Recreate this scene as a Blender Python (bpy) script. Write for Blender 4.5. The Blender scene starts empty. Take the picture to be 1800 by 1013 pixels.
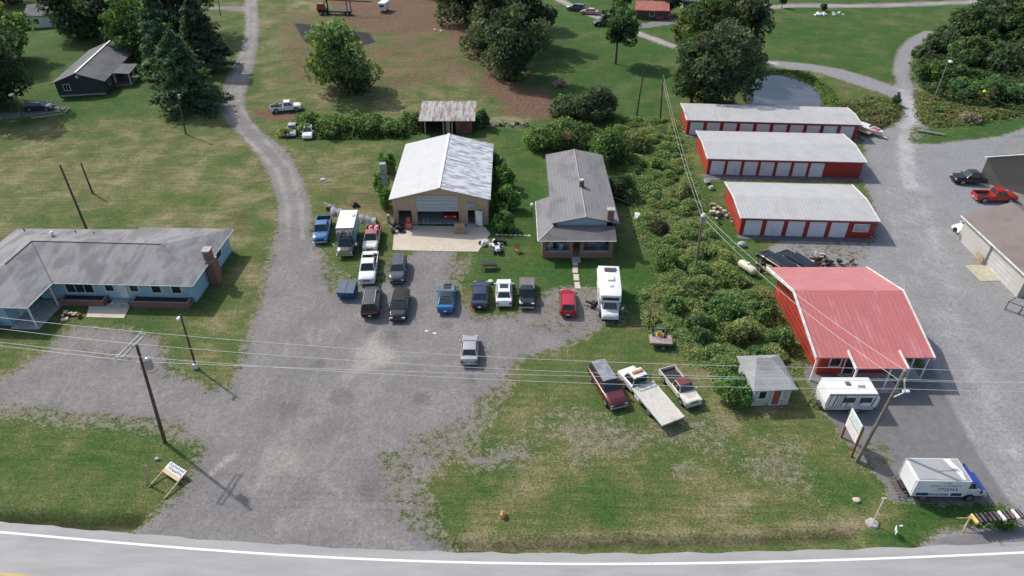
import bpy, bmesh, math, random
import numpy as np
from mathutils import Vector, Matrix
C = bpy.data.collections.new('scene'); bpy.context.scene.collection.children.link(C)
SC = bpy.context.scene
PI = math.pi
# ---------------------------------------------------------------- camera, sky, sun, exposure
CAM_H, FPX, PITCH = 45.0, 1210.0, math.radians(35.5)
cd = bpy.data.cameras.new('camera'); cam = bpy.data.objects.new('camera', cd); C.objects.link(cam)
cam.location = (0, 0, CAM_H); cam.rotation_euler = (math.radians(90) - PITCH, 0, 0)
cd.sensor_width = 36; cd.lens = 36 * FPX / 1800; cd.clip_end = 5000; cd.clip_start = 0.5
SC.camera = cam
SUN_EL, SUN_AZ = math.radians(45), math.radians(141)      # direction towards the sun, measured from +X
sx, sy, sz = math.cos(SUN_EL)*math.cos(SUN_AZ), math.cos(SUN_EL)*math.sin(SUN_AZ), math.sin(SUN_EL)
w = bpy.data.worlds.new('World'); SC.world = w; w.use_nodes = True
nt = w.node_tree; bg = nt.nodes['Background']; sky = nt.nodes.new('ShaderNodeTexSky')
sky.sky_type = 'NISHITA'; sky.sun_disc = False; sky.sun_elevation = SUN_EL
sky.sun_rotation = math.atan2(sx, sy); sky.air_density = 1.0; sky.dust_density = 2.5; sky.ozone_density = 1.0
nt.links.new(sky.outputs[0], bg.inputs[0]); bg.inputs[1].default_value = 0.15
sl = bpy.data.lights.new('sun', 'SUN'); so = bpy.data.objects.new('sun', sl); C.objects.link(so)
sl.energy = 3.1; sl.angle = math.radians(0.9); sl.color = (1, .965, .9)
so.rotation_euler = Vector((-sx, -sy, -sz)).to_track_quat('-Z', 'Y').to_euler(); so.location = (-60, 60, 80)
SC.view_settings.view_transform = 'Standard'; SC.view_settings.look = 'None'
SC.view_settings.exposure = 0.15; SC.view_settings.gamma = 1

def G(px, py, z=0.0):                       # photo pixel -> point at height z
    u = (px-900)/FPX; v = (506.5-py)/FPX; c, s = math.cos(PITCH), math.sin(PITCH)
    t = (z-CAM_H)/(-s+v*c); return Vector((u*t, (c+v*s)*t, z))
def HGT(b, ty):                             # height of something standing at pixel b whose top is at pixel row ty
    g = G(*b); lo, hi = 0, 60; c, s = math.cos(PITCH), math.sin(PITCH)
    for _ in range(40):
        m = (lo+hi)/2; dz = m-CAM_H
        if 506.5-FPX*(g.y*s+dz*c)/(g.y*c-dz*s) > ty: lo = m
        else: hi = m
    return lo
def PPM(p):                                 # pixels per metre at a point
    return FPX/(p[1]*math.cos(PITCH)+(CAM_H-p[2])*math.sin(PITCH))
# ---------------------------------------------------------------- materials
M = {}
def _nt(name):
    m = bpy.data.materials.new(name); m.use_nodes = True; n = m.node_tree
    return m, n, n.nodes['Principled BSDF']
def N(n, t, **k):
    o = n.nodes.new(t)
    for a, b in k.items(): setattr(o, a, b)
    return o
def L(n, a, b): n.links.new(a, b)
def mixc(n, fac, a, b, mode='MIX'):
    x = N(n, 'ShaderNodeMix', data_type='RGBA', blend_type=mode)
    for s, v in ((0, fac), (6, a), (7, b)):
        if isinstance(v, (int, float)): x.inputs[s].default_value = v
        elif isinstance(v, tuple): x.inputs[s].default_value = (*v[:3], 1)
        else: L(n, v, x.inputs[s])
    return x.outputs[2]
def math_(n, op, a, b=0.0, clamp=False, c=None):
    x = N(n, 'ShaderNodeMath', operation=op, use_clamp=clamp)
    for s, v in ((0, a), (1, b), (2, c)):
        if v is None: continue
        if isinstance(v, (int, float)): x.inputs[s].default_value = v
        else: L(n, v, x.inputs[s])
    return x.outputs[0]
def noise(n, vec, scale, detail=3, rough=.55, col=False, dist=0):
    x = N(n, 'ShaderNodeTexNoise'); x.inputs['Scale'].default_value = scale
    x.inputs['Detail'].default_value = detail; x.inputs['Roughness'].default_value = rough
    x.inputs['Distortion'].default_value = dist
    if vec is not None: L(n, vec, x.inputs['Vector'])
    return x.outputs[1 if col else 0]
def ramp(n, fac, a, b):                     # smoothstep between a and b
    x = N(n, 'ShaderNodeMapRange', interpolation_type='SMOOTHSTEP')
    L(n, fac, x.inputs[0]); x.inputs[1].default_value = a; x.inputs[2].default_value = b
    return x.outputs[0]
def mapping(n, vec, sc):
    x = N(n, 'ShaderNodeMapping'); x.inputs['Scale'].default_value = sc; L(n, vec, x.inputs['Vector']); return x.outputs[0]
def mat(name, col, rough=.6, metal=0.0, var=.18, scale=1.5, bump=0.0, dirt=None, dscale=.6, damt=(.5, .7), coat=0, spec=.5):
    if name in M: return M[name]
    m, n, b = _nt(name); tc = N(n, 'ShaderNodeTexCoord').outputs['Object']
    f = noise(n, tc, scale, 5); g = ramp(n, f, .3, .7)
    c = mixc(n, g, tuple(x*(1-var) for x in col), tuple(min(1, x*(1+var)) for x in col))
    if dirt:
        d = ramp(n, noise(n, tc, dscale, 6, .65, dist=.3), *damt); c = mixc(n, d, c, dirt)
    L(n, c, b.inputs['Base Color']); b.inputs['Roughness'].default_value = rough; b.inputs['Metallic'].default_value = metal
    b.inputs['Coat Weight'].default_value = coat; b.inputs['Specular IOR Level'].default_value = spec
    if bump:
        bp = N(n, 'ShaderNodeBump'); bp.inputs['Strength'].default_value = bump; bp.inputs['Distance'].default_value = .03
        L(n, noise(n, tc, scale*6, 4), bp.inputs['Height']); L(n, bp.outputs[0], b.inputs['Normal'])
    M[name] = m; return m
def ribbed(name, col, axis=0, period=.3, rough=.5, metal=0.0, var=.12, dirt=None, damt=(.5, .75), dscale=.4, depth=.02, line=.75, stretch=None, spec=.4):
    """metal sheet or siding: ribs across `axis` (object space), dirt streaks"""
    if name in M: return M[name]
    m, n, b = _nt(name); tc = N(n, 'ShaderNodeTexCoord').outputs['Object']
    sp = N(n, 'ShaderNodeSeparateXYZ'); L(n, tc, sp.inputs[0])
    fr = math_(n, 'FRACT', math_(n, 'DIVIDE', sp.outputs[axis], period))
    tri = math_(n, 'ABSOLUTE', math_(n, 'SUBTRACT', fr, .5))
    rib = ramp(n, tri, .36, .47)
    f = ramp(n, noise(n, tc, .8, 5, .6), .3, .7)
    c = mixc(n, f, tuple(x*(1-var) for x in col), tuple(min(1, x*(1+var)) for x in col))
    if dirt:
        st = stretch or (1, 1, 1)
        d = ramp(n, noise(n, mapping(n, tc, st), dscale, 6, .65, dist=.2), *damt); c = mixc(n, d, c, dirt)
    c = mixc(n, rib, c, tuple(x*line for x in col))
    L(n, c, b.inputs['Base Color']); b.inputs['Roughness'].default_value = rough; b.inputs['Metallic'].default_value = metal
    b.inputs['Specular IOR Level'].default_value = spec
    bp = N(n, 'ShaderNodeBump'); bp.inputs['Strength'].default_value = .8; bp.inputs['Distance'].default_value = depth
    L(n, rib, bp.inputs['Height']); L(n, bp.outputs[0], b.inputs['Normal'])
    M[name] = m; return m
def shingle(name, col, dark, period=.25, damt=(.4, .68), var=.2, stretch=(1, 1, 1)):
    if name in M: return M[name]
    m, n, b = _nt(name); tc = N(n, 'ShaderNodeTexCoord').outputs['Object']
    d = ramp(n, noise(n, mapping(n, tc, stretch), .45, 6, .6, dist=.4), *damt)
    fine = noise(n, tc, 9, 3, .7); c = mixc(n, d, col, dark)
    c = mixc(n, ramp(n, fine, .3, .7), c, (1.25, 1.25, 1.25), 'MULTIPLY') if False else mixc(n, math_(n, 'MULTIPLY', ramp(n, fine, .35, .65), var*1.4), c, tuple(x*.45 for x in dark))
    sp = N(n, 'ShaderNodeSeparateXYZ'); L(n, tc, sp.inputs[0])
    fr = math_(n, 'FRACT', math_(n, 'DIVIDE', sp.outputs[2], period*.35)); li = math_(n, 'GREATER_THAN', fr, .82)
    c = mixc(n, math_(n, 'MULTIPLY', li, .3), c, tuple(x*.4 for x in dark))
    L(n, c, b.inputs['Base Color']); b.inputs['Roughness'].default_value = .85
    M[name] = m; return m
def brick(name, col=(.25, .075, .05), mort=(.3, .27, .24)):
    if name in M: return M[name]
    m, n, b = _nt(name); tc = N(n, 'ShaderNodeTexCoord').outputs['Object']
    sp = N(n, 'ShaderNodeSeparateXYZ'); L(n, tc, sp.inputs[0]); cb = N(n, 'ShaderNodeCombineXYZ')
    L(n, math_(n, 'ADD', sp.outputs[0], sp.outputs[1]), cb.inputs[0]); L(n, sp.outputs[2], cb.inputs[1])
    x = N(n, 'ShaderNodeTexBrick'); L(n, cb.outputs[0], x.inputs['Vector']); x.inputs['Scale'].default_value = 1
    x.inputs['Brick Width'].default_value = .22; x.inputs['Row Height'].default_value = .075; x.inputs['Mortar Size'].default_value = .008
    x.inputs['Color1'].default_value = (*col, 1); x.inputs['Color2'].default_value = (col[0]*.65, col[1]*.7, col[2]*.7, 1); x.inputs['Mortar'].default_value = (*mort, 1)
    L(n, x.outputs[0], b.inputs['Base Color']); b.inputs['Roughness'].default_value = .9; M[name] = m; return m
def paint(name, col, metal=.0, var=.04, rough=.28, dirt=None, damt=(.55, .75)):
    return mat('paint_'+name, col, rough, metal, var, 1.2, 0, dirt, 1.2, damt, coat=.6)
GLASS = mat('car_glass', (.022, .032, .036), .06, 0, .2, spec=.7)
WINDOW = mat('window_glass', (.03, .035, .04), .12, 0, .3)
TYRE = mat('tyre_rubber', (.02, .02, .02), .85); RIM = mat('rim_metal', (.35, .35, .36), .35, .7)
CHROME = mat('chrome', (.6, .6, .62), .2, .9, .05); BLACK = mat('black_plastic', (.02, .02, .022), .6)
WHITE = mat('white_trim', (.72, .72, .7), .55, dirt=(.5, .48, .44), damt=(.6, .8)); LAMP = mat('lamp_lens', (.75, .75, .72), .15, 0, .05)
TAIL = mat('tail_lens', (.35, .01, .01), .25); PLATE = mat('plate_white', (.7, .7, .68), .5)
WOODP = mat('pole_wood', (.10, .075, .055), .9, 0, .35, 4, .4); WOODL = mat('pale_lumber', (.48, .37, .22), .8, 0, .25, 5)
WOODG = mat('grey_wood', (.2, .17, .14), .9, 0, .35, 4, .3)
CONC = mat('concrete', (.56, .49, .39), .9, 0, .06, .8, .1, (.46, .41, .33), .5, (.5, .8)); CONCG = mat('grey_concrete', (.4, .39, .37), .9, 0, .25, 3)
DARKIN = mat('dark_interior', (.035, .032, .03), .95); RUST = mat('rusty_metal', (.16, .07, .04), .85, .2, .4, 5, .3)
GALV = mat('galvanised', (.42, .43, .45), .45, .6, .15); SIL = mat('weathered_silver', (.33, .35, .37), .5, .3, .3, 2, dirt=(.15, .13, .12))
# ---------------------------------------------------------------- mesh helpers
class MB:
    def __init__(s): s.v = []; s.f = []; s.cuts = []
    def quad(s, *p): i = len(s.v); s.v += [tuple(q) for q in p]; s.f.append(tuple(range(i, i+len(p)))); return s
    def box(s, cx, cy, cz, dx, dy, dz, rz=0, tx=1, ty=1):      # centre, full sizes; tx,ty taper of top
        i = len(s.v); c, k = math.cos(rz), math.sin(rz)
        for z, a, b in ((-.5, 1, 1), (.5, tx, ty)):
            for x, y in ((-.5, -.5), (.5, -.5), (.5, .5), (-.5, .5)):
                X, Y = x*dx*a, y*dy*b; s.v.append((cx+X*c-Y*k, cy+X*k+Y*c, cz+z*dz))
        s.f += [tuple(i+j for j in q) for q in ((3, 2, 1, 0), (4, 5, 6, 7), (0, 1, 5, 4), (1, 2, 6, 5), (2, 3, 7, 6), (3, 0, 4, 7))]; return s
    def bb(s, x0, x1, y0, y1, z0, z1): return s.box((x0+x1)/2, (y0+y1)/2, (z0+z1)/2, abs(x1-x0), abs(y1-y0), abs(z1-z0))
    def bar(s, a, b, r=.03, r2=None, n=6):
        a, b = Vector(a), Vector(b); d = (b-a)
        if d.length < 1e-6: return s
        d.normalize(); u = d.orthogonal().normalized(); w_ = d.cross(u); r2 = r if r2 is None else r2; i = len(s.v)
        for p, q in ((a, r), (b, r2)):
            for k in range(n):
                t = 2*PI*k/n; s.v.append(tuple(p+(u*math.cos(t)+w_*math.sin(t))*q))
        for k in range(n): s.f.append((i+k, i+(k+1) % n, i+n+(k+1) % n, i+n+k))
        s.f.append(tuple(i+k for k in reversed(range(n)))); s.f.append(tuple(i+n+k for k in range(n))); return s
    def tube(s, pts, r, n=5):
        for a, b in zip(pts, pts[1:]): s.bar(a, b, r, r, n)
        return s
    def loft(s, rings, cap=True):
        i = len(s.v); n = len(rings[0])
        for r in rings: s.v += [tuple(p) for p in r]
        for k in range(len(rings)-1):
            for j in range(n):
                a = i+k*n+j; b = i+k*n+(j+1) % n; s.f.append((a, b, b+n, a+n))
        if cap: s.f.append(tuple(i+j for j in reversed(range(n)))); s.f.append(tuple(i+(len(rings)-1)*n+j for j in range(n)))
        return s
    def prism(s, poly, z0, z1):
        return s.loft([[(x, y, z0) for x, y in poly], [(x, y, z1) for x, y in poly]])
    def slab(s, verts, faces, th, dn=(0, 0, -1)):               # thick sheet: faces + offset copy + rim
        i = len(s.v); n = len(verts); d = Vector(dn)*th
        s.v += [tuple(v) for v in verts]+[tuple(Vector(v)+d) for v in verts]; ed = {}
        for f in faces:
            s.f.append(tuple(i+j for j in f)); s.f.append(tuple(i+n+j for j in reversed(f)))
            for a, b in zip(f, f[1:]+f[:1]): ed[(a, b)] = 1
        for (a, b) in ed:
            if (b, a) not in ed: s.f.append((i+b, i+a, i+n+a, i+n+b))
        return s
    def build(s, name, m, parent=None, smooth=None, bevel=0, loc=None, rz=0, fix=True):
        if len(s.cuts) > 1 and 'planter' not in name:            # every wall side becomes a part of its own
            ends = s.cuts[1:]+[(len(s.v), len(s.f))]; o = None
            for (v0, f0), (v1, f1) in zip(s.cuts, ends):
                q = MB(); q.v = s.v[v0:v1]; q.f = [tuple(i-v0 for i in f) for f in s.f[f0:f1]]; p = q.build(name, m, parent, smooth, bevel, loc, rz, fix); o = o or p
            return o
        me = bpy.data.meshes.new(name); me.from_pydata(s.v, [], s.f); me.materials.append(m)
        if fix or smooth or bevel:
            b = bmesh.new(); b.from_mesh(me)
            if smooth or bevel: bmesh.ops.remove_doubles(b, verts=b.verts, dist=1e-4)
            bmesh.ops.recalc_face_normals(b, faces=b.faces)
            if bevel:
                es = [e for e in b.edges if len(e.link_faces) == 2 and e.calc_face_angle(0) > math.radians(25)]
                bmesh.ops.bevel(b, geom=es, offset=bevel, segments=2, affect='EDGES', profile=.6, clamp_overlap=True)
            b.to_mesh(me); b.free()
        if smooth:
            me.shade_smooth()
            try: me.set_sharp_from_angle(angle=math.radians(smooth))
            except Exception: pass
        o = bpy.data.objects.new(name, me); C.objects.link(o)
        if parent: o.parent = parent
        if loc is not None: o.location = loc
        o.rotation_euler.z = rz
        return o
def tag(o, label, cat, group=None, kind=None):
    if label: o['label'] = label
    if cat: o['category'] = cat
    if group: o['group'] = group
    if kind: o['kind'] = kind
    return o
def thing(name, label, cat, loc, rz=0, group=None):
    o = bpy.data.objects.new(name, None); o.empty_display_size = .3; C.objects.link(o)
    o.location = (loc[0], loc[1], loc[2] if len(loc) > 2 else 0); o.rotation_euler.z = rz
    return tag(o, label, cat, group)
def struct(o): o['kind'] = 'structure'; return o
def copy_tree(o, parent=None):
    c = o.copy(); C.objects.link(c)
    if parent: c.parent = parent
    for ch in list(o.children): copy_tree(ch, c)
    return c
rng = random.Random(7); NR = np.random.RandomState(11)
# ---------------------------------------------------------------- ground: one sheet, cut into zones that share the same surface
def W(poly): return np.array([tuple(G(*p))[:2] for p in poly])
def axis(lim0, lim1, fine0, fine1, st, grow=1.06, g2=None):
    a = list(np.arange(fine0, fine1+st, st)); s_ = st; x = a[-1]
    while x < lim1: s_ *= grow; x += s_; a.append(x)
    s_ = st; x = a[0]; lo = []
    while x > lim0: s_ *= (g2 or grow); x -= s_; lo.append(x)
    return np.array(lo[::-1]+a)
gx = axis(-1500, 1500, -62, 66, .42, 1.018); gy = axis(-300, 2500, 26, 84, .36, 1.012, 1.12)
# the second axis grows slowly so that distant fields stay well resolved
X, Y = np.meshgrid(gx, gy); PX, PY = X.ravel(), Y.ravel()
def sdf(poly, px=PX, py=PY):                 # positive inside, metres
    P = W(poly) if not isinstance(poly, np.ndarray) else poly
    lo = P.min(0)-8; hi = P.max(0)+8
    out = np.full(px.shape, -9.0); k = (px > lo[0]) & (px < hi[0]) & (py > lo[1]) & (py < hi[1])
    x, y = px[k], py[k]; d = np.full(x.shape, 1e9); ins = np.zeros(x.shape, bool)
    for (x0, y0), (x1, y1) in zip(P, np.roll(P, -1, 0)):
        ex, ey = x1-x0, y1-y0; t = np.clip(((x-x0)*ex+(y-y0)*ey)/(ex*ex+ey*ey+1e-9), 0, 1)
        d = np.minimum(d, np.hypot(x-x0-t*ex, y-y0-t*ey))
        c = ((y0 > y) != (y1 > y)) & (x < (x1-x0)*(y-y0)/(y1-y0+1e-12)+x0); ins ^= c
    out[k] = np.where(ins, d, -d); return out
def linesdf(line, px=PX, py=PY):
    P = W(line) if not isinstance(line, np.ndarray) else line; d = np.full(px.shape, 99.0)
    for (x0, y0), (x1, y1) in zip(P, P[1:]):
        ex, ey = x1-x0, y1-y0; t = np.clip(((px-x0)*ex+(py-y0)*ey)/(ex*ex+ey*ey+1e-9), 0, 1)
        d = np.minimum(d, np.hypot(px-x0-t*ex, py-y0-t*ey))
    return d
def band(line, hw):                          # distance inside a strip of half width hw (metres)
    return hw-linesdf(line)
def soft(s, w_): return np.clip(.5+s/(2*w_), 0, 1)
LOT = [(235,938),(280,905),(318,868),(340,830),(352,800),(348,778),(322,756),(280,746),(200,741),(90,738),(30,724),(-60,716),(-60,672),(0,668),(40,650),(85,615),(108,590),(135,578),(215,577),(268,592),(285,618),(292,648),(330,668),(365,684),(405,682),(416,660),(428,620),(443,580),(457,540),(470,490),(480,440),(489,400),(545,400),(556,432),(566,452),(574,485),(584,515),(600,500),(632,512),(660,505),(678,495),(690,470),(718,455),(740,441),(797,441),(796,470),(792,500),(800,520),(822,545),(838,560),(880,558),(935,556),(960,538),(972,515),(1005,508),(1030,525),(1062,530),(1095,545),(1090,560),(1040,572),(1020,590),(1000,602),(950,618),(905,634),(885,655),(880,680),(850,700),(828,735),(806,762),(770,790),(745,815),(700,835),(690,858),(722,880),(750,905),(762,940),(790,966),(815,985),(800,1030),(200,1030)]
LANE = [(428,-20),(430,0),(432,40),(426,80),(408,120),(390,158),(385,190),(400,215),(430,245),(455,275),(473,305),(485,340),(490,372),(489,402),(545,402),(545,362),(536,330),(524,300),(507,270),(482,248),(456,228),(440,210),(431,192),(430,168),(438,140),(447,110),(453,80),(455,40),(451,0),(451,-20)]
RLOT = [(1900,1000),(1600,985),(1620,962),(1655,938),(1700,928),(1788,921),(1796,905),(1765,885),(1650,884),(1566,880),(1556,850),(1536,826),(1505,806),(1488,778),(1462,738),(1440,708),(1425,672),(1405,648),(1430,640),(1630,648),(1500,470),(1345,468),(1330,455),(1365,428),(1400,420),(1540,418),(1545,395),(1530,345),(1516,318),(1240,316),(1235,306),(1508,300),(1524,262),(1520,240),(1190,232),(1200,220),(1540,232),(1566,222),(1580,205),(1589,188),(1582,176),(1560,168),(1500,148),(1440,128),(1360,118),(1300,112),(1300,103),(1360,107),(1420,112),(1480,122),(1540,140),(1572,152),(1577,146),(1570,128),(1572,104),(1580,86),(1598,68),(1625,54),(1645,56),(1616,80),(1602,98),(1598,130),(1606,155),(1619,185),(1616,212),(1602,235),(1592,252),(1650,254),(1700,246),(1760,240),(1830,215),(2000,200),(2000,1000)]
FARL = [(968,-8),(1000,8),(1030,22),(1075,40),(1130,62),(1185,82),(1240,97),(1300,108),(1360,112)]
FARB = [(1132,46),(1160,41),(1195,36)]
TOPR = [(1320,14),(1400,10),(1500,11),(1600,8),(1700,4),(1800,-8)]
LDRV = [(-30,205),(20,203),(60,200),(100,192)]
LDR2 = [(352,14),(385,14),(432,16)]
DIRT = [(520,-30),(560,-5),(600,45),(660,62),(760,60),(800,80),(835,110),(815,150),(850,175),(900,195),(960,202),(985,195),(965,165),(925,145),(895,130),(860,100),(850,60),(820,20),(800,-30)]
DIRT2 = [(440,192),(490,196),(530,192),(520,208),(500,214),(460,210)]
CHAR = [(515,40),(560,45),(650,58),(662,75),(640,82),(600,70),(560,80),(535,75)]
WATER = [(1318,142),(1345,130),(1375,130),(1410,140),(1440,158),(1455,175),(1448,184),(1420,188),(1380,187),(1310,186)]
PAD = [(690,440),(700,408),(692,404),(735,402),(855,402),(862,410),(838,440),(835,442)]
gl = soft(sdf(LOT), 1.9); ln = soft(sdf(LANE), .9); rl = soft(sdf(RLOT), 1.0)
fl = np.maximum.reduce([soft(band(FARL, 1.5), .4), soft(band(FARB, 1.8), .4), soft(band(TOPR, 2.2), .4), soft(band(LDR2, 2.0), .5), soft(band(LDRV, 1.3), .8)*.9])
grav = np.maximum.reduce([gl, ln, rl, fl])
for p, wt, sf in [([(780,760),(1050,700),(1330,730),(1450,780),(1470,900),(1200,860),(900,850)],.24,5),([(790,500),(800,460),(830,445),(835,470),(812,505)],.5,1.5),([(560,452),(575,480),(590,520),(660,505),(680,470),(690,440),(640,490),(600,470)],.47,1.2),
                  ([(830,560),(1000,602),(1085,565),(1095,500),(970,505),(900,560)],.56,1.0),([(815,800),(850,785),(920,780),(935,800),(900,822),(850,835),(820,825)],.6,1.5),([(1040,745),(1100,735),(1130,770),(1080,790)],.44,1.5),([(1270,800),(1330,800),(1350,830),(1290,840)],.42,1.5),([(930,740),(1000,730),(1030,770),(950,775)],.42,1.5),
                  ([(1170,760),(1200,735),(1265,745),(1240,775)],.52,1.5),([(1340,770),(1390,760),(1420,830),(1440,880),(1380,850),(1330,840)],.46,2.5),
                  ([(960,690),(1060,720),(1110,790),(1000,800)],.4,2.5),([(1130,730),(1280,720),(1290,800),(1160,800)],.36,2.5),([(640,780),(770,740),(830,720),(900,660),(905,700),(830,790),(760,850),(780,960),(660,930)],.5,1.5),
                  ([(1380,425),(1540,418),(1540,465),(1345,466)],.52,.8),([(1560,235),(1600,250),(1520,262),(1510,240)],.62,.8),([(1010,805),(1040,795),(1040,820),(1015,822)],.5,.6),([(1180,820),(1210,815),(1210,840),(1185,838)],.5,.6),([(130,580),(300,640),(290,690),(180,640),(100,640)],.52,1.3),([(0,730),(120,750),(280,775),(350,790),(330,740),(0,700)],.45,1),
                  ([(1500,780),(1545,760),(1590,800),(1575,835),(1530,825)],.47,.8),([(1610,130),(1640,190),(1640,240),(1600,250)],.5,1)]:
    a = soft(sdf(p), sf); grav = grav*(1-a)+a*(wt+.04*grav)
dirt = np.maximum.reduce([soft(sdf(DIRT), 4)*.7, soft(sdf([(455,20),(700,0),(860,0),(900,150),(700,170),(470,150)]), 6)*.52, soft(sdf(DIRT2), .8)*.95, soft(sdf([(560,330),(700,330),(690,390),(560,360)]), 2)*.5, soft(sdf([(400,370),(450,360),(440,410),(400,420)]), 1.5)*.6,
      soft(sdf([(860,190),(990,190),(990,215),(880,205)]), 1.5)*.7, soft(sdf([(1530,140),(1575,145),(1577,158),(1555,155)]), .8)*.9, soft(sdf([(230,640),(290,640),(330,665),(300,680),(250,665)]), 1)*.6,soft(sdf([(860,135),(960,160),(990,200),(900,195),(860,160)]),2)*.95])
dry = np.full(PX.shape, .45)
for p, wt, sf in [([(-200,195),(390,185),(500,330),(480,420),(100,420),(-200,420)],.62,6),([(440,0),(900,0),(960,230),(440,200)],.62,4),([(500,230),(700,230),(690,400),(560,400)],.62,3),
                  ([(930,-40),(1190,-40),(1190,200),(960,200)],.18,5),([(1340,-20),(1700,-20),(1590,150),(1360,110)],.2,4),([(1600,190),(1900,160),(1900,250),(1600,260)],.15,3),([(1400,120),(1580,180),(1560,215),(1460,195)],.5,2),([(-100,50),(260,50),(300,210),(-100,215)],.22,4),
                  ([(880,240),(960,240),(950,450),(1130,480),(1160,540),(970,500),(800,500),(870,420)],.2,2),([(930,250),(950,250),(940,400),(1090,480),(1160,500),(1130,560),(960,505),(930,470)],.02,2),([(740,640),(1400,640),(1520,960),(770,960)],.53,4),([(1560,870),(1700,890),(1640,960),(1520,960),(1450,850)],.15,3),([(1190,310),(1240,320),(1340,470),(1420,640),(1380,640),(1200,400)],.12,2),([(480,200),(560,245),(740,232),(740,240),(960,235),(960,215),(870,230),(730,245),(540,255)],.22,2),
                  ([(-100,730),(330,770),(260,920),(-100,900)],.38,4),([(400,420),(480,380),(470,480),(440,600),(330,640),(390,520)],.6,2),([(620,640),(760,640),(770,860),(660,930)],.4,2)]:
    a = soft(sdf(p), sf); dry = dry*(1-a)+wt*a
dry = np.maximum(dry, soft(band([(790,948),(900,952),(1100,944),(1300,940),(1480,925),(1560,900)], 1.4), 1.2)*.8)
TR = [[(470,960),(500,880),(520,800),(545,740),(600,660)],[(430,950),(470,870),(500,790),(530,720),(560,640)],[(545,880),(575,840),(620,790),(650,740)],[(590,860),(620,905),(660,940),(720,962)],[(612,850),(650,900),(700,930)],[(500,560),(505,640),(480,760),(440,900)],[(540,560),(550,660),(520,780),(480,900)],[(1600,460),(1640,540),(1700,660),(1790,860)],[(1560,330),(1575,420),(1590,520)],[(620,620),(700,660),(800,640),(880,600)],[(1655,655),(1690,730),(1740,820),(1795,900)],[(560,470),(580,560),(640,640)],[(600,740),(560,860),(540,950)]]
pale = np.maximum.reduce([soft(band(t_, .3), .5)*.68 for t_ in TR]+[soft(sdf([(480,760),(560,740),(640,800),(620,900),(680,960),(420,960),(440,860)]), 4)*.42, soft(sdf([(640,590),(665,585),(700,625),(690,645),(640,665),(590,680),(610,640)]), 1.2)*.85, soft(sdf([(1540,300),(1640,300),(1700,560),(1800,760),(1800,860),(1660,620),(1580,470)]), 4)*.55, soft(band([(500,900),(520,800),(560,740),(640,680),(655,600)], 2.6), 3)*.6, soft(band([(1590,250),(1640,420),(1680,560),(1760,760),(1840,900)], 1.8), 2.2)*.65, soft(band([(1590,160),(1605,200),(1590,240),(1600,330)], 1.6), 1)*.8,
      soft(band([(436,0),(436,60),(416,125),(398,175),(425,235),(488,300),(505,360),(508,420)], .45), .6)*.9, soft(band([(447,0),(446,70),(430,125),(418,180),(450,228),(510,296),(530,360),(532,420)], .45), .6)*.9, soft(band([(441,0),(441,70),(423,125),(408,180)], 2.0), 1)*.55, soft(band([(410,800),(380,825),(370,835)], .5), .5), soft(band(FARL, 1.2), .4), soft(band(TOPR, 1.2), .4)])
asph = np.maximum.reduce([soft(sdf([(1400,640),(1640,648),(1665,700),(1720,800),(1790,905),(1566,884),(1540,830),(1480,770),(1440,700)]), 1.3), soft(sdf([(1720,800),(1740,795),(1800,880),(1800,830),(1700,600),(1660,640)]), 1)*.0,
      soft(sdf([(1620,962),(1655,938),(1790,921),(1900,900),(1900,990),(1620,985)]), .5)*.6])
blue_ = soft(sdf([(1640,260),(1900,210),(1900,430),(1700,380),(1640,330)]), 3)
char = soft(sdf(CHAR), 1.5)
for p in [(700,575),(655,572),(790,560),(845,556),(820,655),(925,552),(610,470),(520,700),(640,850)]: g_ = G(*p); char = np.maximum(char, .0)
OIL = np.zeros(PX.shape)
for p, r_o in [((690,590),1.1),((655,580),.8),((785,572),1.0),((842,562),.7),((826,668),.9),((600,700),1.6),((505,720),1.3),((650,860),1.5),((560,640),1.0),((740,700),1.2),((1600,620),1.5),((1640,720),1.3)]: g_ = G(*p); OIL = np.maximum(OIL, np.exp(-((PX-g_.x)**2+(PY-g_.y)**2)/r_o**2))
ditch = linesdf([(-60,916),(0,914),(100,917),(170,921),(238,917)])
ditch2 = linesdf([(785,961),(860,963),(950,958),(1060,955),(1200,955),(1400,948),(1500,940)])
wd = sdf(WATER)
pad = sdf([(738,345),(805,345),(806,404),(738,404)])
Z = -.6*np.exp(-(ditch/.7)**2)*(PX < -27) - .35*np.exp(-(ditch2/.5)**2) - np.clip(wd+.3, 0, 3)*.4
Z += .12*np.sin(PX*.33+np.sin(PY*.21)*2)*np.sin(PY*.27)*np.clip(1-2*grav, 0, 1)*np.clip((PY-84)/20, 0, 1)
zone = np.zeros(PX.shape, int)
for k, a in ((4, dirt*.999), (1, gl), (2, ln), (3, rl), (5, fl)): zone[(a > .5)] = k
nx, ny = len(gx), len(gy)
verts = np.stack([PX, PY, Z], 1)
I = (np.arange(ny-1)[:, None]*nx+np.arange(nx-1)[None, :]).ravel()
quads = np.stack([I, I+1, I+nx+1, I+nx], 1); zq = zone[I]
attrs = {'ga': np.stack([grav, dirt, dry, np.ones_like(dry)], 1), 'gb': np.stack([pale, asph, char, np.ones_like(dry)], 1), 'gd': np.stack([OIL, OIL, OIL, OIL], 1), 'gc': np.stack([np.exp(-(ditch/.6)**2)*(PX < -26)+np.exp(-(ditch2/.45)**2)*.7, blue_, rl, np.ones_like(dry)], 1)}
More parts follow.
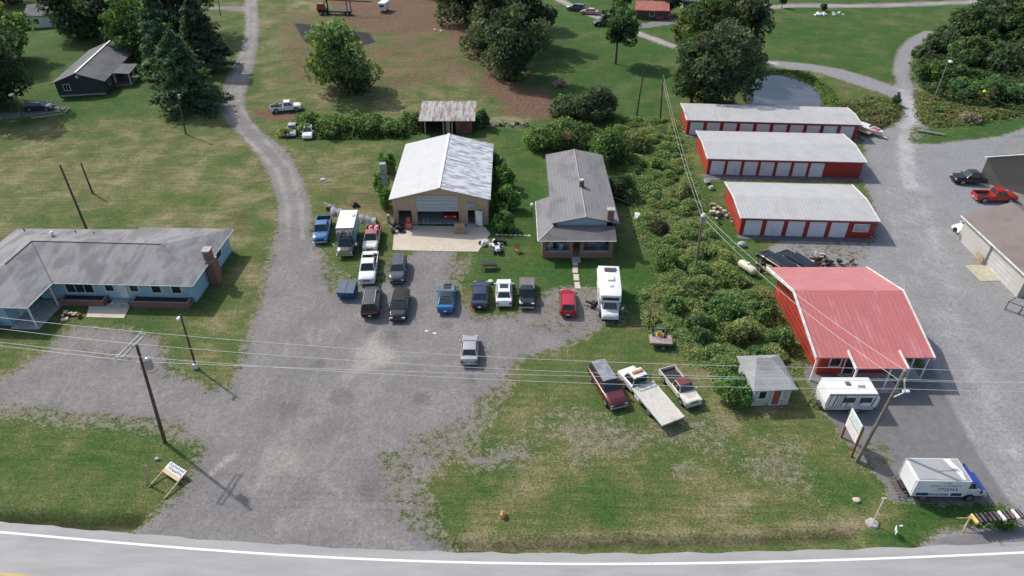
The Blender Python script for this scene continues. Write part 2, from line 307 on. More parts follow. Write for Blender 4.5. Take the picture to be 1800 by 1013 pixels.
def ground_mat():
    m, n, b = _nt('ground_surface'); geo = N(n, 'ShaderNodeNewGeometry').outputs['Position']
    A = N(n, 'ShaderNodeAttribute', attribute_name='ga'); B = N(n, 'ShaderNodeAttribute', attribute_name='gb'); D = N(n, 'ShaderNodeAttribute', attribute_name='gc')
    sa, sb, sd = [N(n, 'ShaderNodeSeparateColor') for _ in range(3)]
    for q, s in ((A, sa), (B, sb), (D, sd)): L(n, q.outputs['Color'], s.inputs[0])
    n1 = noise(n, geo, .22, 6, .62, dist=.3); n2 = noise(n, geo, 1.5, 5, .68); n3 = noise(n, geo, 5.5, 3, .75); n4 = noise(n, mapping(n, geo, (.25, 2.2, 1)), 1.0, 4, .6); n5 = noise(n, geo, .07, 4, .6); n6 = noise(n, mapping(n, geo, (1.8, 6, 1)), 1.6, 3, .7)
    # grass
    dryf = math_(n, 'ADD', sa.outputs[2], math_(n, 'MULTIPLY', math_(n, 'SUBTRACT', n1, .5), 1.6))
    dryf = math_(n, 'ADD', dryf, math_(n, 'MULTIPLY', math_(n, 'SUBTRACT', n5, .5), .9))
    dryf = math_(n, 'ADD', dryf, math_(n, 'MULTIPLY', math_(n, 'SUBTRACT', n4, .5), .8))
    dryf = math_(n, 'ADD', dryf, math_(n, 'MULTIPLY', math_(n, 'SUBTRACT', n3, .5), 1.0))
    g = mixc(n, ramp(n, dryf, .0, .75), (.042, .098, .022), (.118, .132, .046)); g = mixc(n, ramp(n, dryf, .5, 1.1), g, (.265, .22, .13))
    det = math_(n, 'ADD', math_(n, 'MULTIPLY', n3, .9), math_(n, 'ADD', math_(n, 'MULTIPLY', n2, .55), math_(n, 'MULTIPLY', n6, .55)))
    k = ramp(n, det, .62, 1.38)
    kk = N(n, 'ShaderNodeMapRange'); L(n, k, kk.inputs[0]); kk.inputs[3].default_value = .52; kk.inputs[4].default_value = 1.5
    g = mixc(n, 1.0, g, kk.outputs[0], 'MULTIPLY')
    # dirt
    d = mixc(n, ramp(n, n2, .3, .7), (.12, .062, .042), (.185, .125, .082))
    df = math_(n, 'ADD', sa.outputs[1], math_(n, 'ADD', math_(n, 'MULTIPLY', math_(n, 'SUBTRACT', n1, .5), .8), math_(n, 'MULTIPLY', math_(n, 'SUBTRACT', n3, .5), .8)))
    g = mixc(n, ramp(n, df, .35, .72), g, d)
    ch = math_(n, 'ADD', sb.outputs[2], math_(n, 'MULTIPLY', math_(n, 'SUBTRACT', n2, .5), .6)); g = mixc(n, ramp(n, ch, .4, .7), g, (.035, .035, .04))
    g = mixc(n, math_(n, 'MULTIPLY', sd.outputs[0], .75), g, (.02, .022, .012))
    # gravel
    q = mixc(n, ramp(n, n1, .3, .7), (.180, .170, .166), (.264, .250, .234)); q = mixc(n, ramp(n, n2, .3, .75), q, (.195, .182, .178))
    pf = math_(n, 'ADD', sb.outputs[0], math_(n, 'MULTIPLY', math_(n, 'SUBTRACT', n1, .5), 1.1)); pf = math_(n, 'ADD', pf, math_(n, 'MULTIPLY', math_(n, 'SUBTRACT', noise(n, mapping(n, geo, (2.0, .3, 1)), 1, 4, .6), .5), .5))
    pf = math_(n, 'ADD', pf, math_(n, 'MULTIPLY', math_(n, 'SUBTRACT', n3, .5), .7)); pf = math_(n, 'ADD', pf, math_(n, 'MULTIPLY', math_(n, 'SUBTRACT', n2, .5), .6)); q = mixc(n, math_(n, 'MULTIPLY', sd.outputs[2], .5), q, (.30, .305, .315)); q = mixc(n, ramp(n, pf, .3, 1.15), q, mixc(n, sd.outputs[2], (.37, .345, .30), (.44, .44, .44)))
    q = mixc(n, math_(n, 'MULTIPLY', sd.outputs[1], .55), q, (.24, .25, .275))
    tn = ramp(n, noise(n, geo, .55, 6, .7, dist=.6), .56, .74); q = mixc(n, math_(n, 'MULTIPLY', tn, .55), q, (.27, .225, .175)); sv = noise(n, mapping(n, geo, (1.6, .28, 1)), 1.2, 5, .65, dist=1.2); q = mixc(n, math_(n, 'MULTIPLY', ramp(n, sv, .52, .72), .45), q, (.31, .295, .275)); sv2 = noise(n, mapping(n, geo, (.5, 1.3, 1)), .7, 6, .7, dist=1.5); q = mixc(n, math_(n, 'MULTIPLY', ramp(n, sv2, .56, .72), .4), q, (.135, .128, .13))
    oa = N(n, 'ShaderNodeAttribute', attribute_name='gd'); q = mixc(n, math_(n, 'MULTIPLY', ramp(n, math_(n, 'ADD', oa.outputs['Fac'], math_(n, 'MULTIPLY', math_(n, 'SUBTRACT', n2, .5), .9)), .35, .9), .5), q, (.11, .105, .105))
    st = N(n, 'ShaderNodeTexVoronoi'); st.inputs['Scale'].default_value = 5.5; L(n, geo, st.inputs['Vector'])
    ss = N(n, 'ShaderNodeSeparateColor'); L(n, st.outputs['Color'], ss.inputs[0])
    gr = N(n, 'ShaderNodeMapRange'); L(n, math_(n, 'ADD', math_(n, 'MULTIPLY', n3, .7), math_(n, 'MULTIPLY', ss.outputs[0], .35)), gr.inputs[0]); gr.inputs[1].default_value = .25; gr.inputs[2].default_value = .8; gr.inputs[3].default_value = .80; gr.inputs[4].default_value = 1.22
    q = mixc(n, 1.0, q, gr.outputs[0], 'MULTIPLY')
    asf = mixc(n, ramp(n, n2, .3, .7), (.155, .152, .155), (.20, .195, .198)); asf = mixc(n, ramp(n, n1, .45, .75), asf, (.215, .205, .2))
    q = mixc(n, ramp(n, math_(n, 'ADD', sb.outputs[1], math_(n, 'MULTIPLY', math_(n, 'SUBTRACT', n2, .5), .3)), .4, .6), q, asf)
    gf = math_(n, 'ADD', sa.outputs[0], math_(n, 'ADD', math_(n, 'MULTIPLY', math_(n, 'SUBTRACT', n2, .5), .75), math_(n, 'MULTIPLY', math_(n, 'SUBTRACT', n3, .5), .55)))
    gf = math_(n, 'ADD', gf, math_(n, 'MULTIPLY', math_(n, 'SUBTRACT', n1, .5), .45))
    eg = mixc(n, ramp(n, n2, .35, .65), (.15, .135, .09), (.25, .225, .17)); eg = mixc(n, 1.0, eg, kk.outputs[0], 'MULTIPLY'); gf2 = math_(n, 'ADD', gf, math_(n, 'MULTIPLY', math_(n, 'SUBTRACT', n3, .5), .3)); fin = mixc(n, math_(n, 'MULTIPLY', ramp(n, gf2, .30, .50), .8), g, eg); fin = mixc(n, ramp(n, gf, .44, .62), fin, q)
    L(n, fin, b.inputs['Base Color']); b.inputs['Roughness'].default_value = .95; b.inputs['Specular IOR Level'].default_value = .15
    bp = N(n, 'ShaderNodeBump'); bp.inputs['Strength'].default_value = .55; bp.inputs['Distance'].default_value = .09
    L(n, math_(n, 'ADD', n3, math_(n, 'MULTIPLY', n2, .8)), bp.inputs['Height']); L(n, bp.outputs[0], b.inputs['Normal'])
    return m
GM = ground_mat()
for k, nm in enumerate(['ground', 'gravel_lot', 'gravel_lane', 'gravel_yard', 'bare_earth', 'far_driveway']):
    qs = quads[zq == k]
    if not len(qs): continue
    ids, inv = np.unique(qs, return_inverse=True); fq = inv.reshape(qs.shape)
    me = bpy.data.meshes.new(nm); me.vertices.add(len(ids)); me.vertices.foreach_set('co', verts[ids].ravel())
    me.loops.add(len(fq)*4); me.loops.foreach_set('vertex_index', fq.ravel().astype(np.int32)); me.polygons.add(len(fq))
    me.polygons.foreach_set('loop_start', np.arange(0, len(fq)*4, 4, dtype=np.int32)); me.polygons.foreach_set('use_smooth', np.ones(len(fq), bool)); me.update(calc_edges=True)
    for an, av in attrs.items():
        at = me.attributes.new(an, 'FLOAT_COLOR', 'POINT'); at.data.foreach_set('color', av[ids].astype(np.float32).ravel())
    me.materials.append(GM); o = bpy.data.objects.new(nm, me); C.objects.link(o); struct(o)
# road: far (north) edge follows the photographed curve
def strip(name, far, near, m, z, parent=None):
    mb = MB()
    for (a, b), (c, d) in zip(zip(far, far[1:]), zip(near, near[1:])): mb.quad((*a, z), (*b, z), (*d, z), (*c, z))
    o = mb.build(name, m, parent); return o
def off(line, d):
    P = np.array(line); T = np.gradient(P, axis=0); T /= np.linalg.norm(T, axis=1)[:, None]
    return [(p[0]+t[1]*d, p[1]-t[0]*d) for p, t in zip(P, T)]
WL = [(-300,915),(-100,925),(0,936),(150,949),(300,962),(450,973),(600,981),(750,986),(900,989),(1050,991),(1200,990.5),(1350,988),(1500,984),(1650,978),(1800,971),(1950,962),(2200,945)]
wl = [tuple(G(*p))[:2] for p in WL]
# resample smoothly
def smooth_line(P, n=160):
    P = np.array(P); t = np.r_[0, np.cumsum(np.linalg.norm(np.diff(P, axis=0), axis=1))]
    cx = np.polyfit(t/t[-1], P[:, 0], 5); cy = np.polyfit(t/t[-1], P[:, 1], 5); u = np.linspace(-.12, 1.12, n)
    return [(float(np.polyval(cx, a)), float(np.polyval(cy, a))) for a in u]
wl = smooth_line(wl)
def road_mat():
    m, n, b = _nt('road_asphalt'); geo = N(n, 'ShaderNodeNewGeometry').outputs['Position']
    a = ramp(n, noise(n, mapping(n, geo, (.25, 1.6, 1)), .8, 5, .6), .3, .7); f = noise(n, geo, 12, 2, .7)
    c = mixc(n, a, (.335, .33, .32), (.41, .40, .39)); c = mixc(n, math_(n, 'MULTIPLY', ramp(n, f, .3, .7), .35), c, (.25, .245, .24))
    c = mixc(n, math_(n, 'MULTIPLY', ramp(n, noise(n, mapping(n, geo, (.3, 1, 1)), .5, 5, .6), .55, .7), .35), c, (.24, .235, .23))
    L(n, c, b.inputs['Base Color']); b.inputs['Roughness'].default_value = .9; return m
ROADM = road_mat(); LINEM = mat('road_paint_white', (.82, .82, .8), .7, 0, .08, 6, dirt=(.55, .54, .52), dscale=3, damt=(.58, .75)); YEL = mat('road_paint_yellow', (.62, .40, .06), .7, 0, .12, 5)
jr = [(x+rng.uniform(-.1, .1), y+.2+.04*math.sin(i*1.1)+rng.uniform(-.06, .06)) for i, (x, y) in enumerate(off(wl, -.62))]
struct(strip('road', jr, off(wl, 8.5), ROADM, .012)); struct(strip('road_edge_line', off(wl, -.07), off(wl, .11), LINEM, .017))
for d_ in (3.12, 3.36): struct(strip('road_centre_line', off(wl, d_), off(wl, d_+.12), YEL, .017))
# pond, concrete pads, stepping path
def wmat():
    m, n, b = _nt('pond_water'); geo = N(n, 'ShaderNodeNewGeometry').outputs['Position']
    L(n, mixc(n, ramp(n, noise(n, geo, .3, 4), .4, .7), (.075, .082, .092), (.10, .105, .115)), b.inputs['Base Color']); b.inputs['Roughness'].default_value = .07
    bp = N(n, 'ShaderNodeBump'); bp.inputs['Strength'].default_value = .25; bp.inputs['Distance'].default_value = .05; L(n, noise(n, geo, 2.5, 3), bp.inputs['Height']); L(n, bp.outputs[0], b.inputs['Normal']); return m
wp_ = W([(1300,138),(1345,126),(1378,127),(1413,137),(1445,156),(1460,176),(1452,187),(1420,191),(1380,190),(1300,190)])
mb = MB(); mb.quad(*[(x, y, -.18) for x, y in wp_]); struct(mb.build('pond_water', wmat()))
mb = MB(); P_ = [(690,440),(694,397),(852,399),(862,412),(840,443),(760,442)]; mb.prism([tuple(G(*p))[:2] for p in P_], -.05, .05)
struct(mb.build('concrete_apron', CONC))
mb = MB(); mb.prism([tuple(G(*p))[:2] for p in [(158,535),(232,533),(218,560),(152,558)]], -.05, .06); struct(mb.build('concrete_path', CONC))
PADY = mat('yellowed_concrete', (.44, .41, .30), .9, 0, .12, 2)
mb = MB(); mb.prism([tuple(G(*p))[:2] for p in [(1696,467),(1735,466),(1762,494),(1724,495)]], -.05, .05); struct(mb.build('concrete_ramp', PADY))
mb = MB(); q = [(1009,452),(1011,462),(1011,475),(1013,488),(1015,502)]
for i, p in enumerate(q):
    c = G(*p); mb.box(c.x, c.y, .02, .62, 1.25, .06, rng.uniform(-.1, .1))
struct(mb.build('stone_path', CONC))
mb = MB()
for i, x in enumerate(range(874, 935, 8)):
    c = G(x, 413+(x-874)*.03); mb.box(c.x, c.y, .02, .42, .3, .06, rng.uniform(-.2, .2))
struct(mb.build('stepping_stones', CONC))
# ---------------------------------------------------------------- buildings
def wall(mb, p0, p1, z0, z1, th, holes=(), gable=None):
    """wall from p0 to p1 (outside on the right hand), holes = (u0,u1,w0,w1) along/up, gable = (u, extra height)"""
    mb.cuts.append((len(mb.v), len(mb.f))); p0, p1 = Vector((*p0, 0)), Vector((*p1, 0)); Ln = (p1-p0).length; d = (p1-p0)/Ln; nr = Vector((d.y, -d.x, 0))
    us = sorted({0, Ln, *[h[0] for h in holes], *[h[1] for h in holes]}); zs = sorted({z0, z1, *[h[2] for h in holes], *[h[3] for h in holes]})
    inh = lambda u, z: any(h[0] < u < h[1] and h[2] < z < h[3] for h in holes) or not (0 < u < Ln and z0 < z < z1)
    P = lambda u, z, k: tuple(p0+d*u-nr*(th*k)+Vector((0, 0, z)))
    for i in range(len(us)-1):
        for j in range(len(zs)-1):
            a, b, c, e = us[i], us[i+1], zs[j], zs[j+1]; um, zm = (a+b)/2, (c+e)/2
            if inh(um, zm): continue
            mb.quad(P(a, c, 0), P(b, c, 0), P(b, e, 0), P(a, e, 0)); mb.quad(P(b, c, 1), P(a, c, 1), P(a, e, 1), P(b, e, 1))
            for (uu, zz, q) in ((a-1e-3, zm, ((a, c), (a, e))), (b+1e-3, zm, ((b, c), (b, e))), (um, c-1e-3, ((a, c), (b, c))), (um, e+1e-3, ((a, e), (b, e)))):
                if inh(uu, zz): (u1, w1), (u2, w2) = q; mb.quad(P(u1, w1, 0), P(u2, w2, 0), P(u2, w2, 1), P(u1, w1, 1))
    if gable:
        u, h = gable
        for k in (0, 1): mb.quad(P(0, z1, k), P(Ln, z1, k), P(u, z1+h, k))
    return mb
def frame_pane(B, p0, p1, u0, u1, z0, z1, nm='window', fm=None, pm=None, mull=0, th=.12, child='pane', out=.035, fw=.09):
    """a framed window or door set in the hole of the wall p0-p1"""
    a, b = Vector((*p0, 0)), Vector((*p1, 0)); d = (b-a).normalized(); nr = Vector((d.y, -d.x, 0)); rz = math.atan2(d.y, d.x)
    def bx(mb, ua, ub, za, zb, o0, o1):
        c = a+d*((ua+ub)/2)+nr*((o0+o1)/2); mb.box(c.x, c.y, (za+zb)/2, ub-ua, abs(o1-o0), zb-za, rz)
    f = MB()
    for q in ((u0-fw, u0, z0-fw, z1+fw), (u1, u1+fw, z0-fw, z1+fw), (u0, u1, z1, z1+fw), (u0, u1, z0-fw, z0)): bx(f, *q, -.02, out)
    for k in range(mull): u = u0+(u1-u0)*(k+1)/(mull+1); bx(f, u-.025, u+.025, z0, z1, -.04, out-.012)
    o = f.build(nm, fm or WHITE, B); g = MB(); bx(g, u0+.004, u1-.004, z0+.004, z1-.004, -.075, -.045); g.build(child, pm or WINDOW, o); return o
def rollup(B, p0, p1, u0, u1, z0, z1, m, depth=.06):
    a, b = Vector((*p0, 0)), Vector((*p1, 0)); d = (b-a).normalized(); nr = Vector((d.y, -d.x, 0)); rz = math.atan2(d.y, d.x); mb = MB()
    nz = max(3, int((z1-z0)/.28))
    for k in range(nz):
        c = a+d*((u0+u1)/2)-nr*depth; za = z0+(z1-z0)*k/nz; mb.box(c.x, c.y, za+(z1-z0)/nz/2, u1-u0-.01, .05, (z1-z0)/nz-.025, rz)
    c = a+d*((u0+u1)/2)-nr*(depth+.02); mb.box(c.x, c.y, (z0+z1)/2, u1-u0-.02, .03, z1-z0-.01, rz)
    return mb.build('garage_door', m, B)
def at_(o, p0, p1, u, z, off=0):
    a, b = Vector((*p0, 0)), Vector((*p1, 0)); d = (b-a).normalized(); nr = Vector((d.y, -d.x, 0)); return a+d*u+nr*off+Vector((0, 0, z))
# --- beige garage
B = thing('garage', 'beige metal garage with a white gabled roof and big half-open door facing the lot', 'garage', (-15.15, 77.15))
wl_, dp = 12.1, 16.3; BE = ribbed('beige_siding', (.50, .36, .24), 0, .3, .55, 0, .08, (.30, .22, .16), (.58, .8))
BES = ribbed('beige_siding_side', (.50, .36, .24), 1, .3, .55, 0, .08, (.30, .22, .16), (.58, .8))
mb = MB(); H1 = [(.55, 2.3, 0, 2.1), (3.05, 8.35, 0, 3.6), (9.5, 10.4, .15, 2.15)]
wall(mb, (0, 0), (wl_, 0), 0, 3.8, .2, H1, (wl_/2, 1.5)); wall(mb, (wl_, dp), (0, dp), 0, 3.8, .2, (), (wl_/2, 1.5))
mb.build('wall', BE, B, fix=False); mb = MB(); wall(mb, (wl_, .2), (wl_, dp-.2), 0, 3.8, .2); wall(mb, (0, dp-.2), (0, .2), 0, 3.8, .2); mb.build('side_wall', BES, B, fix=False)
GR = ribbed('white_metal_roof', (.54, .54, .53), 1, .62, .45, .0, .04, (.46, .46, .48), (.52, .72), .7, .03, .84, (1.6, .5, 1))
GR2 = ribbed('streaked_metal_roof', (.70, .70, .71), 1, .62, .5, .0, .06, (.27, .27, .30), (.44, .60), .9, .03, .72, (.7, 2.2, 1))
ov = .35; rx = wl_/2; e = 3.93-ov*.25
mb = MB(); mb.slab([(-ov, -ov, e), (rx, -ov, 5.45), (rx, dp+ov, 5.45), (-ov, dp+ov, e)], [(0, 1, 2, 3)], .12); mb.build('roof', GR, B)
mb = MB(); mb.slab([(rx+.004, -ov, 5.45), (wl_+ov, -ov, e), (wl_+ov, dp+ov, e), (rx+.004, dp+ov, 5.45)], [(0, 1, 2, 3)], .12); mb.build('roof', GR2, B)
mb = MB(); mb.box(rx, dp/2, 5.48, .34, dp+.75, .05); mb.build('ridge_cap', WHITE, B)
mb = MB()
mb.bar((-.33, -ov-.02, e-.06), (rx, -ov-.02, 5.39), .06); mb.bar((rx, -ov-.02, 5.39), (wl_+.33, -ov-.02, e-.06), .06); mb.build('fascia', mat('tan_trim', (.36, .25, .17), .6), B)
DG = ribbed('grey_door', (.42, .45, .46), 2, .5, .5, 0, .06, (.33, .34, .34), (.5, .7))
rollup(B, (0, 0), (wl_, 0), 3.0, 8.4, 2.0, 4.2, DG, -.05)
mb = MB()
for u in (2.95, 8.45): mb.box(u, -.03, 2.1, .1, .1, 4.2)
mb.box(5.7, -.03, 4.25, 5.6, .1, .1); mb.build('door_frame', BE, B)
mb = MB(); mb.box(10.95, -.45, 1.2, .06, .9, 2.1, PI/2-.35); d = mb.build('side_door', WHITE, B); mb = MB(); mb.box(11.3, -.62, 1.2, .05, .05, .12); mb.build('handle', CHROME, d)
mb = MB(); mb.box(9.95, -.28, 2.85, .95, .5, .62); a = mb.build('air_conditioner', mat('ac_metal', (.55, .57, .58), .5, .1), B, bevel=.03); mb = MB()
for k in range(6): mb.box(9.95, -.54, 2.63+k*.09, .8, .02, .03)
mb.build('grille', BLACK, a)
mb = MB(); mb.box(9.95, -.45, .1, 1.1, .8, .2); mb.build('step', CONCG, B)
mb = MB(); mb.bb(.25, wl_-.25, .25, dp-.25, .0, .06); mb.build('floor_slab', CONCG, B)
# things inside, seen under the door
t = thing('parked_car', 'red car inside the beige garage glimpsed under the half-open door', 'car', (-8.0, 80.5), -PI/2)
t_inside = t
t = thing('jack_stand', 'pair of small white jack stands standing on the garage floor', 'jack stand', (-11.4, 77.6)); mb = MB()
for dx in (0, .5):
    for k in range(3): mb.bar((dx+.14*math.cos(k*2.1), .14*math.sin(k*2.1), .06), (dx, 0, .4), .02)
    mb.bar((dx, 0, .4), (dx, 0, .62), .035)
mb.build('stand', WHITE, t)
# --- central grey-roofed house
B = thing('brick_house', 'long house with a grey shingle gable roof and a brick wraparound front porch', 'house', (3.6, 69.3))
SH = shingle('aged_shingle', (.245, .24, .238), (.15, .145, .15), stretch=(1, .45, 1), damt=(.42, .72)); SH2 = shingle('brown_shingle', (.175, .165, .165), (.115, .105, .11))
BL = ribbed('pale_blue_siding', (.36, .46, .52), 2, .2, .6, 0, .08, (.25, .3, .33), (.6, .8)); BR = brick('brick', (.26, .085, .055)); BR2 = brick('porch_brick', (.30, .13, .08))
mb = MB(); x0, x1, y0, y1 = 1.55, 8.75, 2.0, 20.6; wall(mb, (x0, y0), (x1, y0), 0, 3.75, .2, [(2.1, 3.1, 0, 2.2), (.5, 1.6, .9, 2.1), (4.2, 5.8, .9, 2.1)], ((x1-x0)/2, .75)); wall(mb, (x1, y0), (x1, y1), 0, 3.75, .2, [(4, 5, 1.2, 2.3), (9, 10, 1.2, 2.3), (14, 15, 1.2, 2.3)])
wall(mb, (x1, y1), (x0, y1), 0, 3.75, .2, (), ((x1-x0)/2, .75)); wall(mb, (x0, y1), (x0, y0), 0, 3.75, .2, [(3, 4, 1.2, 2.3), (8, 9, 1.2, 2.3)]); mb.build('wall', BL, B, fix=False)
for u in (4, 9, 14): frame_pane(B, (x1, y0), (x1, y1), u, u+1, 1.2, 2.3)
for u in (3, 8): frame_pane(B, (x0, y1), (x0, y0), u, u+1, 1.2, 2.3)
frame_pane(B, (x0, y0), (x1, y0), .5, 1.6, .9, 2.1); frame_pane(B, (x0, y0), (x1, y0), 4.2, 5.8, .9, 2.1, mull=1)
d = frame_pane(B, (x0, y0), (x1, y0), 2.1, 3.1, .02, 2.2, 'door', WHITE, mat('door_red', (.15, .05, .04), .5), child='door_leaf')
rx = (x0+x1)/2; o_ = .42
mb = MB(); mb.slab([(x0-o_, y0-.35, 3.83), (rx, y0-.35, 4.66), (rx, y1+.3, 4.66), (x0-o_, y1+.3, 3.83), (x1+o_, y0-.35, 3.83), (x1+o_, y1+.3, 3.83)], [(0, 1, 2, 3), (1, 4, 5, 2)], .14); r = mb.build('roof', SH, B)
mb = MB(); mb.bar((rx, y0-.36, 4.68), (rx, y1+.3, 4.68), .07); mb.build('ridge_cap', mat('ridge_pale', (.36, .36, .35), .7), r)
mb = MB(); mb.box(rx+.1, 9.6, 4.95, .55, .55, .9); c = mb.build('chimney', mat('dark_flue', (.12, .09, .08), .8), r); mb = MB(); mb.box(rx+.1, 9.6, 5.5, .4, .4, .25); mb.build('chimney_pot', WHITE, c)
mb = MB(); mb.box(8.1, 2.3, 3.0, .75, .6, 4.6); c = mb.build('brick_chimney', BR, B); mb = MB(); mb.box(8.1, 2.3, 5.35, .9, .75, .14); mb.build('chimney_cap', CONCG, c)
mb = MB(); mb.slab([(-.55, -.55, 2.72), (8.65, -.55, 2.72), (8.65, 1.7, 3.45), (1.35, 1.7, 3.45)], [(0, 1, 2, 3)], .12); mb.build('porch_roof', SH2, B)
mb = MB(); mb.slab([(-.556, -.55, 2.72), (1.344, 1.7, 3.45), (1.344, 9.2, 3.45), (-.556, 9.2, 2.72)], [(0, 1, 2, 3)], .12); mb.build('porch_roof', SH, B)
mb = MB(); mb.bar((-.55, -.56, 2.72), (1.35, 1.7, 3.47), .05); mb.bar((-.57, -.55, 2.68), (-.57, 9.2, 2.68), .05); mb.bar((-.55, -.57, 2.68), (8.65, -.57, 2.68), .05); mb.build('gutter', WHITE, B)
mb = MB(); wall(mb, (0, 0), (8.4, 0), 0, 2.62, .25, [(.45, 3.15, .85, 2.35), (3.65, 4.45, .2, 2.4), (4.9, 7.9, .85, 2.35)]); wall(mb, (8.4, .25), (8.4, 1.99), 0, 2.62, .25, [(.5, 1.4, .85, 2.35)]); wall(mb, (0, 8.8), (0, .25), 0, 2.62, .25, [(.4, 2.6, .85, 2.35), (3.2, 5.4, .85, 2.35)]); mb.build('porch_wall', BR2, B, fix=False)
mb = MB(); mb.bb(.25, 8.15, .26, 1.99, .02, .2); mb.bb(3.55, 4.55, -1.1, -.01, .0, .17); mb.build('porch_floor', CONCG, B)
mb = MB(); mb.bb(.4, 3.2, -.05, .3, .85, .92); mb.bb(4.85, 7.95, -.05, .3, .85, .92); mb.build('sill', CONCG, B)
for k, (x, col) in enumerate([(.9, 'white'), (2.3, 'white'), (5.4, 'pink'), (6.9, 'grey')]):
    tt = thing('porch_chair', ['white porch chair behind the left brick opening beside the corner', 'white porch chair behind the left brick opening nearer the steps', 'faded pink porch chair behind the right brick opening', 'grey porch chair behind the right brick opening at its far end'][k], 'chair', (3.6+x, 69.3+1.1, .2), rng.uniform(-.3, .3)+PI)
    m = {'white': WHITE, 'pink': mat('pink_plastic', (.35, .15, .15), .6), 'grey': GALV}[col]; mb = MB(); mb.box(0, 0, .42, .5, .5, .05); mb.build('seat', m, tt); mb = MB(); mb.box(0, -.25, .7, .5, .05, .6); mb.build('backrest', m, tt); mb = MB()
    for a in (-.22, .22):
        for b in (-.22, .22): mb.bar((a, b, 0), (a, b, .42), .025)
    mb.build('leg_frame', m, tt)
# --- storage buildings
RED = ribbed('red_steel_siding', (.36, .035, .03), 0, .35, .5, 0, .06, (.26, .03, .028), (.5, .7)); REDS = ribbed('red_lap_siding', (.42, .055, .04), 2, .62, .5, 0, .09, (.45, .12, .09), (.55, .75), line=.3)
DW = ribbed('white_rollup_door', (.78, .80, .83), 2, .28, .5, 0, .04, (.66, .68, .70), (.55, .7)); SR = ribbed('grey_ribbed_roof', (.47, .465, .455), 0, .45, .6, 0, .06, (.40, .385, .36), (.5, .75), .5, .02, .9, (1.5, .5, 1))
def storage(label, loc, rz, Wd, D, doors, win=None, zr=3.2, roofm=None):
    B = thing('storage_building', label, 'storage building', loc, rz, 'red storage unit buildings in a row'); h = 2.55
    holes = [(u, u+dw, 0.02, 2.15) for u, dw in doors]+([(win[0], win[1], 1.0, 1.95)] if win else [])
    mb = MB(); wall(mb, (0, 0), (Wd, 0), 0, h, .15, holes); wall(mb, (Wd, D), (0, D), 0, h, .15); mb.build('wall', RED, B, fix=False)
    mb = MB(); wall(mb, (Wd, .15), (Wd, D-.15), 0, h, .15, (), (D/2-.15, zr-h-.13)); wall(mb, (0, D-.15), (0, .15), 0, h, .15, (), (D/2-.15, zr-h-.13)); mb.build('end_wall', REDS, B, fix=False)
    for u, dw in doors: rollup(B, (0, 0), (Wd, 0), u, u+dw, 0.02, 2.15, DW)
    if win: frame_pane(B, (0, 0), (Wd, 0), win[0], win[1], 1.0, 1.95, mull=1, pm=mat('curtained_glass', (.45, .47, .48), .3))
    mb = MB(); e = .28; mb.slab([(-e, -e, h+.07), (Wd+e, -e, h+.07), (Wd+e, D/2, zr), (-e, D/2, zr), (Wd+e, D+e, h+.07), (-e, D+e, h+.07)], [(0, 1, 2, 3), (3, 2, 4, 5)], .1); mb.build('roof', SR, B)
    for x in (-e-.02, Wd+e+.02):
        mb = MB(); mb.slab([(x-.05, -e-.04, h+.12), (x+.05, -e-.04, h+.12), (x+.05, D/2, zr+.05), (x-.05, D/2, zr+.05), (x+.05, D+e+.04, h+.12), (x-.05, D+e+.04, h+.12)], [(0, 1, 2, 3), (3, 2, 4, 5)], .2); mb.build('rake_trim', WHITE, B)
    mb = MB(); mb.box(Wd+.06, .5, 1.3, .08, .08, 2.5); mb.bar((Wd+.06, .5, .1), (Wd+.3, .2, .02), .05); mb.build('downspout', WHITE, B)
    mb = MB(); mb.box(Wd/2, -.5, .015, Wd+.6, 1.0, .05); mb.build('door_apron', mat('dark_apron', (.13, .13, .135), .9, 0, .2), B)
storage('northernmost long red storage building with ten white doors beside the pond', (28.45, 106.3), math.radians(-4.2), 27.0, 7.0, [(.5+i*2.64, 2.1) for i in range(10)], zr=2.95)
storage('middle red storage building with seven white doors and a blank east panel', (28.45, 91.75), math.radians(-3.2), 21.9, 9.7, [(.45+i*2.36, 1.95) for i in range(8)][:7+0]+[], zr=3.05)
storage('smallest red storage building with five white doors and a small white window', (28.6, 74.6), math.radians(-3), 16.3, 9.3, [(.5+i*2.63, 2.1) for i in range(5)], (13.9, 15.6), zr=3.1)
# --- red shop
B = thing('red_shop', 'red shop building with a pale red metal roof, white rake trim and front portico', 'shop', (29.1, 48.9))
RR = ribbed('glare_pale_red_roof', (.52, .17, .165), 0, .45, .75, 0, .035, (.58, .26, .25), (.48, .75), .55, .02, .93, (1.8, .4, 1), spec=.25); RR2 = ribbed('glare_pale_red_roof_back', (.53, .19, .19), 0, .45, .42, 0, .05, (.56, .22, .22), (.45, .7), .4, .02, .93)  # pink paleness of the red roof is glare put into its base colour
Wd, D = 9.7, 13.0
mb = MB(); wall(mb, (0, 0), (7.0, 0), 0, 2.85, .2, [(1.0, 1.95, 1.05, 2.0), (2.45, 3.4, .05, 2.15), (4.2, 6.2, .9, 2.1)]); wall(mb, (7.0, .2), (7.0, 3.0), 0, 2.85, .2); wall(mb, (7.0, 3.0), (Wd, 3.0), 0, 2.85, .2, [(.8, 1.7, .05, 2.15)])
wall(mb, (Wd, D), (0, D), 0, 2.85, .2); mb.build('front_wall', RED, B, fix=False)
mb = MB(); wall(mb, (Wd, 3.2), (Wd, D-.2), 0, 2.85, .2, (), ((D-3.4)*.4, 1.6)); wall(mb, (0, D-.2), (0, .2), 0, 2.85, .2, (), (D*.48, 1.95)); mb.build('side_wall', REDS, B, fix=False)
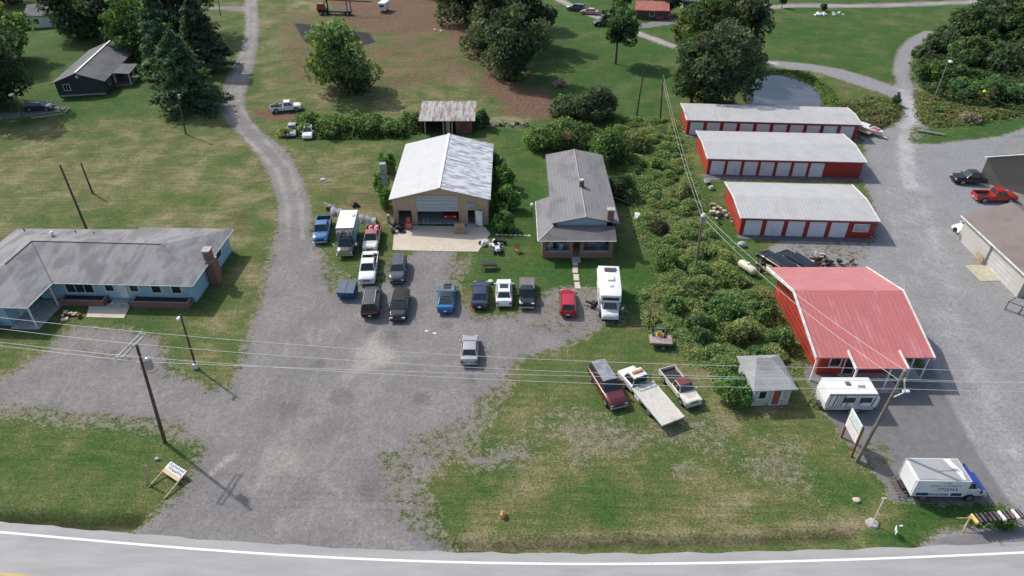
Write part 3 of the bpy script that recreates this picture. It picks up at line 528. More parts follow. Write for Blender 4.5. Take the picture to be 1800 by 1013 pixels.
frame_pane(B, (0, 0), (7, 0), 1.0, 1.95, 1.05, 2.0); frame_pane(B, (0, 0), (7, 0), 2.45, 3.4, .05, 2.15, 'door', WHITE, WINDOW); frame_pane(B, (0, 0), (7, 0), 4.2, 6.2, .9, 2.1, mull=2); frame_pane(B, (7, 3), (Wd, 3), .8, 1.7, .05, 2.15, 'door', WHITE, WHITE, child='door_leaf')
zr, ym = 5.0, 6.75
mb = MB(); mb.slab([(-1.0, -1.0, 2.95), (Wd+.1, -1.0, 2.95), (Wd+.1, ym, zr), (-1.0, ym, zr)], [(0, 1, 2, 3)], .12); mb.build('roof', RR, B)
mb = MB(); mb.slab([(-1.0, ym+.004, zr), (Wd+.1, ym+.004, zr), (Wd+.1, D+1, 2.95), (-1.0, D+1, 2.95)], [(0, 1, 2, 3)], .12); mb.build('roof', RR2, B)
mb = MB(); mb.slab([(2.1, -2.4, 2.88), (6.75, -2.4, 2.88), (6.75, -.5, 3.16), (2.1, -.5, 3.16)], [(0, 1, 2, 3)], .12); mb.build('portico_roof', RR, B)
for x in (-1.06, Wd+.16):
    mb = MB(); mb.slab([(x-.07, -1.04, 3.02), (x+.07, -1.04, 3.02), (x+.07, ym, zr+.07), (x-.07, ym, zr+.07), (x+.07, D+1.04, 3.02), (x-.07, D+1.04, 3.02)], [(0, 1, 2, 3), (3, 2, 4, 5)], .28); mb.build('rake_trim', WHITE, B)
for x in (2.05, 6.8):
    mb = MB(); mb.slab([(x-.06, -2.45, 2.96), (x+.06, -2.45, 2.96), (x+.06, -.35, 3.34), (x-.06, -.35, 3.34)], [(0, 1, 2, 3)], .25); mb.build('rake_trim', WHITE, B)
for x, y, zt in ((2.3, -2.2, 2.8), (6.55, -2.2, 2.8), (5.4, -2.2, 2.8), (8.3, -.6, 2.85), (9.55, -.75, 2.85), (-.85, -.85, 2.85)):
    mb = MB(); mb.box(x, y, zt/2, .14, .14, zt); mb.build('post', WHITE, B)
mb = MB(); mb.bb(2.0, 6.9, -2.6, 0, .0, .1); mb.bb(7.1, 9.7, -1, 2.9, 0, .08); mb.build('porch_slab', CONCG, B)
mb = MB(); mb.box(2.75, -1.7, .55, .55, .5, .9); mb.build('cabinet', mat('grey_blue_cabinet', (.30, .33, .36), .6), B)
# --- small white shed
B = thing('white_shed', 'small weathered white shed with a dark window and red door beside green bush', 'shed', (21.7, 44.65), math.radians(3))
WS = ribbed('white_clapboard', (.52, .52, .50), 2, .18, .7, 0, .12, (.3, .29, .27), (.5, .7), 1.2)
mb = MB(); wall(mb, (0, 0), (3.35, 0), 0, 2.15, .12, [(.45, 1.1, .9, 1.75), (1.75, 2.45, .05, 1.85)]); wall(mb, (3.35, .12), (3.35, 3.9), 0, 2.15, .12); wall(mb, (3.35, 4.02), (0, 4.02), 0, 2.15, .12); wall(mb, (0, 3.9), (0, .12), 0, 2.15, .12); mb.build('wall', WS, B, fix=False)
frame_pane(B, (0, 0), (3.35, 0), .45, 1.1, .9, 1.75, fm=WHITE); frame_pane(B, (0, 0), (3.35, 0), 1.75, 2.45, .05, 1.85, 'door', WHITE, mat('faded_red_door', (.33, .08, .08), .6), child='door_leaf')
mb = MB(); mb.slab([(-.35, -.35, 2.2), (3.7, -.35, 2.2), (3.7, 4.35, 2.2), (-.35, 4.35, 2.2), (2.35, 3.1, 3.0), (1.0, 3.1, 3.0)], [(0, 1, 4, 5), (1, 2, 4), (2, 3, 5, 4), (3, 0, 5)], .1); mb.build('roof', shingle('pale_grey_shingle', (.36, .36, .36), (.25, .25, .25)), B)
# --- blue motel-like house
def wpt(*p): return p
B = thing('blue_house', 'long pale blue single-storey house with a worn grey hipped roof, and brick planters', 'house', (-34.5, 60.2), math.radians(-2.2))
SHB = shingle('worn_grey_shingle', (.29, .285, .285), (.17, .165, .17), stretch=(1.6, .6, 1), damt=(.38, .62), var=.16)
Z = 2.8; zr = 4.35
V = [(.6, -.6, Z), (.6, 11.2, Z), (-10.6, 11.2, Z), (-10.6, 10.3, Z+.2), (-25.4, 10.3, Z), (-25.4, -5.0, Z), (-14.6, -5.0, Z), (-14.6, -.6, Z), (-4.9, 5.0, zr), (-19.7, 5.1, zr), (-19.7, .4, zr)]
mb = MB(); mb.slab(V, [(7, 0, 8, 9), (0, 1, 8), (1, 2, 3, 8), (8, 3, 4, 9), (4, 5, 10, 9), (5, 6, 10), (6, 7, 9, 10)], .16); r = mb.build('roof', SHB, B)
mb = MB(); mb.bar((-4.9, 5, zr+.02), (-19.7, 5.1, zr+.02), .06); mb.bar((-19.7, 5.1, zr+.02), (-19.7, .4, zr+.02), .06); mb.bar((-19.7, 5.1, zr), (-14.6, -.6, Z+.02), .05); mb.build('ridge_cap', mat('dark_ridge', (.11, .11, .12), .8), r)
mb = MB(); mb.bar((-18.7, 7.2, 3.4), (-18.7, 7.2, 4.25), .2, .2, 10); mb.bar((-18.7, 7.2, 4.25), (-18.7, 7.2, 4.42), .3, .12, 10); mb.build('roof_vent', WHITE, r)
for x, y in ((-23.6, 9.2), (-17.2, 8.9), (-14.8, 8.6)): mb = MB(); mb.bar((x, y, 2.9), (x, y, 3.55), .06); mb.build('vent_pipe', BLACK, r)
BLW = ribbed('blue_siding', (.35, .53, .62), 2, .22, .6, 0, .1, (.36, .50, .57), (.5, .7))
mb = MB(); F = ((-14.9, .2), (0, .2))
wall(mb, *F, 0, 2.66, .2, [(.9, 3.9, 1.0, 2.1), (5.3, 6.2, 1.3, 2.1), (6.6, 7.5, .05, 2.15), (8.0, 8.9, 1.3, 2.1), (10.4, 11.4, 1.2, 2.1), (12.6, 13.6, 1.2, 2.1)])
wall(mb, (0, .4), (0, 10.5), 0, 2.66, .2, [(6.5, 7.7, 1.2, 2.1)]); wall(mb, (0, 10.7), (-24.8, 9.8), 0, 2.6, .2); wall(mb, (-24.8, 9.6), (-24.8, -4.4), 0, 2.66, .2); wall(mb, (-24.8, -4.6), (-17.5, -4.6), 0, 2.66, .2, [(2.0, 4.6, 1.1, 2.1)]); wall(mb, (-17.5, -4.4), (-17.5, .2), 0, 2.66, .2, [(1.5, 2.5, .05, 2.1)]); wall(mb, (-17.3, .2), (-14.9, .2), 0, 2.66, .2)
mb.build('wall', BLW, B, fix=False)
for u0, u1, mu in ((.9, 3.9, 2), (5.3, 6.2, 0), (8.0, 8.9, 0), (10.4, 11.4, 0), (12.6, 13.6, 0)): frame_pane(B, *F, u0, u1, 1.0 if mu else (1.3 if u1 < 9 else 1.2), 2.1, mull=mu)
frame_pane(B, *F, 6.6, 7.5, .05, 2.15, 'door', WHITE, WHITE, child='door_leaf'); frame_pane(B, (0, .4), (0, 10.5), 6.5, 7.7, 1.2, 2.1); frame_pane(B, (-24.8, -4.6), (-17.5, -4.6), 2.0, 4.6, 1.1, 2.1, mull=1); frame_pane(B, (-17.5, -4.4), (-17.5, .2), 1.5, 2.5, .05, 2.1, 'door', WHITE, WHITE, child='door_leaf')
mb = MB(); mb.bb(.22, 1.15, 3.6, 4.9, 0, 3.0); mb.bb(.22, .9, 3.8, 4.7, 3.0, 4.15); c = mb.build('brick_chimney', BR, B); mb = MB(); mb.box(.56, 4.25, 4.25, .9, 1.1, .2); mb.build('chimney_cap', CONCG, c)
for x0, x1 in ((-14.4, -9.6), (-6.6, -.3), ): mb = MB(); wall(mb, (x0, -1.0), (x1, -1.0), 0, .75, .2); wall(mb, (x1, -.8), (x1, .18), 0, .75, .2); wall(mb, (x0, .18), (x0, -.8), 0, .75, .2); o = mb.build('brick_planter', BR, B, fix=False); mb = MB(); mb.bb(x0+.2, x1-.2, -.8, .17, .4, .6); mb.build('soil', mat('soil', (.05, .035, .025), .95), o)
mb = MB(); mb.bb(-25.4, -18.4, -6.0, -5.2, 0, .7); mb.build('brick_planter', BR, B)
mb = MB(); mb.bb(-9.2, -6.9, -1.2, .0, 0, .18); mb.bb(-9.0, -7.1, -.8, .0, .18, .36); mb.build('entrance_step', CONCG, B); mb = MB(); mb.bb(-17.4, -14.4, -5.1, -.1, 0, .12); mb.build('porch_slab', CONCG, B)
for x, y in ((-14.75, -4.8), (-14.75, -1.0)): mb = MB(); mb.box(x, y, 1.32, .13, .13, 2.6); mb.build('porch_post', WHITE, B)
mb = MB(); mb.bar((.62, -.6, 2.72), (.62, 11.2, 2.72), .06); mb.bar((-14.6, -.63, 2.72), (.6, -.63, 2.72), .06); mb.bar((-14.57, -5, 2.72), (-14.57, -.6, 2.72), .06); mb.bar((-25.4, -5.03, 2.72), (-14.6, -5.03, 2.72), .06); mb.build('gutter', WHITE, B)
# --- dark house upper left
B = thing('dark_house', 'dark grey house with a grey gable roof and white ridge strip beside big trees', 'house', (-83.4, 123.8), math.radians(9))
DS = ribbed('dark_siding', (.055, .06, .065), 2, .22, .7, 0, .1); SHD = shingle('slate_grey_shingle', (.15, .15, .155), (.10, .10, .105))
mb = MB(); wall(mb, (0, 0), (8.3, 0), 0, 2.7, .2, [(1.3, 2.3, 1.1, 2.2)], (4.15, 1.5)); wall(mb, (8.3, .2), (8.3, 19.8), 0, 2.7, .2, [(2, 3, 1, 2.1), (5, 6, .05, 2.1)]); wall(mb, (8.3, 20), (0, 20), 0, 2.7, .2, (), (4.15, 1.5)); wall(mb, (0, 19.8), (0, .2), 0, 2.7, .2); mb.build('wall', DS, B, fix=False)
frame_pane(B, (0, 0), (8.3, 0), 1.3, 2.3, 1.1, 2.2, mull=1); frame_pane(B, (8.3, .2), (8.3, 19.8), 2, 3, 1, 2.1); frame_pane(B, (8.3, .2), (8.3, 19.8), 5, 6, .05, 2.1, 'door', WHITE, WHITE, child='door_leaf')
mb = MB(); mb.slab([(-.5, -.5, 2.6), (4.15, -.5, 4.28), (4.15, 20.5, 4.28), (-.5, 20.5, 2.6), (8.8, -.5, 2.6), (8.8, 20.5, 2.6)], [(0, 1, 2, 3), (1, 4, 5, 2)], .15); mb.build('roof', SHD, B)
mb = MB(); mb.box(4.15, 10, 4.33, .35, 20.5, .06); mb.build('ridge_cap', WHITE, B); mb = MB(); mb.bb(.2, 8.1, -.08, -.01, 0, .3); mb.build('foundation', CONCG, B)
mb = MB(); mb.slab([(8.8, 4.2, 2.6), (11.6, 4.2, 2.3), (11.6, 10, 2.3), (8.8, 10, 2.6)], [(0, 1, 2, 3)], .12); mb.build('porch_roof', SHD, B)
for y in (4.4, 7, 9.8): mb = MB(); mb.box(11.4, y, 1.15, .13, .13, 2.2); mb.build('post', WHITE, B)
mb = MB(); mb.bb(8.35, 11.6, 4.2, 10, 0, .3); mb.build('porch_floor', WOODG, B)
mb = MB(); mb.bar((4.15, -.03, 3.5), (4.15, .0, 3.5), .3, .3, 10); mb.build('gable_vent', WHITE, B)
# --- rusty open shed
B = thing('open_shed', 'old open-fronted wooden shed with a rust-stained pale metal roof behind the garage', 'shed', (-14.8, 106.9))
OR = ribbed('rust_stained_roof', (.42, .40, .38), 0, .6, .6, 0, .1, (.20, .14, .12), (.42, .6), .7, .03, .8, (2.2, .5, 1)); OW = ribbed('weathered_boards', (.17, .09, .07), 0, .2, .9, 0, .3)
mb = MB(); wall(mb, (8.4, 6), (0, 6), 0, 2.9, .1); wall(mb, (0, 6), (0, 0), 0, 2.3, .1); wall(mb, (8.4, 0), (8.4, 6), 0, 2.3, .1); wall(mb, (5.6, .0), (8.4, 0), 0, 2.3, .1); mb.build('wall', OW, B, fix=False)
mb = MB(); mb.slab([(-.4, -.6, 2.35), (8.8, -.6, 2.35), (8.8, 6.4, 3.1), (-.4, 6.4, 3.1)], [(0, 1, 2, 3)], .1); mb.build('roof', OR, B)
for x in (.6, 3.6, 5.0): mb = MB(); mb.box(x, -.1, 1.15, .2, .2, 2.3); mb.build('post', mat('bleached_post', (.4, .37, .33), .9), B)
mb = MB(); mb.box(4.3, -.05, 1.1, .06, .9, 2.1, .9); mb.build('door', mat('bleached_post', (0, 0, 0)), B)
# --- brown-roofed beige building and olive building at right
B = thing('beige_building', 'off-white workshop building with a brown shingle roof and wide garage door', 'workshop', (55.75, 73.75), math.radians(-90))
OWH = ribbed('offwhite_siding', (.52, .50, .46), 2, .25, .6, 0, .05, (.45, .43, .4), (.5, .7)); BRS = shingle('brown_grey_shingle', (.235, .195, .18), (.19, .155, .145), var=.2)
F = ((0, 0), (12.4, 0)); mb = MB(); wall(mb, *F, 0, 3.0, .2, [(6.0, 10.4, .02, 2.75)]); wall(mb, (12.4, .2), (12.4, 9.8), 0, 3.0, .2, (), (4.8, 1.7)); wall(mb, (12.4, 10), (0, 10), 0, 3.0, .2); wall(mb, (0, 9.8), (0, .2), 0, 3.0, .2, (), (4.8, 1.7)); mb.build('wall', OWH, B, fix=False)
rollup(B, *F, 6.0, 10.4, .02, 2.75, ribbed('offwhite_door', (.55, .55, .54), 2, .5, .5), .12)
mb = MB(); mb.box(5.85, -.06, 1.5, .12, .1, 3.0); mb.build('downspout', mat('grey_trim', (.3, .3, .29), .6), B); mb = MB(); mb.slab([(-.4, -.4, 3.05), (12.8, -.4, 3.05), (12.8, 5, 4.95), (-.4, 5, 4.95), (12.8, 10.4, 3.05), (-.4, 10.4, 3.05)], [(0, 1, 2, 3), (3, 2, 4, 5)], .14); mb.build('roof', BRS, B)
mb = MB(); mb.box(6.2, -.46, 3.0, 13.2, .1, .14); mb.build('gutter', WHITE, B)
mb = MB(); mb.slab([(12.45, .2, 2.45), (14.6, .2, 2.2), (14.6, 6, 2.2), (12.45, 6, 2.45)], [(0, 1, 2, 3)], .1); mb.build('awning', mat('dark_awning', (.06, .065, .075), .6), B)
B = thing('olive_building', 'olive-grey gabled building end wall behind the black and red pickups', 'building', (66.5, 88.9), math.radians(-47))
OL = mat('olive_siding', (.17, .165, .135), .7, 0, .05, 1); OT = shingle('grey_green_shingle', (.2, .205, .2), (.15, .155, .15))
mb = MB(); wall(mb, (0, 0), (9, 0), 0, 4.2, .2, (), (4.5, 1.9)); wall(mb, (9, .2), (9, 10), 0, 4.2, .2); wall(mb, (9, 10.2), (0, 10.2), 0, 4.2, .2, (), (4.5, 1.9)); wall(mb, (0, 10), (0, .2), 0, 4.2, .2); mb.build('wall', OL, B, fix=False)
mb = MB(); mb.slab([(-.3, -.35, 4.15), (4.5, -.35, 6.2), (4.5, 10.5, 6.2), (-.3, 10.5, 4.15), (9.3, -.35, 4.15), (9.3, 10.5, 4.15)], [(0, 1, 2, 3), (1, 4, 5, 2)], .14); mb.build('roof', OT, B)
mb = MB(); mb.bar((-.3, -.4, 4.05), (4.5, -.4, 6.12), .08); mb.bar((4.5, -.4, 6.12), (9.3, -.4, 4.05), .08); mb.build('rake_trim', WHITE, B); mb = MB(); mb.bb(0, 9, -.12, -.01, 0, .35); mb.build('foundation', CONC, B)
# --- distant houses
def small_house(name, label, cat, p, rz, Wd, D, h, zr, wm, rm, wins=2):
    g = G(*p); B = thing(name, label, cat, (g.x, g.y), rz); mb = MB(); hs = [(Wd*(k+.5)/wins-.5, Wd*(k+.5)/wins+.5, .9, 2) for k in range(wins)]
    wall(mb, (0, 0), (Wd, 0), 0, h, .2, hs); wall(mb, (Wd, .2), (Wd, D-.2), 0, h, .2, (), (D/2-.2, zr-h-.15)); wall(mb, (Wd, D), (0, D), 0, h, .2); wall(mb, (0, D-.2), (0, .2), 0, h, .2, (), (D/2-.2, zr-h-.15)); mb.build('wall', wm, B, fix=False)
    for q in hs: frame_pane(B, (0, 0), (Wd, 0), *q)
    mb = MB(); mb.slab([(-.4, -.4, h), (Wd+.4, -.4, h), (Wd+.4, D/2, zr), (-.4, D/2, zr), (Wd+.4, D+.4, h), (-.4, D+.4, h)], [(0, 1, 2, 3), (3, 2, 4, 5)], .15); mb.build('roof', rm, B); return B
small_house('white_house', 'small white house with a dark roof among the trees at the far left', 'house', (52, 50), math.radians(12), 8, 9, 2.8, 4.4, WHITE, SHD)
small_house('red_roofed_shed', 'small shed with a faded red roof beside the far driveway', 'shed', (1118, 34), math.radians(-8), 7.5, 7, 2.3, 3.6, mat('brown_boards', (.1, .06, .05), .8), mat('faded_red_metal', (.40, .13, .10), .6, 0, .2), 1)
small_house('far_house', 'dim grey-roofed house half hidden by the trees at the top edge', 'house', (1200, 22), math.radians(-5), 12, 9, 2.8, 4.8, mat('grey_siding_far', (.25, .26, .28), .7), SHD, 3)
small_house('back_shed', 'tiny shed with a rusty red roof behind the long grey-roofed house', 'shed', (997, 263), math.radians(3), 3.2, 3.0, 2.0, 2.8, OW, mat('rust_red_sheet', (.22, .07, .05), .8, 0, .35, 4), 1)
# ---------------------------------------------------------------- vehicles (forward = +X, origin on the ground at the centre)
def panel(mb, q, u0=.06, u1=.94, v0=.1, v1=.9, off=.006, th=.02):   # slab inset on the quad q (bl, br, tr, tl)
    q = [Vector(p) for p in q]; P = lambda u, v: (q[0]*(1-u)+q[1]*u)*(1-v)+(q[3]*(1-u)+q[2]*u)*v
    n = (q[1]-q[0]).cross(q[3]-q[0]).normalized(); a = [P(u0, v0), P(u1, v0), P(u1, v1), P(u0, v1)]
    mb.loft([[p-n*(th-off) for p in a], [p+n*off for p in a]]); return mb
WHEELS = {}
def wheel(par, x, y, r, wd, side):
    k = (round(r, 2), round(wd, 2))
    if k not in WHEELS:
        mb = MB(); prof = [(-.5, .8), (-.5, .94), (-.38, 1), (.38, 1), (.5, .94), (.5, .8)]; n = 16
        mb.loft([[(r*q*math.cos(2*PI*j/n), wd*p, r*q*math.sin(2*PI*j/n)) for j in range(n)] for p, q in prof]); a = mb.build('wheel', TYRE, smooth=35)
        mb = MB(); mb.loft([[(r*.68*math.cos(2*PI*j/n), s*wd*.56, r*.68*math.sin(2*PI*j/n)) for j in range(n)] for s in (-1, 1)])
        for j in range(5): t = 2*PI*j/5; mb.box(r*.3*math.cos(t), 0, r*.3*math.sin(t), .05, wd*1.16, .05)
        b = mb.build('rim', RIM, a); WHEELS[k] = (a.data, b.data); bpy.data.objects.remove(b); bpy.data.objects.remove(a)
    a = bpy.data.objects.new('wheel', WHEELS[k][0]); C.objects.link(a); a.parent = par; a.location = (x, y, r)
    b = bpy.data.objects.new('rim', WHEELS[k][1]); C.objects.link(b); b.parent = a
def ring(x, w, b, t, sh=.86):
    m = b+(t-b)*.45; return [(x, -.8*w, b), (x, -w*.97, b+.1), (x, -w, m), (x, -w*.97, t-.09), (x, -sh*w, t), (x, -sh*w*.5, t+.015), (x, sh*w*.5, t+.015), (x, sh*w, t), (x, w*.97, t-.09), (x, w, m), (x, w*.97, b+.1), (x, .8*w, b)]
KINDS = {   # L, W, H, stations (t from rear 0 to front 1, half width factor, bottom, top), cabin (rear base, rear top, front top, front base), belt, wheel r
 'sedan': dict(H=1.43, st=[(0, .86, .42, .78), (.03, .95, .3, .95), (.18, 1, .22, .98), (.5, 1, .2, .95), (.68, 1, .22, .93), (.9, .95, .24, .82), (.98, .85, .3, .68), (1, .78, .36, .6)], cab=(.12, .26, .55, .73), belt=.93, r=.33),
 'fastback': dict(H=1.34, st=[(0, .88, .42, .82), (.03, .95, .3, .95), (.2, 1.02, .2, .97), (.5, 1, .2, .93), (.66, 1, .2, .92), (.9, .97, .22, .84), (.98, .9, .3, .72), (1, .82, .36, .62)], cab=(.08, .32, .50, .66), belt=.91, r=.35),
 'hatch': dict(H=1.46, st=[(0, .9, .4, .85), (.02, .96, .28, 1), (.2, 1, .22, 1.0), (.6, 1, .2, .98), (.75, 1, .22, .95), (.93, .93, .25, .82), (1, .8, .35, .62)], cab=(.01, .12, .58, .78), belt=.96, r=.31),
 'suv': dict(H=1.72, st=[(0, .92, .45, .95), (.02, .97, .34, 1.08), (.2, 1, .28, 1.08), (.6, 1, .28, 1.06), (.74, 1, .28, 1.05), (.94, .96, .3, .98), (.99, .88, .36, .8), (1, .84, .42, .7)], cab=(.01, .06, .58, .73), belt=1.05, r=.38),
 'pickup': dict(H=1.78, st=[(.42, 1, .35, 1.08), (.5, 1, .33, 1.1), (.7, 1, .33, 1.1), (.76, 1, .33, 1.1), (.95, .97, .33, 1.05), (.99, .92, .4, .92), (1, .88, .45, .8)], cab=(.42, .45, .64, .76), belt=1.08, r=.4, bed=True),
 'oldpickup': dict(H=1.66, st=[(.46, 1, .35, 1.0), (.56, 1, .33, 1.0), (.72, 1, .33, 1.0), (.97, .98, .33, .97), (1, .95, .42, .9)], cab=(.47, .49, .66, .74), belt=.98, r=.36, bed=True),
}
for K_ in KINDS.values():               # rounded plan corners at both ends
    s_ = K_['st']; f, w_, b, t_ = s_[-1]; s_[-1:] = [(f-.012, w_*.97, b-.04, t_+.03), (f, w_*.84, b+.05, t_-.05)]
    if not K_.get('bed'): f, w_, b, t_ = s_[0]; s_[:1] = [(f, w_*.84, b+.05, t_-.05), (f+.013, w_*.97, b, t_)]
def cabin(par, L_, hw, belt, H, cab, body, roofm, nwin=2, glass=GLASS, roofname='roof', pill=.8):
    xs = [(c-.5)*L_ for c in cab]; a, b = hw*.9, hw*pill*.9
    q = [(xs[0], -a, belt), (xs[3], -a, belt), (xs[3], a, belt), (xs[0], a, belt)]; t = [(xs[1], -b, H-.04), (xs[2], -b, H-.04), (xs[2], b, H-.04), (xs[1], b, H-.04)]
    mb = MB(); mb.loft([q, t]); mb.build('cabin', body, par, bevel=.05, smooth=40)
    mb = MB(); mb.slab([(xs[1]-.02, -b*.98, H-.02), (xs[2]+.02, -b*.98, H-.02), (xs[2]+.02, -b*.5, H+.005), (xs[2]+.02, b*.5, H+.005), (xs[2]+.02, b*.98, H-.02), (xs[1]-.02, b*.98, H-.02), (xs[1]-.02, b*.5, H+.005), (xs[1]-.02, -b*.5, H+.005)], [(0, 1, 2, 7), (7, 2, 3, 6), (6, 3, 4, 5)], .05); mb.build(roofname, roofm, par, smooth=40)
    mb = MB(); panel(mb, (q[1], q[2], t[2], t[1]), .05, .95, .06, .95); mb.build('windshield', glass, par)
    mb = MB(); panel(mb, (q[3], q[0], t[0], t[3]), .07, .93, .1, .92); mb.build('rear_window', glass, par)
    for s in (0, 1):
        for k in range(nwin):
            u0, u1 = .03+k*.94/nwin+.02, .03+(k+1)*.94/nwin-.02; mb = MB()
            if s == 0: panel(mb, (q[0], q[1], t[1], t[0]), u0, u1, .08, .86)
            else: panel(mb, (q[2], q[3], t[3], t[2]), 1-u1, 1-u0, .08, .86)
            mb.build('side_window', glass, par)
def vehicle(name, label, cat, near, far, kind, col, L_=4.6, Wd=1.8, H=None, roofm=None, hoodm=None, rear_near=False, group=None, bedm=None, cover=None, nwin=2, base=True, loc=None, heading=None, bumper=None, stripe=None, rails=False, sunroof=False, lightbar=None, root=None, nocab=False):
    K = KINDS[kind]; H = H or K['H']; hw = Wd/2
    if root is None:
        if loc is None:
            a, b = G(*near), G(*far); d = (b-a).normalized(); loc = a+d*(L_/2); heading = math.atan2(-d.y, -d.x)+(PI if rear_near else 0)
        t = thing(name, label, cat, (loc[0], loc[1]), heading, group)
    else: t = root
    X = lambda f: (f-.5)*L_
    mb = MB(); mb.loft([ring(X(f), hw*w_, b, tp) for f, w_, b, tp in K['st']]); mb.build('body', col, t, smooth=38)
    cabin(t, L_, hw, K['belt'], H, K['cab'], col, roofm or col, nwin)
    st = K['st']
    if K.get('bed'):
        x1 = X(st[0][0])-.02; x0 = X(0); bm = bedm or col; top = K['belt']-.04; mb = MB()
        mb.bb(x0, x1, -hw*.97, hw*.97, .42, .62)
        for s in (-1, 1): mb.bb(x0, x1, s*hw*.97, s*hw*.89, .62, top)
        mb.bb(x0, x0+.07, -hw*.89, hw*.89, .62, top); mb.bb(x1-.06, x1, -hw*.89, hw*.89, .62, top); o = mb.build('bed', bm, t, bevel=.02)
        mb = MB(); mb.bb(x0+.08, x1-.07, -hw*.88, hw*.88, .63, .66); mb.build('bed_liner', BLACK if not cover else BLACK, o)
        if cover: mb = MB(); mb.bb(x0+.02, x1-.02, -hw*.93, hw*.93, top+.005, top+.05); mb.build('bed_cover', cover, t, bevel=.015)
        mb = MB(); mb.bb(x0+.01, x0-.025, -hw*.85, hw*.85, .66, top-.03); mb.build('tailgate', bm, t)
    if hoodm:
        f0 = K['cab'][3]+.015; pts = [(f, w_, tp) for f, w_, b, tp in st if f > f0]; tp0 = K['belt']; ln = [(f0, 1, tp0+.02)]+[(f, w_, tp+.02) for f, w_, tp in pts[:-1]]
        mb = MB(); vs = []; [vs.extend([(X(f), -hw*w_*.8, z), (X(f), hw*w_*.8, z)]) for f, w_, z in ln]; mb.slab(vs, [(2*i, 2*i+2, 2*i+3, 2*i+1) for i in range(len(ln)-1)], .02); mb.build('hood', hoodm, t)
    else:
        f0, f1 = K['cab'][3]+.012, .965; zz = lambda f: np.interp(f, [s[0] for s in st], [s[3] for s in st])
        mb = MB(); fs = np.linspace(f0, f1, 4); vs = []; [vs.extend([(X(f), -hw*.76, zz(f)+.022), (X(f), hw*.76, zz(f)+.022)]) for f in fs]; mb.slab(vs, [(2*i, 2*i+2, 2*i+3, 2*i+1) for i in range(3)], .02); mb.build('hood', col, t)
    zf = st[-1][3]+.05; zr = st[0][3] if not K.get('bed') else .8
    for s in (-1, 1):
        mb = MB(); mb.box(X(.985), s*hw*.68, zf-.02, .12, .34, .15); mb.build('headlight', LAMP, t, bevel=.02)
        mb = MB(); mb.box(X(0)+(.0 if K.get('bed') else .04), s*hw*.76, zr-.06, .12, .26, .2); mb.build('taillight', TAIL, t, bevel=.015)
        mb = MB(); mb.box(X(K['cab'][3])-.12, s*(hw+.09), K['belt']+.05, .14, .2, .13); mb.build('mirror', col if kind != 'pickup' else BLACK, t, bevel=.02)
    bmx = bumper or (CHROME if K.get('bed') else (BLACK if kind == 'suv' else col))
    mb = MB(); mb.box(X(1)-.0, 0, .43, .2, Wd*.88, .2); mb.build('front_bumper', bmx, t, bevel=.05); mb = MB(); mb.box(X(0)+.02, 0, .46, .18, Wd*.9, .2); mb.build('rear_bumper', bmx, t, bevel=.05)
    mb = MB(); mb.box(X(1)-.04, 0, zf-.1, .1, Wd*.42, .16); mb.build('grille', BLACK, t); mb = MB(); mb.box(X(0)-.08, 0, .56, .02, .32, .16); mb.build('licence_plate', PLATE, t)
    r = K['r']; fx, rx_ = X(.82), X(.19)
    for x in (fx, rx_):
        for s in (-1, 1): wheel(t, x, s*(hw-.1), r, .22, s)
        for s in (-1, 1): mb = MB(); mb.loft([[(x+(r+.07)*math.cos(PI*j/10), s*(hw*y), r*.95+(r+.07)*math.sin(PI*j/10)) for j in range(11)] for y in (.9, 1.008)]); mb.build('wheel_arch', BLACK, t)
    if rails:
        for s in (-1, 1): mb = MB(); mb.bar((X(K['cab'][1])+.2, s*hw*.62, H+.06), (X(K['cab'][2])-.1, s*hw*.62, H+.06), .025); mb.build('roof_rail', CHROME, t)
    if sunroof: mb = MB(); mb.box(X(.47), 0, H+.005, .8, hw*1.0, .02); mb.build('sunroof', GLASS, t)
    if lightbar: mb = MB(); mb.box(X(0)-.0, 0, st[0][3]-.05, .08, Wd*.86, .1); mb.build('tail_light_strip', lightbar, t)
    if stripe:
        zz = lambda f: np.interp(f, [s[0] for s in st], [s[3] for s in st]); mb = MB(); fs = np.linspace(.74, .97, 4); vs = []; [vs.extend([(X(f), -hw*.45, zz(f)+.045), (X(f), hw*.45, zz(f)+.045)]) for f in fs]; mb.slab(vs, [(2*i, 2*i+2, 2*i+3, 2*i+1) for i in range(3)], .02); mb.build('hood_stripe', stripe, t)
    return t
P_BLUE = paint('blue', (.02, .13, .32)); P_BLK = paint('black', (.006, .006, .007), 0, .1, .3); P_DGR = paint('dark_grey', (.075, .08, .09), .3); P_WHT = paint('white', (.74, .74, .73), 0, .03, .35)
P_NAVY = paint('navy', (.015, .028, .075)); P_RED = paint('red', (.42, .012, .03), 0, .05, .3); P_SIL = paint('silver', (.42, .42, .42), .35, .05, .35); P_MAR = paint('maroon', (.11, .018, .025), .1, .2, .35); P_OLDW = paint('old_white', (.62, .58, .50), 0, .1, .5, (.4, .25, .12), (.58, .8))
P_BBLUE = paint('bright_blue', (.008, .15, .36), .2); P_FRED = paint('faded_red', (.33, .07, .07), 0, .2, .5)
vehicle('pickup_truck', 'bright blue pickup with an empty black bed, leftmost in the lot by the lane', 'pickup truck', (564,431), (573,388), 'pickup', P_BLUE, 5.6, 1.95)
t = vehicle('pickup_truck', 'old red and white pickup loaded with red sacks, nose to tail behind the white pickup', 'pickup truck', (651,447), (660,404), 'pickup', P_OLDW, 5.3, 1.9, roofm=P_FRED, bedm=P_FRED, hoodm=mat('paint_hood_white', (.75, .73, .7), .4), bumper=BLACK)
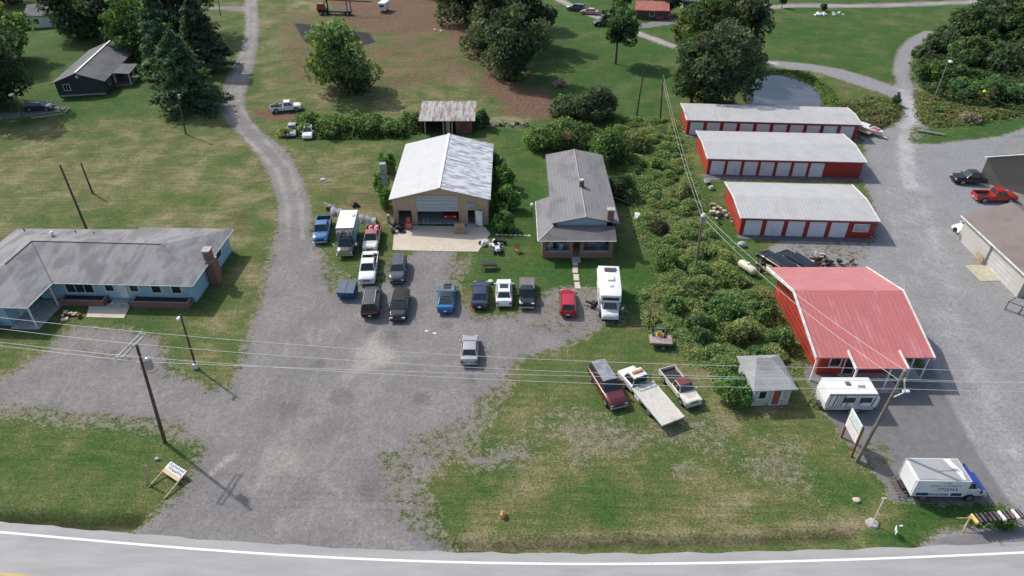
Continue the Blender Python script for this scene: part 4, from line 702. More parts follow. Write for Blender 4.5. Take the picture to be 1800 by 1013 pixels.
# load of covered red sacks
tl = thing('sack_load', 'heap of pale red sacks filling the bed of the old red and white pickup', 'sacks', (t.location.x, t.location.y, .66), t.rotation_euler.z)
for k, (x, y) in enumerate([(-2.2, -.35), (-2.2, .35), (-1.5, -.35), (-1.45, .35), (-.85, 0)]):
    mb = MB(); n = 10; mb.loft([[(x+.42*f*math.cos(2*PI*j/n), y+.36*f*math.sin(2*PI*j/n), z) for j in range(n)] for z, f in ((0, .8), (.2, 1), (.38, .8), (.46, .35))]); mb.build('sack', mat('red_sack', (.48, .14, .12), .7, 0, .35, 3, dirt=(.7, .6, .58), dscale=2, damt=(.5, .6)), tl, smooth=60)
t = vehicle('pickup_truck', 'white pickup facing the road with scrap in its bed, behind the black truck', 'pickup truck', (646,503), (653,455), 'pickup', P_WHT, 5.7, 1.95, bumper=P_WHT)
tl = thing('scrap_pile', 'dark scrap pieces lying in the bed of the white pickup', 'scrap', (t.location.x, t.location.y, .66), t.rotation_euler.z); mb = MB()
for k in range(12): mb.box(rng.uniform(-2.5, -.9), rng.uniform(-.7, .7), rng.uniform(.1, .4), rng.uniform(.3, .8), rng.uniform(.1, .4), rng.uniform(.05, .25), rng.uniform(0, 3))
mb.build('scrap', mat('dark_scrap', (.07, .05, .045), .8, 0, .5, 3), tl)
mb = MB(); mb.bb(-2.75, -2.0, -.8, .8, .42, .47); mb.build('white_sheet', WHITE, tl)
vehicle('wagon', 'dark grey station wagon parked just left of the gravel garage drive', 'car', (698,502), (704,458), 'suv', P_DGR, 4.7, 1.82, 1.55, rails=True, bumper=P_DGR, nwin=3)
vehicle('suv', 'large black SUV with a red light strip across its tail, right of the blue dumpster', 'suv', (651,562), (658,510), 'suv', P_BLK, 5.0, 1.95, 1.85, rear_near=True, roofm=mat('paint_grey_roof', (.055, .06, .06), .45), rails=True, lightbar=mat('tail_strip', (.45, .1, .07), .4), nwin=3)
vehicle('car', 'black sedan with a white front plate, second from left in the front row', 'car', (699,568), (708,520), 'hatch', P_BLK, 4.9, 1.9, 1.5, roofm=mat('black_soft_top', (.015, .015, .015), .8))
vehicle('muscle_car', 'bright blue two-door sports car with a dark roof parked alone before the garage', 'car', (783,554), (788,509), 'fastback', P_BBLUE, 4.8, 1.9, 1.36, rear_near=True, roofm=P_BLK, stripe=P_BLK, hoodm=mat('paint_grey_hood', (.16, .17, .19), .4))
vehicle('car', 'navy blue sedan with a tail toward the road, left of the white sedan', 'car', (843,547), (846,502), 'sedan', P_NAVY, 4.7, 1.82, rear_near=True)
vehicle('car', 'white sedan with a dark sunroof parked between the navy and black cars', 'car', (886,543), (886,500), 'sedan', P_WHT, 4.7, 1.84, rear_near=True, sunroof=True)
vehicle('pickup_truck', 'black pickup with a flat grey bed cover and chrome bumper right of the white sedan', 'pickup truck', (926,546), (926,498), 'oldpickup', P_BLK, 4.9, 1.8, 1.6, cover=mat('grey_vinyl', (.17, .155, .15), .8))
vehicle('hatchback', 'small red hatchback standing alone left of the motorhome', 'car', (998,560), (997,517), 'hatch', P_RED, 4.3, 1.74, rear_near=True)
vehicle('car', 'silver sedan standing alone in the middle of the gravel lot', 'car', (825,646), (827,603), 'sedan', P_SIL, 4.1, 1.75, 1.4, rear_near=True)
vehicle('wagon', 'long maroon wagon with a bleached grey roof on the grass, left of the tow truck', 'suv', (1088,722), (1051,662), 'suv', P_MAR, 5.3, 1.95, 1.85, roofm=mat('paint_bleached', (.24, .24, .26), .6, 0, .25, 2, dirt=(.15, .15, .17)), bumper=CHROME, nwin=4)
vehicle('pickup_truck', 'old pickup with cream hood and maroon roof on the grass, right of tow truck', 'pickup truck', (1219,719), (1175,664), 'oldpickup', P_OLDW, 4.9, 1.8, roofm=mat('paint_maroon_roof', (.15, .035, .04), .6, 0, .2), hoodm=mat('paint_cream', (.68, .56, .34), .5, 0, .12, dirt=(.72, .68, .6), damt=(.4, .6)), bumper=CHROME)
V2 = dict(group=None)
vehicle('car', 'dark blue hatchback parked on the short drive before the dark grey house', 'car', (47,197), (98,194), 'hatch', P_NAVY, 4.6, 1.8, 1.5, rear_near=True, loc=G(72, 193), heading=math.radians(2))
vehicle('pickup_truck', 'white pickup with junk in its bed parked on the hillside by the lane', 'pickup truck', (485,199), (528,190), 'pickup', P_WHT, 5.3, 1.9, loc=G(504, 195), heading=math.radians(14), roofm=P_WHT, bumper=BLACK)
tl = thing('scrap_pile', 'tangle of dark junk heaped in the bed of the hillside white pickup', 'scrap', (*G(504, 195)[:2], .66), math.radians(14)); mb = MB()
for k in range(22): mb.box(rng.uniform(-2.5, -.6), rng.uniform(-.7, .7), rng.uniform(.1, .75), rng.uniform(.1, .9), rng.uniform(.05, .4), rng.uniform(.05, .4), rng.uniform(0, 3))
mb.build('scrap', mat('grey_scrap', (.16, .16, .16), .7, .1, .7, 4), tl)
vehicle('car', 'old white car half buried in weeds beside the hedge', 'car', (541,247), (545,228), 'sedan', P_WHT, 4.4, 1.75)
vehicle('car', 'grey-white wreck overgrown by weeds left of the old white car', 'car', (513,243), (518,222), 'sedan', SIL, 4.2, 1.7)
vehicle('pickup_truck', 'black pickup parked beside the olive building, farther of the two pickups', 'pickup truck', (1675,327), (1738,324), 'pickup', P_BLK, 5.6, 1.95, loc=G(1708, 321), heading=math.radians(176), bumper=BLACK)
vehicle('pickup_truck', 'red pickup parked beside the olive building, nearer of the two pickups', 'pickup truck', (1712,355), (1776,350), 'pickup', paint('truck_red', (.45, .02, .02)), 5.4, 1.95, loc=G(1745, 352), heading=math.radians(-3), rear_near=True)
vehicle('car', 'white car half hidden behind the corner of the off-white workshop', 'car', (1,1), (2,2), 'hatch', P_WHT, 4.2, 1.8, loc=(58.2, 75.3), heading=math.radians(182))
vehicle('suv', 'black truck parked by the far driveway next to the slender tree', 'suv', (1,1), (2,2), 'suv', P_BLK, 5.4, 2.2, 2.5, loc=G(1062, 44), heading=math.radians(190))
vehicle('car', 'pale pink car parked by the far driveway beside the black truck', 'car', (1,1), (2,2), 'sedan', paint('pink', (.55, .35, .33)), 4.6, 1.8, loc=G(1036, 25), heading=math.radians(160))
vehicle('car', 'dark grey car, leftmost parked beside the far driveway', 'car', (1,1), (2,2), 'suv', P_DGR, 4.6, 1.8, loc=G(1012, 19), heading=math.radians(160))
vehicle('car', 'white car parked before the far red-roofed shed', 'car', (1,1), (2,2), 'suv', P_WHT, 4.6, 1.8, loc=G(1146, 30), heading=math.radians(200))
vehicle('car', 'red car nosing out beside the white car at the far shed', 'car', (1,1), (2,2), 'hatch', P_RED, 4.2, 1.75, loc=G(1166, 34), heading=math.radians(200))
vehicle('car', 'black car behind the red shop, left one of the pair', 'car', (1,1), (2,2), 'suv', P_BLK, 4.9, 1.9, 1.5, loc=G(1363, 470), heading=math.radians(118), nwin=3)
vehicle('car', 'black car behind the red shop, right one of the pair', 'car', (1,1), (2,2), 'suv', P_BLK, 4.9, 1.9, 1.5, loc=G(1397, 469), heading=math.radians(118), nwin=3)
vehicle(None, None, None, None, None, 'sedan', P_RED, 4.6, 1.8, root=t_inside)
# --- camper truck with a white box body
def truck_base(t, L_, wd, r, xs, z=.55):
    mb = MB(); mb.bb(-L_/2, L_/2, -.4, .4, z-.1, z+.1); mb.build('chassis', BLACK, t)
    for x in xs:
        for s in (-1, 1): wheel(t, x, s*(wd/2-.14), r, .26, s)
a, b = G(607, 456), G(621, 398); d = (b-a).normalized(); loc = a+d*3.4
t = thing('box_truck', 'box truck with white-topped turquoise box and dark cab between blue and red pickups', 'truck', (loc.x, loc.y), math.atan2(-d.y, -d.x))
truck_base(t, 6.6, 2.1, .42, (-1.9, 2.1)); TQ = paint('turquoise', (.12, .42, .47), 0, .08, .5, (.3, .5, .52))
mb = MB(); mb.bb(-3.3, 1.1, -1.08, 1.08, .75, 2.9); o = mb.build('box', TQ, t, bevel=.05); mb = MB(); mb.bb(-3.28, 1.08, -1.06, 1.06, 2.92, 2.97); mb.build('box_roof', mat('white_membrane', (.80, .79, .76), .6, 0, .05, 2, dirt=(.6, .57, .52), damt=(.62, .75)), t)
mb = MB(); mb.bb(-2.0, -1.65, .55, .95, 2.97, 3.05); mb.build('roof_hatch', GALV, t); mb = MB(); mb.loft([[(1.1, -1.05, 2.1), (1.1, 1.05, 2.1), (1.1, 1.05, 2.88), (1.1, -1.05, 2.88)], [(1.75, -.95, 2.15), (1.75, .95, 2.15), (1.5, .9, 2.6), (1.5, -.9, 2.6)]]); mb.build('box_nose', mat('mottled_fairing', (.10, .095, .09), .8, 0, .6, 6, dirt=(.35, .33, .3), dscale=4, damt=(.5, .56)), t)
mb = MB(); mb.loft([ring(1.1, .98, .4, 1.2), ring(2.1, .98, .4, 1.2), ring(3.1, .95, .42, 1.12), ring(3.3, .9, .5, 1.0)]); mb.build('cab', paint('brown_grey', (.09, .075, .07)), t, smooth=38)
cabin(t, 6.6, .98, 1.15, 2.05, (.67, .68, .80, .88), paint('brown_grey', ()), paint('brown_grey', ()), 1)
mb = MB(); mb.box(3.35, 0, .55, .15, 1.95, .22); mb.build('front_bumper', CHROME, t, bevel=.03); mb = MB(); mb.box(3.3, 0, .85, .06, 1.2, .25); mb.build('grille', CHROME, t)
for s in (-1, 1):
    mb = MB(); mb.box(3.3, s*.76, .85, .08, .26, .2); mb.build('headlight', LAMP, t); mb = MB(); mb.bar((2.3, s*1.0, 1.2), (2.35, s*1.3, 1.35), .025); mb.box(2.35, s*1.35, 1.4, .06, .2, .35); mb.build('mirror', WHITE, t)
# --- motorhome
hd = math.radians(-93.5); t = thing('motorhome', 'white motorhome with a cab-over bunk parked right of the red hatchback', 'motorhome', (10.45, 59.9), hd)
truck_base(t, 6.2, 2.2, .4, (-1.9, 2.0)); MW = mat('motorhome_white', (.78, .77, .75), .45, 0, .04, 1, dirt=(.62, .6, .57), damt=(.6, .8))
mb = MB(); mb.bb(-3.4, 1.3, -1.15, 1.15, .6, 2.85); mb.loft([[(1.25, -1.13, 1.95), (1.25, 1.13, 1.95), (1.25, 1.13, 2.85), (1.25, -1.13, 2.85)], [(2.25, -1.08, 2.05), (2.25, 1.08, 2.05), (2.05, 1.05, 2.75), (2.05, -1.05, 2.75)]]); mb.build('coach_body', MW, t, bevel=.06, smooth=40)
mb = MB(); mb.box(2.2, 0, 2.42, .06, 1.7, .32, 0); mb.build('bunk_window', GLASS, t)
mb = MB(); mb.loft([ring(1.3, .95, .4, 1.25), ring(2.3, .93, .4, 1.25), ring(3.2, .9, .42, 1.15), ring(3.35, .85, .5, 1.0)]); mb.build('cab', P_WHT, t, smooth=38); cabin(t, 6.6, .95, 1.2, 1.98, (.68, .69, .82, .87), P_WHT, P_WHT, 1)
mb = MB(); mb.box(3.38, 0, .52, .14, 1.8, .2); mb.build('front_bumper', BLACK, t)
for x, y, a_, b_, h_ in ((-2.7, .15, .35, 1.3, .12), (-2.35, .1, .2, 1.2, .12)): mb = MB(); mb.box(x, y, 2.93, a_, b_, h_); mb.build('roof_rack_bar', mat('dark_rack', (.1, .08, .1), .7), t)
for x, y, z_, s_ in ((-.9, .1, 3.0, .8), (.4, .1, 2.92, .45)): mb = MB(); mb.box(x, y, z_-.06, s_, s_*.9, .18); mb.build('roof_vent', WHITE, t, bevel=.03)
for x in (-2.4, -.8, .6):
    for s in (-1, 1): mb = MB(); mb.box(x, s*1.155, 1.85, .8, .03, .5); mb.build('side_window', GLASS, t)
for s in (-1, 1):
    mb = MB(); mb.box(3.3, s*.7, .9, .08, .25, .18); mb.build('headlight', LAMP, t); mb = MB(); mb.bar((2.3, s*.95, 1.2), (2.3, s*1.25, 1.3), .025); mb.box(2.3, s*1.3, 1.35, .06, .2, .3); mb.build('mirror', WHITE, t)
mb = MB(); mb.bar((-3.0, -1.22, 2.7), (.8, -1.22, 2.7), .07); mb.build('awning_roll', WHITE, t)
# --- flatbed tow truck (cab points up-left)
a, b = G(1180, 752), G(1100, 664); d = (b-a).normalized(); L_ = 7.3; loc = a+d*(L_/2)
t = thing('flatbed_truck', 'white flatbed tow truck with an empty pale deck on the grass', 'tow truck', (loc.x, loc.y), math.atan2(d.y, d.x)); truck_base(t, 6.6, 2.0, .4, (-1.5, 2.4), .6)
mb = MB(); mb.slab([(-3.75, -1.12, .92), (.95, -1.12, 1.22), (.95, 1.12, 1.22), (-3.75, 1.12, .92)], [(0, 1, 2, 3)], .16); mb.build('flat_deck', mat('deck_metal', (.60, .57, .50), .6, 0, .08, 3, dirt=(.45, .42, .36), dscale=1.5, damt=(.5, .7)), t)
mb = MB()
for s in (-1, 1): mb.slab([(-3.75, s*1.14-.03, 1.0), (.95, s*1.14-.03, 1.3), (.95, s*1.14+.03, 1.3), (-3.75, s*1.14+.03, 1.0)], [(0, 1, 2, 3)], .22)
mb.build('deck_rail', WHITE, t)
mb = MB(); mb.loft([ring(1.25, .98, .4, 1.2), ring(2.4, .98, .4, 1.2), ring(3.5, .96, .42, 1.15), ring(3.65, .9, .5, 1.05)]); mb.build('cab', P_WHT, t, smooth=38); cabin(t, 7.3, .97, 1.15, 2.0, (.67, .68, .82, .88), P_WHT, P_WHT, 1)
mb = MB()
for y in (-.9, -.3, .3, .9): mb.bar((1.08, y, 1.2), (1.08, y, 2.05), .04)
mb.bar((1.08, -.95, 2.05), (1.08, .95, 2.05), .05); mb.bar((1.08, -.95, 1.6), (1.08, .95, 1.6), .03); mb.build('headache_rack', BLACK, t)
mb = MB(); mb.box(1.9, 0, 2.07, .25, 1.1, .12); mb.build('light_bar', mat('amber', (.5, .18, .02), .3), t); mb = MB(); mb.box(3.7, 0, .5, .15, 1.9, .22); mb.build('front_bumper', CHROME, t); mb = MB(); mb.box(.2, -1.0, .75, .7, .25, .35); mb.box(.2, 1.0, .75, .7, .25, .35); mb.build('tool_box', WHITE, t)
for s in (-1, 1): mb = MB(); mb.box(3.63, s*.75, .95, .08, .26, .18); mb.build('headlight', LAMP, t)
# --- travel trailer
t = thing('travel_trailer', 'white travel trailer with black and grey side graphics before the red shop', 'camper trailer', (30.1, 44.75), math.radians(0))
MBs = lambda nm, m, f, **k: (lambda mb: (f(mb), mb.build(nm, m, t, **k))[1])(MB())
MBs('body', MW, lambda mb: mb.loft([[(-2.25, y, .5), (-2.35, y, 1.3), (-2.2, y, 2.45), (2.0, y, 2.45), (2.35, y, 1.9), (2.3, y, .95), (2.05, y, .5)] for y in (-1.05, 1.05)]), bevel=.03)
MBs('side_graphic', mat('decal_black', (.04, .05, .06), .4), lambda mb: [mb.slab([(x, -1.064, z0), (x+w_, -1.064, z0), (x+w_+dx, -1.064, z1), (x+dx, -1.064, z1)], [(0, 1, 2, 3)], .012, (0, 1, 0)) for x, w_, dx, z0, z1 in ((-2.2, 4.25, .0, 2.22, 2.3), (-2.15, 4.3, 0, .6, .66), (1.7, .12, .2, .8, 2.0), (-.7, .1, .3, .6, 1.3), (-1.75, .1, .25, .6, 2.2), (-1.45, .05, .25, .6, 2.2), (-1.25, .05, .25, .6, 2.2), (-1.05, .1, .25, .6, 2.2), (-2.1, .06, .1, .8, 2.2), (.55, .08, .3, .8, 1.6))])
for x in (-.35, 1.15): MBs('window', GLASS, lambda mb: mb.box(x, -1.062, 1.68, 1.05, .03, .6))
MBs('door', mat('camper_door', (.55, .56, .57), .5), lambda mb: mb.box(.45, -1.062, 1.35, .55, .03, 1.5)); MBs('lower_graphic', mat('decal_grey', (.42, .46, .52), .4), lambda mb: mb.box(.1, -1.062, .78, 4.0, .02, .35))
MBs('roof_vent', mat('vent_dark', (.12, .12, .12), .5), lambda mb: mb.box(-.2, .2, 2.5, .4, .4, .12)); MBs('air_conditioner', WHITE, lambda mb: mb.box(.8, .1, 2.55, .6, .6, .2), bevel=.04)
MBs('hitch', BLACK, lambda mb: (mb.bar((-2.2, -.7, .45), (-3.2, 0, .45), .05), mb.bar((-2.2, .7, .45), (-3.2, 0, .45), .05), mb.bar((-3.15, 0, .45), (-3.15, 0, .0), .04)))
MBs('propane_tank', GALV, lambda mb: (mb.bar((-2.6, -.15, .45), (-2.6, -.15, .95), .15, .15, 10), mb.bar((-2.6, .17, .45), (-2.6, .17, .95), .15, .15, 10)))
for x in (.1, .75):
    for s in (-1, 1): wheel(t, x, s*.95, .32, .2, s)
MBs('bumper', BLACK, lambda mb: mb.box(2.35, 0, .45, .1, 1.9, .12))
# --- white box truck by the road
t = thing('moving_truck', 'white rental moving truck with blue cab, hood and lettering by the roadside mailboxes', 'truck', (33.85, 35.35), math.radians(-1)); truck_base(t, 6.2, 2.2, .38, (-1.7, 1.9))
BXW = mat('truck_box_white', (.74, .75, .76), .4, 0, .04, 1, dirt=(.55, .55, .55), damt=(.6, .8)); TB = paint('truck_blue', (.03, .06, .30)); DB = mat('decal_blue', (.02, .04, .18), .4); DBG = mat('decal_grey_green', (.06, .13, .16), .5)
MBs('box', BXW, lambda mb: mb.bb(-2.75, 1.35, -1.13, 1.13, .62, 2.45), bevel=.03); MBs('box_roof', mat('translucent_roof', (.38, .39, .385), .6, 0, .06, .8, dirt=(.33, .34, .33), dscale=.9), lambda mb: mb.bb(-2.65, 1.25, -1.03, 1.03, 2.465, 2.485))
MBs('roof_patch', mat('patch_white', (.80, .80, .80), .5), lambda mb: mb.slab([(.1, 1.0, 2.5), (.6, 1.0, 2.5), (1.0, -.2, 2.5), (.9, -1.0, 2.5), (.72, -1.0, 2.5), (.5, -.1, 2.5)], [(0, 5, 2, 1), (5, 4, 3, 2)], .012))
MBs('blue_band', DB, lambda mb: (mb.box(-2.0, -1.14, .9, .9, .02, .3), mb.box(.65, -1.14, .9, .8, .02, .3), mb.box(-.75, -1.14, .87, 1.6, .012, .2)))
def text(par, s, m, loc, size, rot=(PI/2, 0, 0), name='lettering'):
    cu = bpy.data.curves.new(name, 'FONT'); cu.body = s; cu.size = size; cu.align_x = 'CENTER'; cu.align_y = 'CENTER'; cu.extrude = .004
    o = bpy.data.objects.new('tmp', cu); C.objects.link(o); dg = bpy.context.evaluated_depsgraph_get(); me = bpy.data.meshes.new_from_object(o.evaluated_get(dg)); bpy.data.objects.remove(o)
    me.materials.clear(); me.materials.append(m); q = bpy.data.objects.new(name, me); C.objects.link(q); q.parent = par; q.location = loc; q.rotation_euler = rot; return q
def scribble(par, m, x0, x1, z, h, y, seed, nrm='y', name='lettering', tilt=0):
    """blurred, unreadable line of lettering: uneven short strokes standing 1 cm proud"""
    r = random.Random(seed); mb = MB(); x = x0
    while x < x1:
        w_ = h*r.uniform(.35, .7)
        if r.random() < .15: x += h*.5; continue
        if nrm == 'y': mb.box(x+w_*.2, y, z, w_*.3, .012, h); mb.box(x+w_*.5, y, z+h*r.choice((-.35, 0, .35)), w_*.7, .012, h*.22)
        else: mb.box(y, x+w_*.2, z, .012, w_*.3, h); mb.box(y, x+w_*.5, z+h*r.choice((-.35, 0, .35)), .012, w_*.7, h*.22)
        x += w_+h*.15
    return mb.build(name, m, par)
scribble(t, WHITE, -1.45, .1, .87, .13, -1.15, 3); scribble(t, DBG, -1.7, .7, 1.9, .12, -1.14, 4); scribble(t, DBG, -.9, .6, 1.5, .32, -1.14, 5); scribble(t, DBG, -.75, -.2, 2.2, .16, -1.14, 6)
for k, (z, h) in enumerate(((2.15, .16), (1.85, .18), (1.55, .14), (1.3, .16), (1.0, .12))): scribble(t, DBG, -.9, .8, z, h, -2.765, 10+k, 'x')
MBs('rear_door', BXW, lambda mb: mb.bb(-2.78, -2.755, -.98, .98, .75, 2.35)); MBs('loading_ramp', mat('rusty_ramp', (.17, .12, .10), .8, 0, .4, 4), lambda mb: [mb.bar((-2.8, y, .5), (-3.5, y, .25), .035) for y in (-.9, -.6, -.3, 0, .3, .6, .9)]+[mb.bar((-3.5, -.95, .25), (-3.5, .95, .25), .04), mb.bar((-3.15, -.95, .37), (-3.15, .95, .37), .03)])
MBs('cab', P_WHT, lambda mb: mb.loft([ring(1.4, 1.0, .45, 1.3), ring(2.2, 1.0, .45, 1.3), ring(2.9, .96, .45, 1.15), ring(3.1, .9, .52, 1.0)]), smooth=38); cabin(t, 6.2, 1.0, 1.2, 1.9, (.735, .74, .82, .88), P_WHT, P_WHT, 1)
MBs('hood', TB, lambda mb: mb.slab([(2.4, -.85, 1.30), (2.92, -.85, 1.2), (3.1, -.8, 1.04), (3.1, .8, 1.04), (2.92, .85, 1.2), (2.4, .85, 1.30)], [(0, 1, 4, 5), (1, 2, 3, 4)], .03)); MBs('roof_fairing', TB, lambda mb: mb.bb(1.5, 2.05, -.8, .8, 1.92, 1.98))
MBs('front_bumper', P_WHT, lambda mb: mb.box(3.15, 0, .55, .15, 1.9, .22))
for s in (-1, 1): MBs('headlight', LAMP, lambda mb: mb.box(3.06, s*.75, .9, .1, .28, .2)); MBs('mirror', BLACK, lambda mb: (mb.bar((2.2, s*1.0, 1.3), (2.3, s*1.25, 1.35), .02), mb.box(2.3, s*1.3, 1.45, .06, .18, .35)))
# --- orange skidder / log loader and small camper far up the hill
g = G(590, 26); t = thing('log_loader', 'rusty orange log loader with a long dark boom high on the hillside', 'log loader', (g.x, g.y), math.radians(-3)); OR_ = mat('orange_rust', (.30, .07, .035), .7, 0, .3, 2)
MBs('chassis', BLACK, lambda mb: (mb.bb(-4.2, 4.2, -.9, .9, .7, 1.05), mb.bb(-4.2, -2.0, -1.1, 1.1, 1.05, 1.4))); MBs('cab', OR_, lambda mb: mb.box(-3.5, 0, 2.0, 1.9, 1.9, 1.4, 0, .8, .85), bevel=.08)
MBs('boom', mat('dark_boom', (.05, .035, .03), .8), lambda mb: (mb.bar((-1.7, 0, 3.6), (9.5, 0, 3.2), .16), mb.bar((-1.8, 0, 1.2), (-1.8, 0, 3.7), .2), mb.bar((3.3, -.6, 1.0), (3.3, -.6, 3.4), .13), mb.bar((3.9, .6, 1.0), (3.9, .6, 3.4), .13), mb.bar((-2.6, .3, 3.0), (-1.2, .3, 3.7), .12)))
for x in (-3.4, -2.3, 2.4, 3.4):
    for s in (-1, 1): wheel(t, x, s*1.0, .5, .35, s)
g = G(676, 20); t = thing('small_camper', 'small white and grey camper standing on the bare hillside', 'camper trailer', (g.x, g.y), math.radians(80))
MBs('body', MW, lambda mb: mb.box(0, 0, 1.45, 3.8, 2.0, 1.9), bevel=.15, smooth=50); MBs('window', GLASS, lambda mb: mb.box(-1.93, 0, 1.7, .04, 1.2, .5))
for s in (-1, 1): wheel(t, 0, s*.95, .33, .2, s)
# ---------------------------------------------------------------- utility poles and wires
def child(par, nm, m, f, **k): mb = MB(); f(mb); return mb.build(nm, m, par, **k)
def pole(label, base, top, kind='plain', name='utility_pole', r=.16, m=None, cat='utility pole', lamp_dir=0, group=None):
    g = G(*base); h = HGT(base, top[1]); tp = G(top[0], top[1], h); tp = Vector((g.x+(tp.x-g.x), g.y, h)) if False else G(top[0], top[1], h)
    t = thing(name, label, cat, (g.x, g.y), 0, group); d = Vector((tp.x-g.x, tp.y-g.y, h))
    child(t, 'shaft', m or WOODP, lambda mb: mb.bar((0, 0, -.1), d, r, r*.65, 9), smooth=40); return t, d, g
tA, dA, gA = pole('tall utility pole with double crossarm and transformer on the left roadside lawn', (290, 778), (240, 606))
armA = [G(208, 631, 9.7), G(251, 588, 9.7)]
for k in (-.22, .22): child(tA, 'crossarm', mat('bleached_arm', (.40, .38, .34), .8), lambda mb: mb.bar(armA[0]-gA+Vector((k, 0, 0)), armA[1]-gA+Vector((k, 0, 0)), .075, .075, 4))
wA = [armA[0].lerp(armA[1], f)+Vector((0, 0, .3)) for f in (.98, .5, .03)]
for p in wA: child(tA, 'insulator', WHITE, lambda mb: (mb.bar(p-gA-Vector((0, 0, .25)), p-gA, .07, .05, 8), mb.bar(p-gA-Vector((.3, 0, .2)), p-gA+Vector((.3, 0, -.2)), .03)))
ct = dA*.93; child(tA, 'transformer', GALV, lambda mb: (mb.bar((ct.x+.5, ct.y-.15, ct.z-1.5), (ct.x+.5, ct.y-.15, ct.z-.6), .3, .3, 12), mb.bar((ct.x+.5, ct.y-.15, ct.z-.6), (ct.x+.5, ct.y-.15, ct.z-.45), .3, .12, 12)), smooth=50)
nA = gA+dA*.84
tB, dB, gB = pole('tall weathered utility pole leaning right beside the roadside sign and red shop', (1505, 812), (1592, 652), r=.17, m=WOODG)
wB = [G(1592, y, 9.9) for y in (648, 667, 684)]; nB = gB+dB*.9
child(tB, 'crossarm', WOODG, lambda mb: mb.bar(wB[0]-gB-Vector((0, 0, .25)), wB[2]-gB-Vector((0, 0, .25)), .07, .07, 4))
for p in wB: child(tB, 'insulator', WHITE, lambda mb: mb.bar(p-gB-Vector((0, 0, .25)), p-gB, .06, .04, 8))
child(tB, 'arm_bracket', WHITE, lambda mb: (mb.bar(dB*.72, dB*.72+Vector((1.1, .3, .35)), .05), mb.box(dB.x*.72+1.2, dB.y*.72+.35, dB.z*.72+.4, .5, .2, .15)))
tC, dC, gC = pole('utility pole with a grey transformer rising from the overgrown strip', (1222, 478), (1236, 374), m=WOODG)
child(tC, 'transformer', GALV, lambda mb: mb.bar(dC+Vector((.0, -.35, -1.1)), dC+Vector((.0, -.35, -.2)), .3, .3, 12), smooth=50); child(tC, 'cap', WHITE, lambda mb: mb.bar(dC+Vector((0, -.35, -.2)), dC+Vector((0, -.35, .05)), .28, .16, 10))
tD, dD, gD = pole('tall dark pole standing left of the northern storage building in tall brush', (1160, 216), (1166, 132))
tE, dE, gE = pole('bare dark wooden pole leaning in the green field left of the big trees', (1119, 203), (1132, 122))
tF, dF, gF = pole('taller of the two leaning poles behind the blue house', (153, 405), (105, 290)); tG, dG, gG = pole('shorter of the two leaning poles behind the blue house', (163, 340), (142, 287), r=.14)
tH, dH, gH = pole('thin dark pole with a lamp in front of the blue house porch', (345, 647), (317, 553), r=.12); child(tH, 'lamp', WHITE, lambda mb: mb.box(dH.x-.15, dH.y-.25, dH.z-.3, .25, .45, .25), bevel=.05)
child(tH, 'base_box', WHITE, lambda mb: mb.box(0, -.05, .3, .4, .3, .5))
tI, dI, gI = pole('thin pole on the lawn in front of the big pines', (327, 236), (310, 160), r=.13); child(tI, 'transformer', GALV, lambda mb: mb.bar(dI*.9+Vector((.2, 0, -.5)), dI*.9+Vector((.2, 0, .1)), .22, .22, 10))
def lamp_post(label, base, top, name='street_lamp', dirx=1):
    t, d, g = pole(label, base, top, name=name, r=.11, m=GALV if dirx > 0 else WOODP, cat='street lamp'); child(t, 'lamp_head', mat('lamp_white', (.85, .85, .85), .4), lambda mb: mb.box(d.x+.2*dirx, d.y-.3, d.z+.05, .45, .8, .28), bevel=.06); child(t, 'lamp_arm', GALV, lambda mb: mb.bar(d*.97, d+Vector((.2*dirx, -.1, .05)), .05)); return t
lamp_post('street lamp with a white head standing before the dense brush at upper right', (1640, 178), (1667, 108)); lamp_post('street lamp with a white head near the dark blue hatchback at far left', (44, 217), (24, 166), dirx=-1)
pole('thin distant pole beside the top of the winding lane', (388, 28), (382, -10), r=.13)
WM = mat('bright_wire', (.75, .75, .70), .35, .3, .05); WM2 = mat('dark_wire', (.08, .08, .08), .5)
def wire(label, a, b, sag, r=.016, m=None, n=16, group='overhead power lines along the road'):
    mid = (a+b)/2; mid.z = 0; pts = []
    for i in range(n+1):
        f = i/n; p = a.lerp(b, f); p = p-Vector((0, 0, sag*4*f*(1-f))); pts.append(tuple(p-mid))
    o = MB().tube(pts, r, 5).build('power_line', m or WM, smooth=60); o.location = mid; tag(o, label, 'power line', group); return o
sp = ['far', 'middle', 'near']
for i in range(3):
    lft = G(-150, (533, 551, 575)[i], 9.4); lft = wA[i]+(lft-wA[i])*2.2
    wire(['farthest', 'middle', 'nearest'][i]+' upper power line crossing the lot between the two tall roadside poles', wA[i], wB[i], .85)
    wire(['farthest', 'middle', 'nearest'][i]+' upper power line running left from the transformer pole over the blue house', wA[i], lft, .5)
    wire(['farthest', 'middle', 'nearest'][i]+' upper power line running right from the leaning pole out over the gravel yard', wB[i], wB[i]+Vector((45, 1.5, 0)), .9)
wire('thin lowest line crossing the lot just below the three upper lines', nA, nB, .35, .018); nl = G(-150, 583, 8.6); wire('thin lowest line running left from the transformer pole', nA, nA+(nl-nA)*2.2, .4, .018); wire('thin lowest line running right from the leaning pole', nB, nB+Vector((45, 1.5, 0)), .8, .018)
gr2 = 'thin overhead service lines beside the red buildings'
wire('service line from the leaning roadside pole over the red shop roof to the transformer pole', dB+gB, dC+gC, .8, .014, group=gr2); wire('second service line over the red shop roof, just below its neighbour', dB*.9+gB, dC*.93+gC, .9, .014, group=gr2)
wire('service line from the transformer pole in the brush north to the tall dark pole', dC+gC, dD+gD, .8, .014, group=gr2); wire('lower service line from the transformer pole in the brush north to the dark pole', dC*.9+gC, dD*.88+gD, .9, .014, group=gr2)
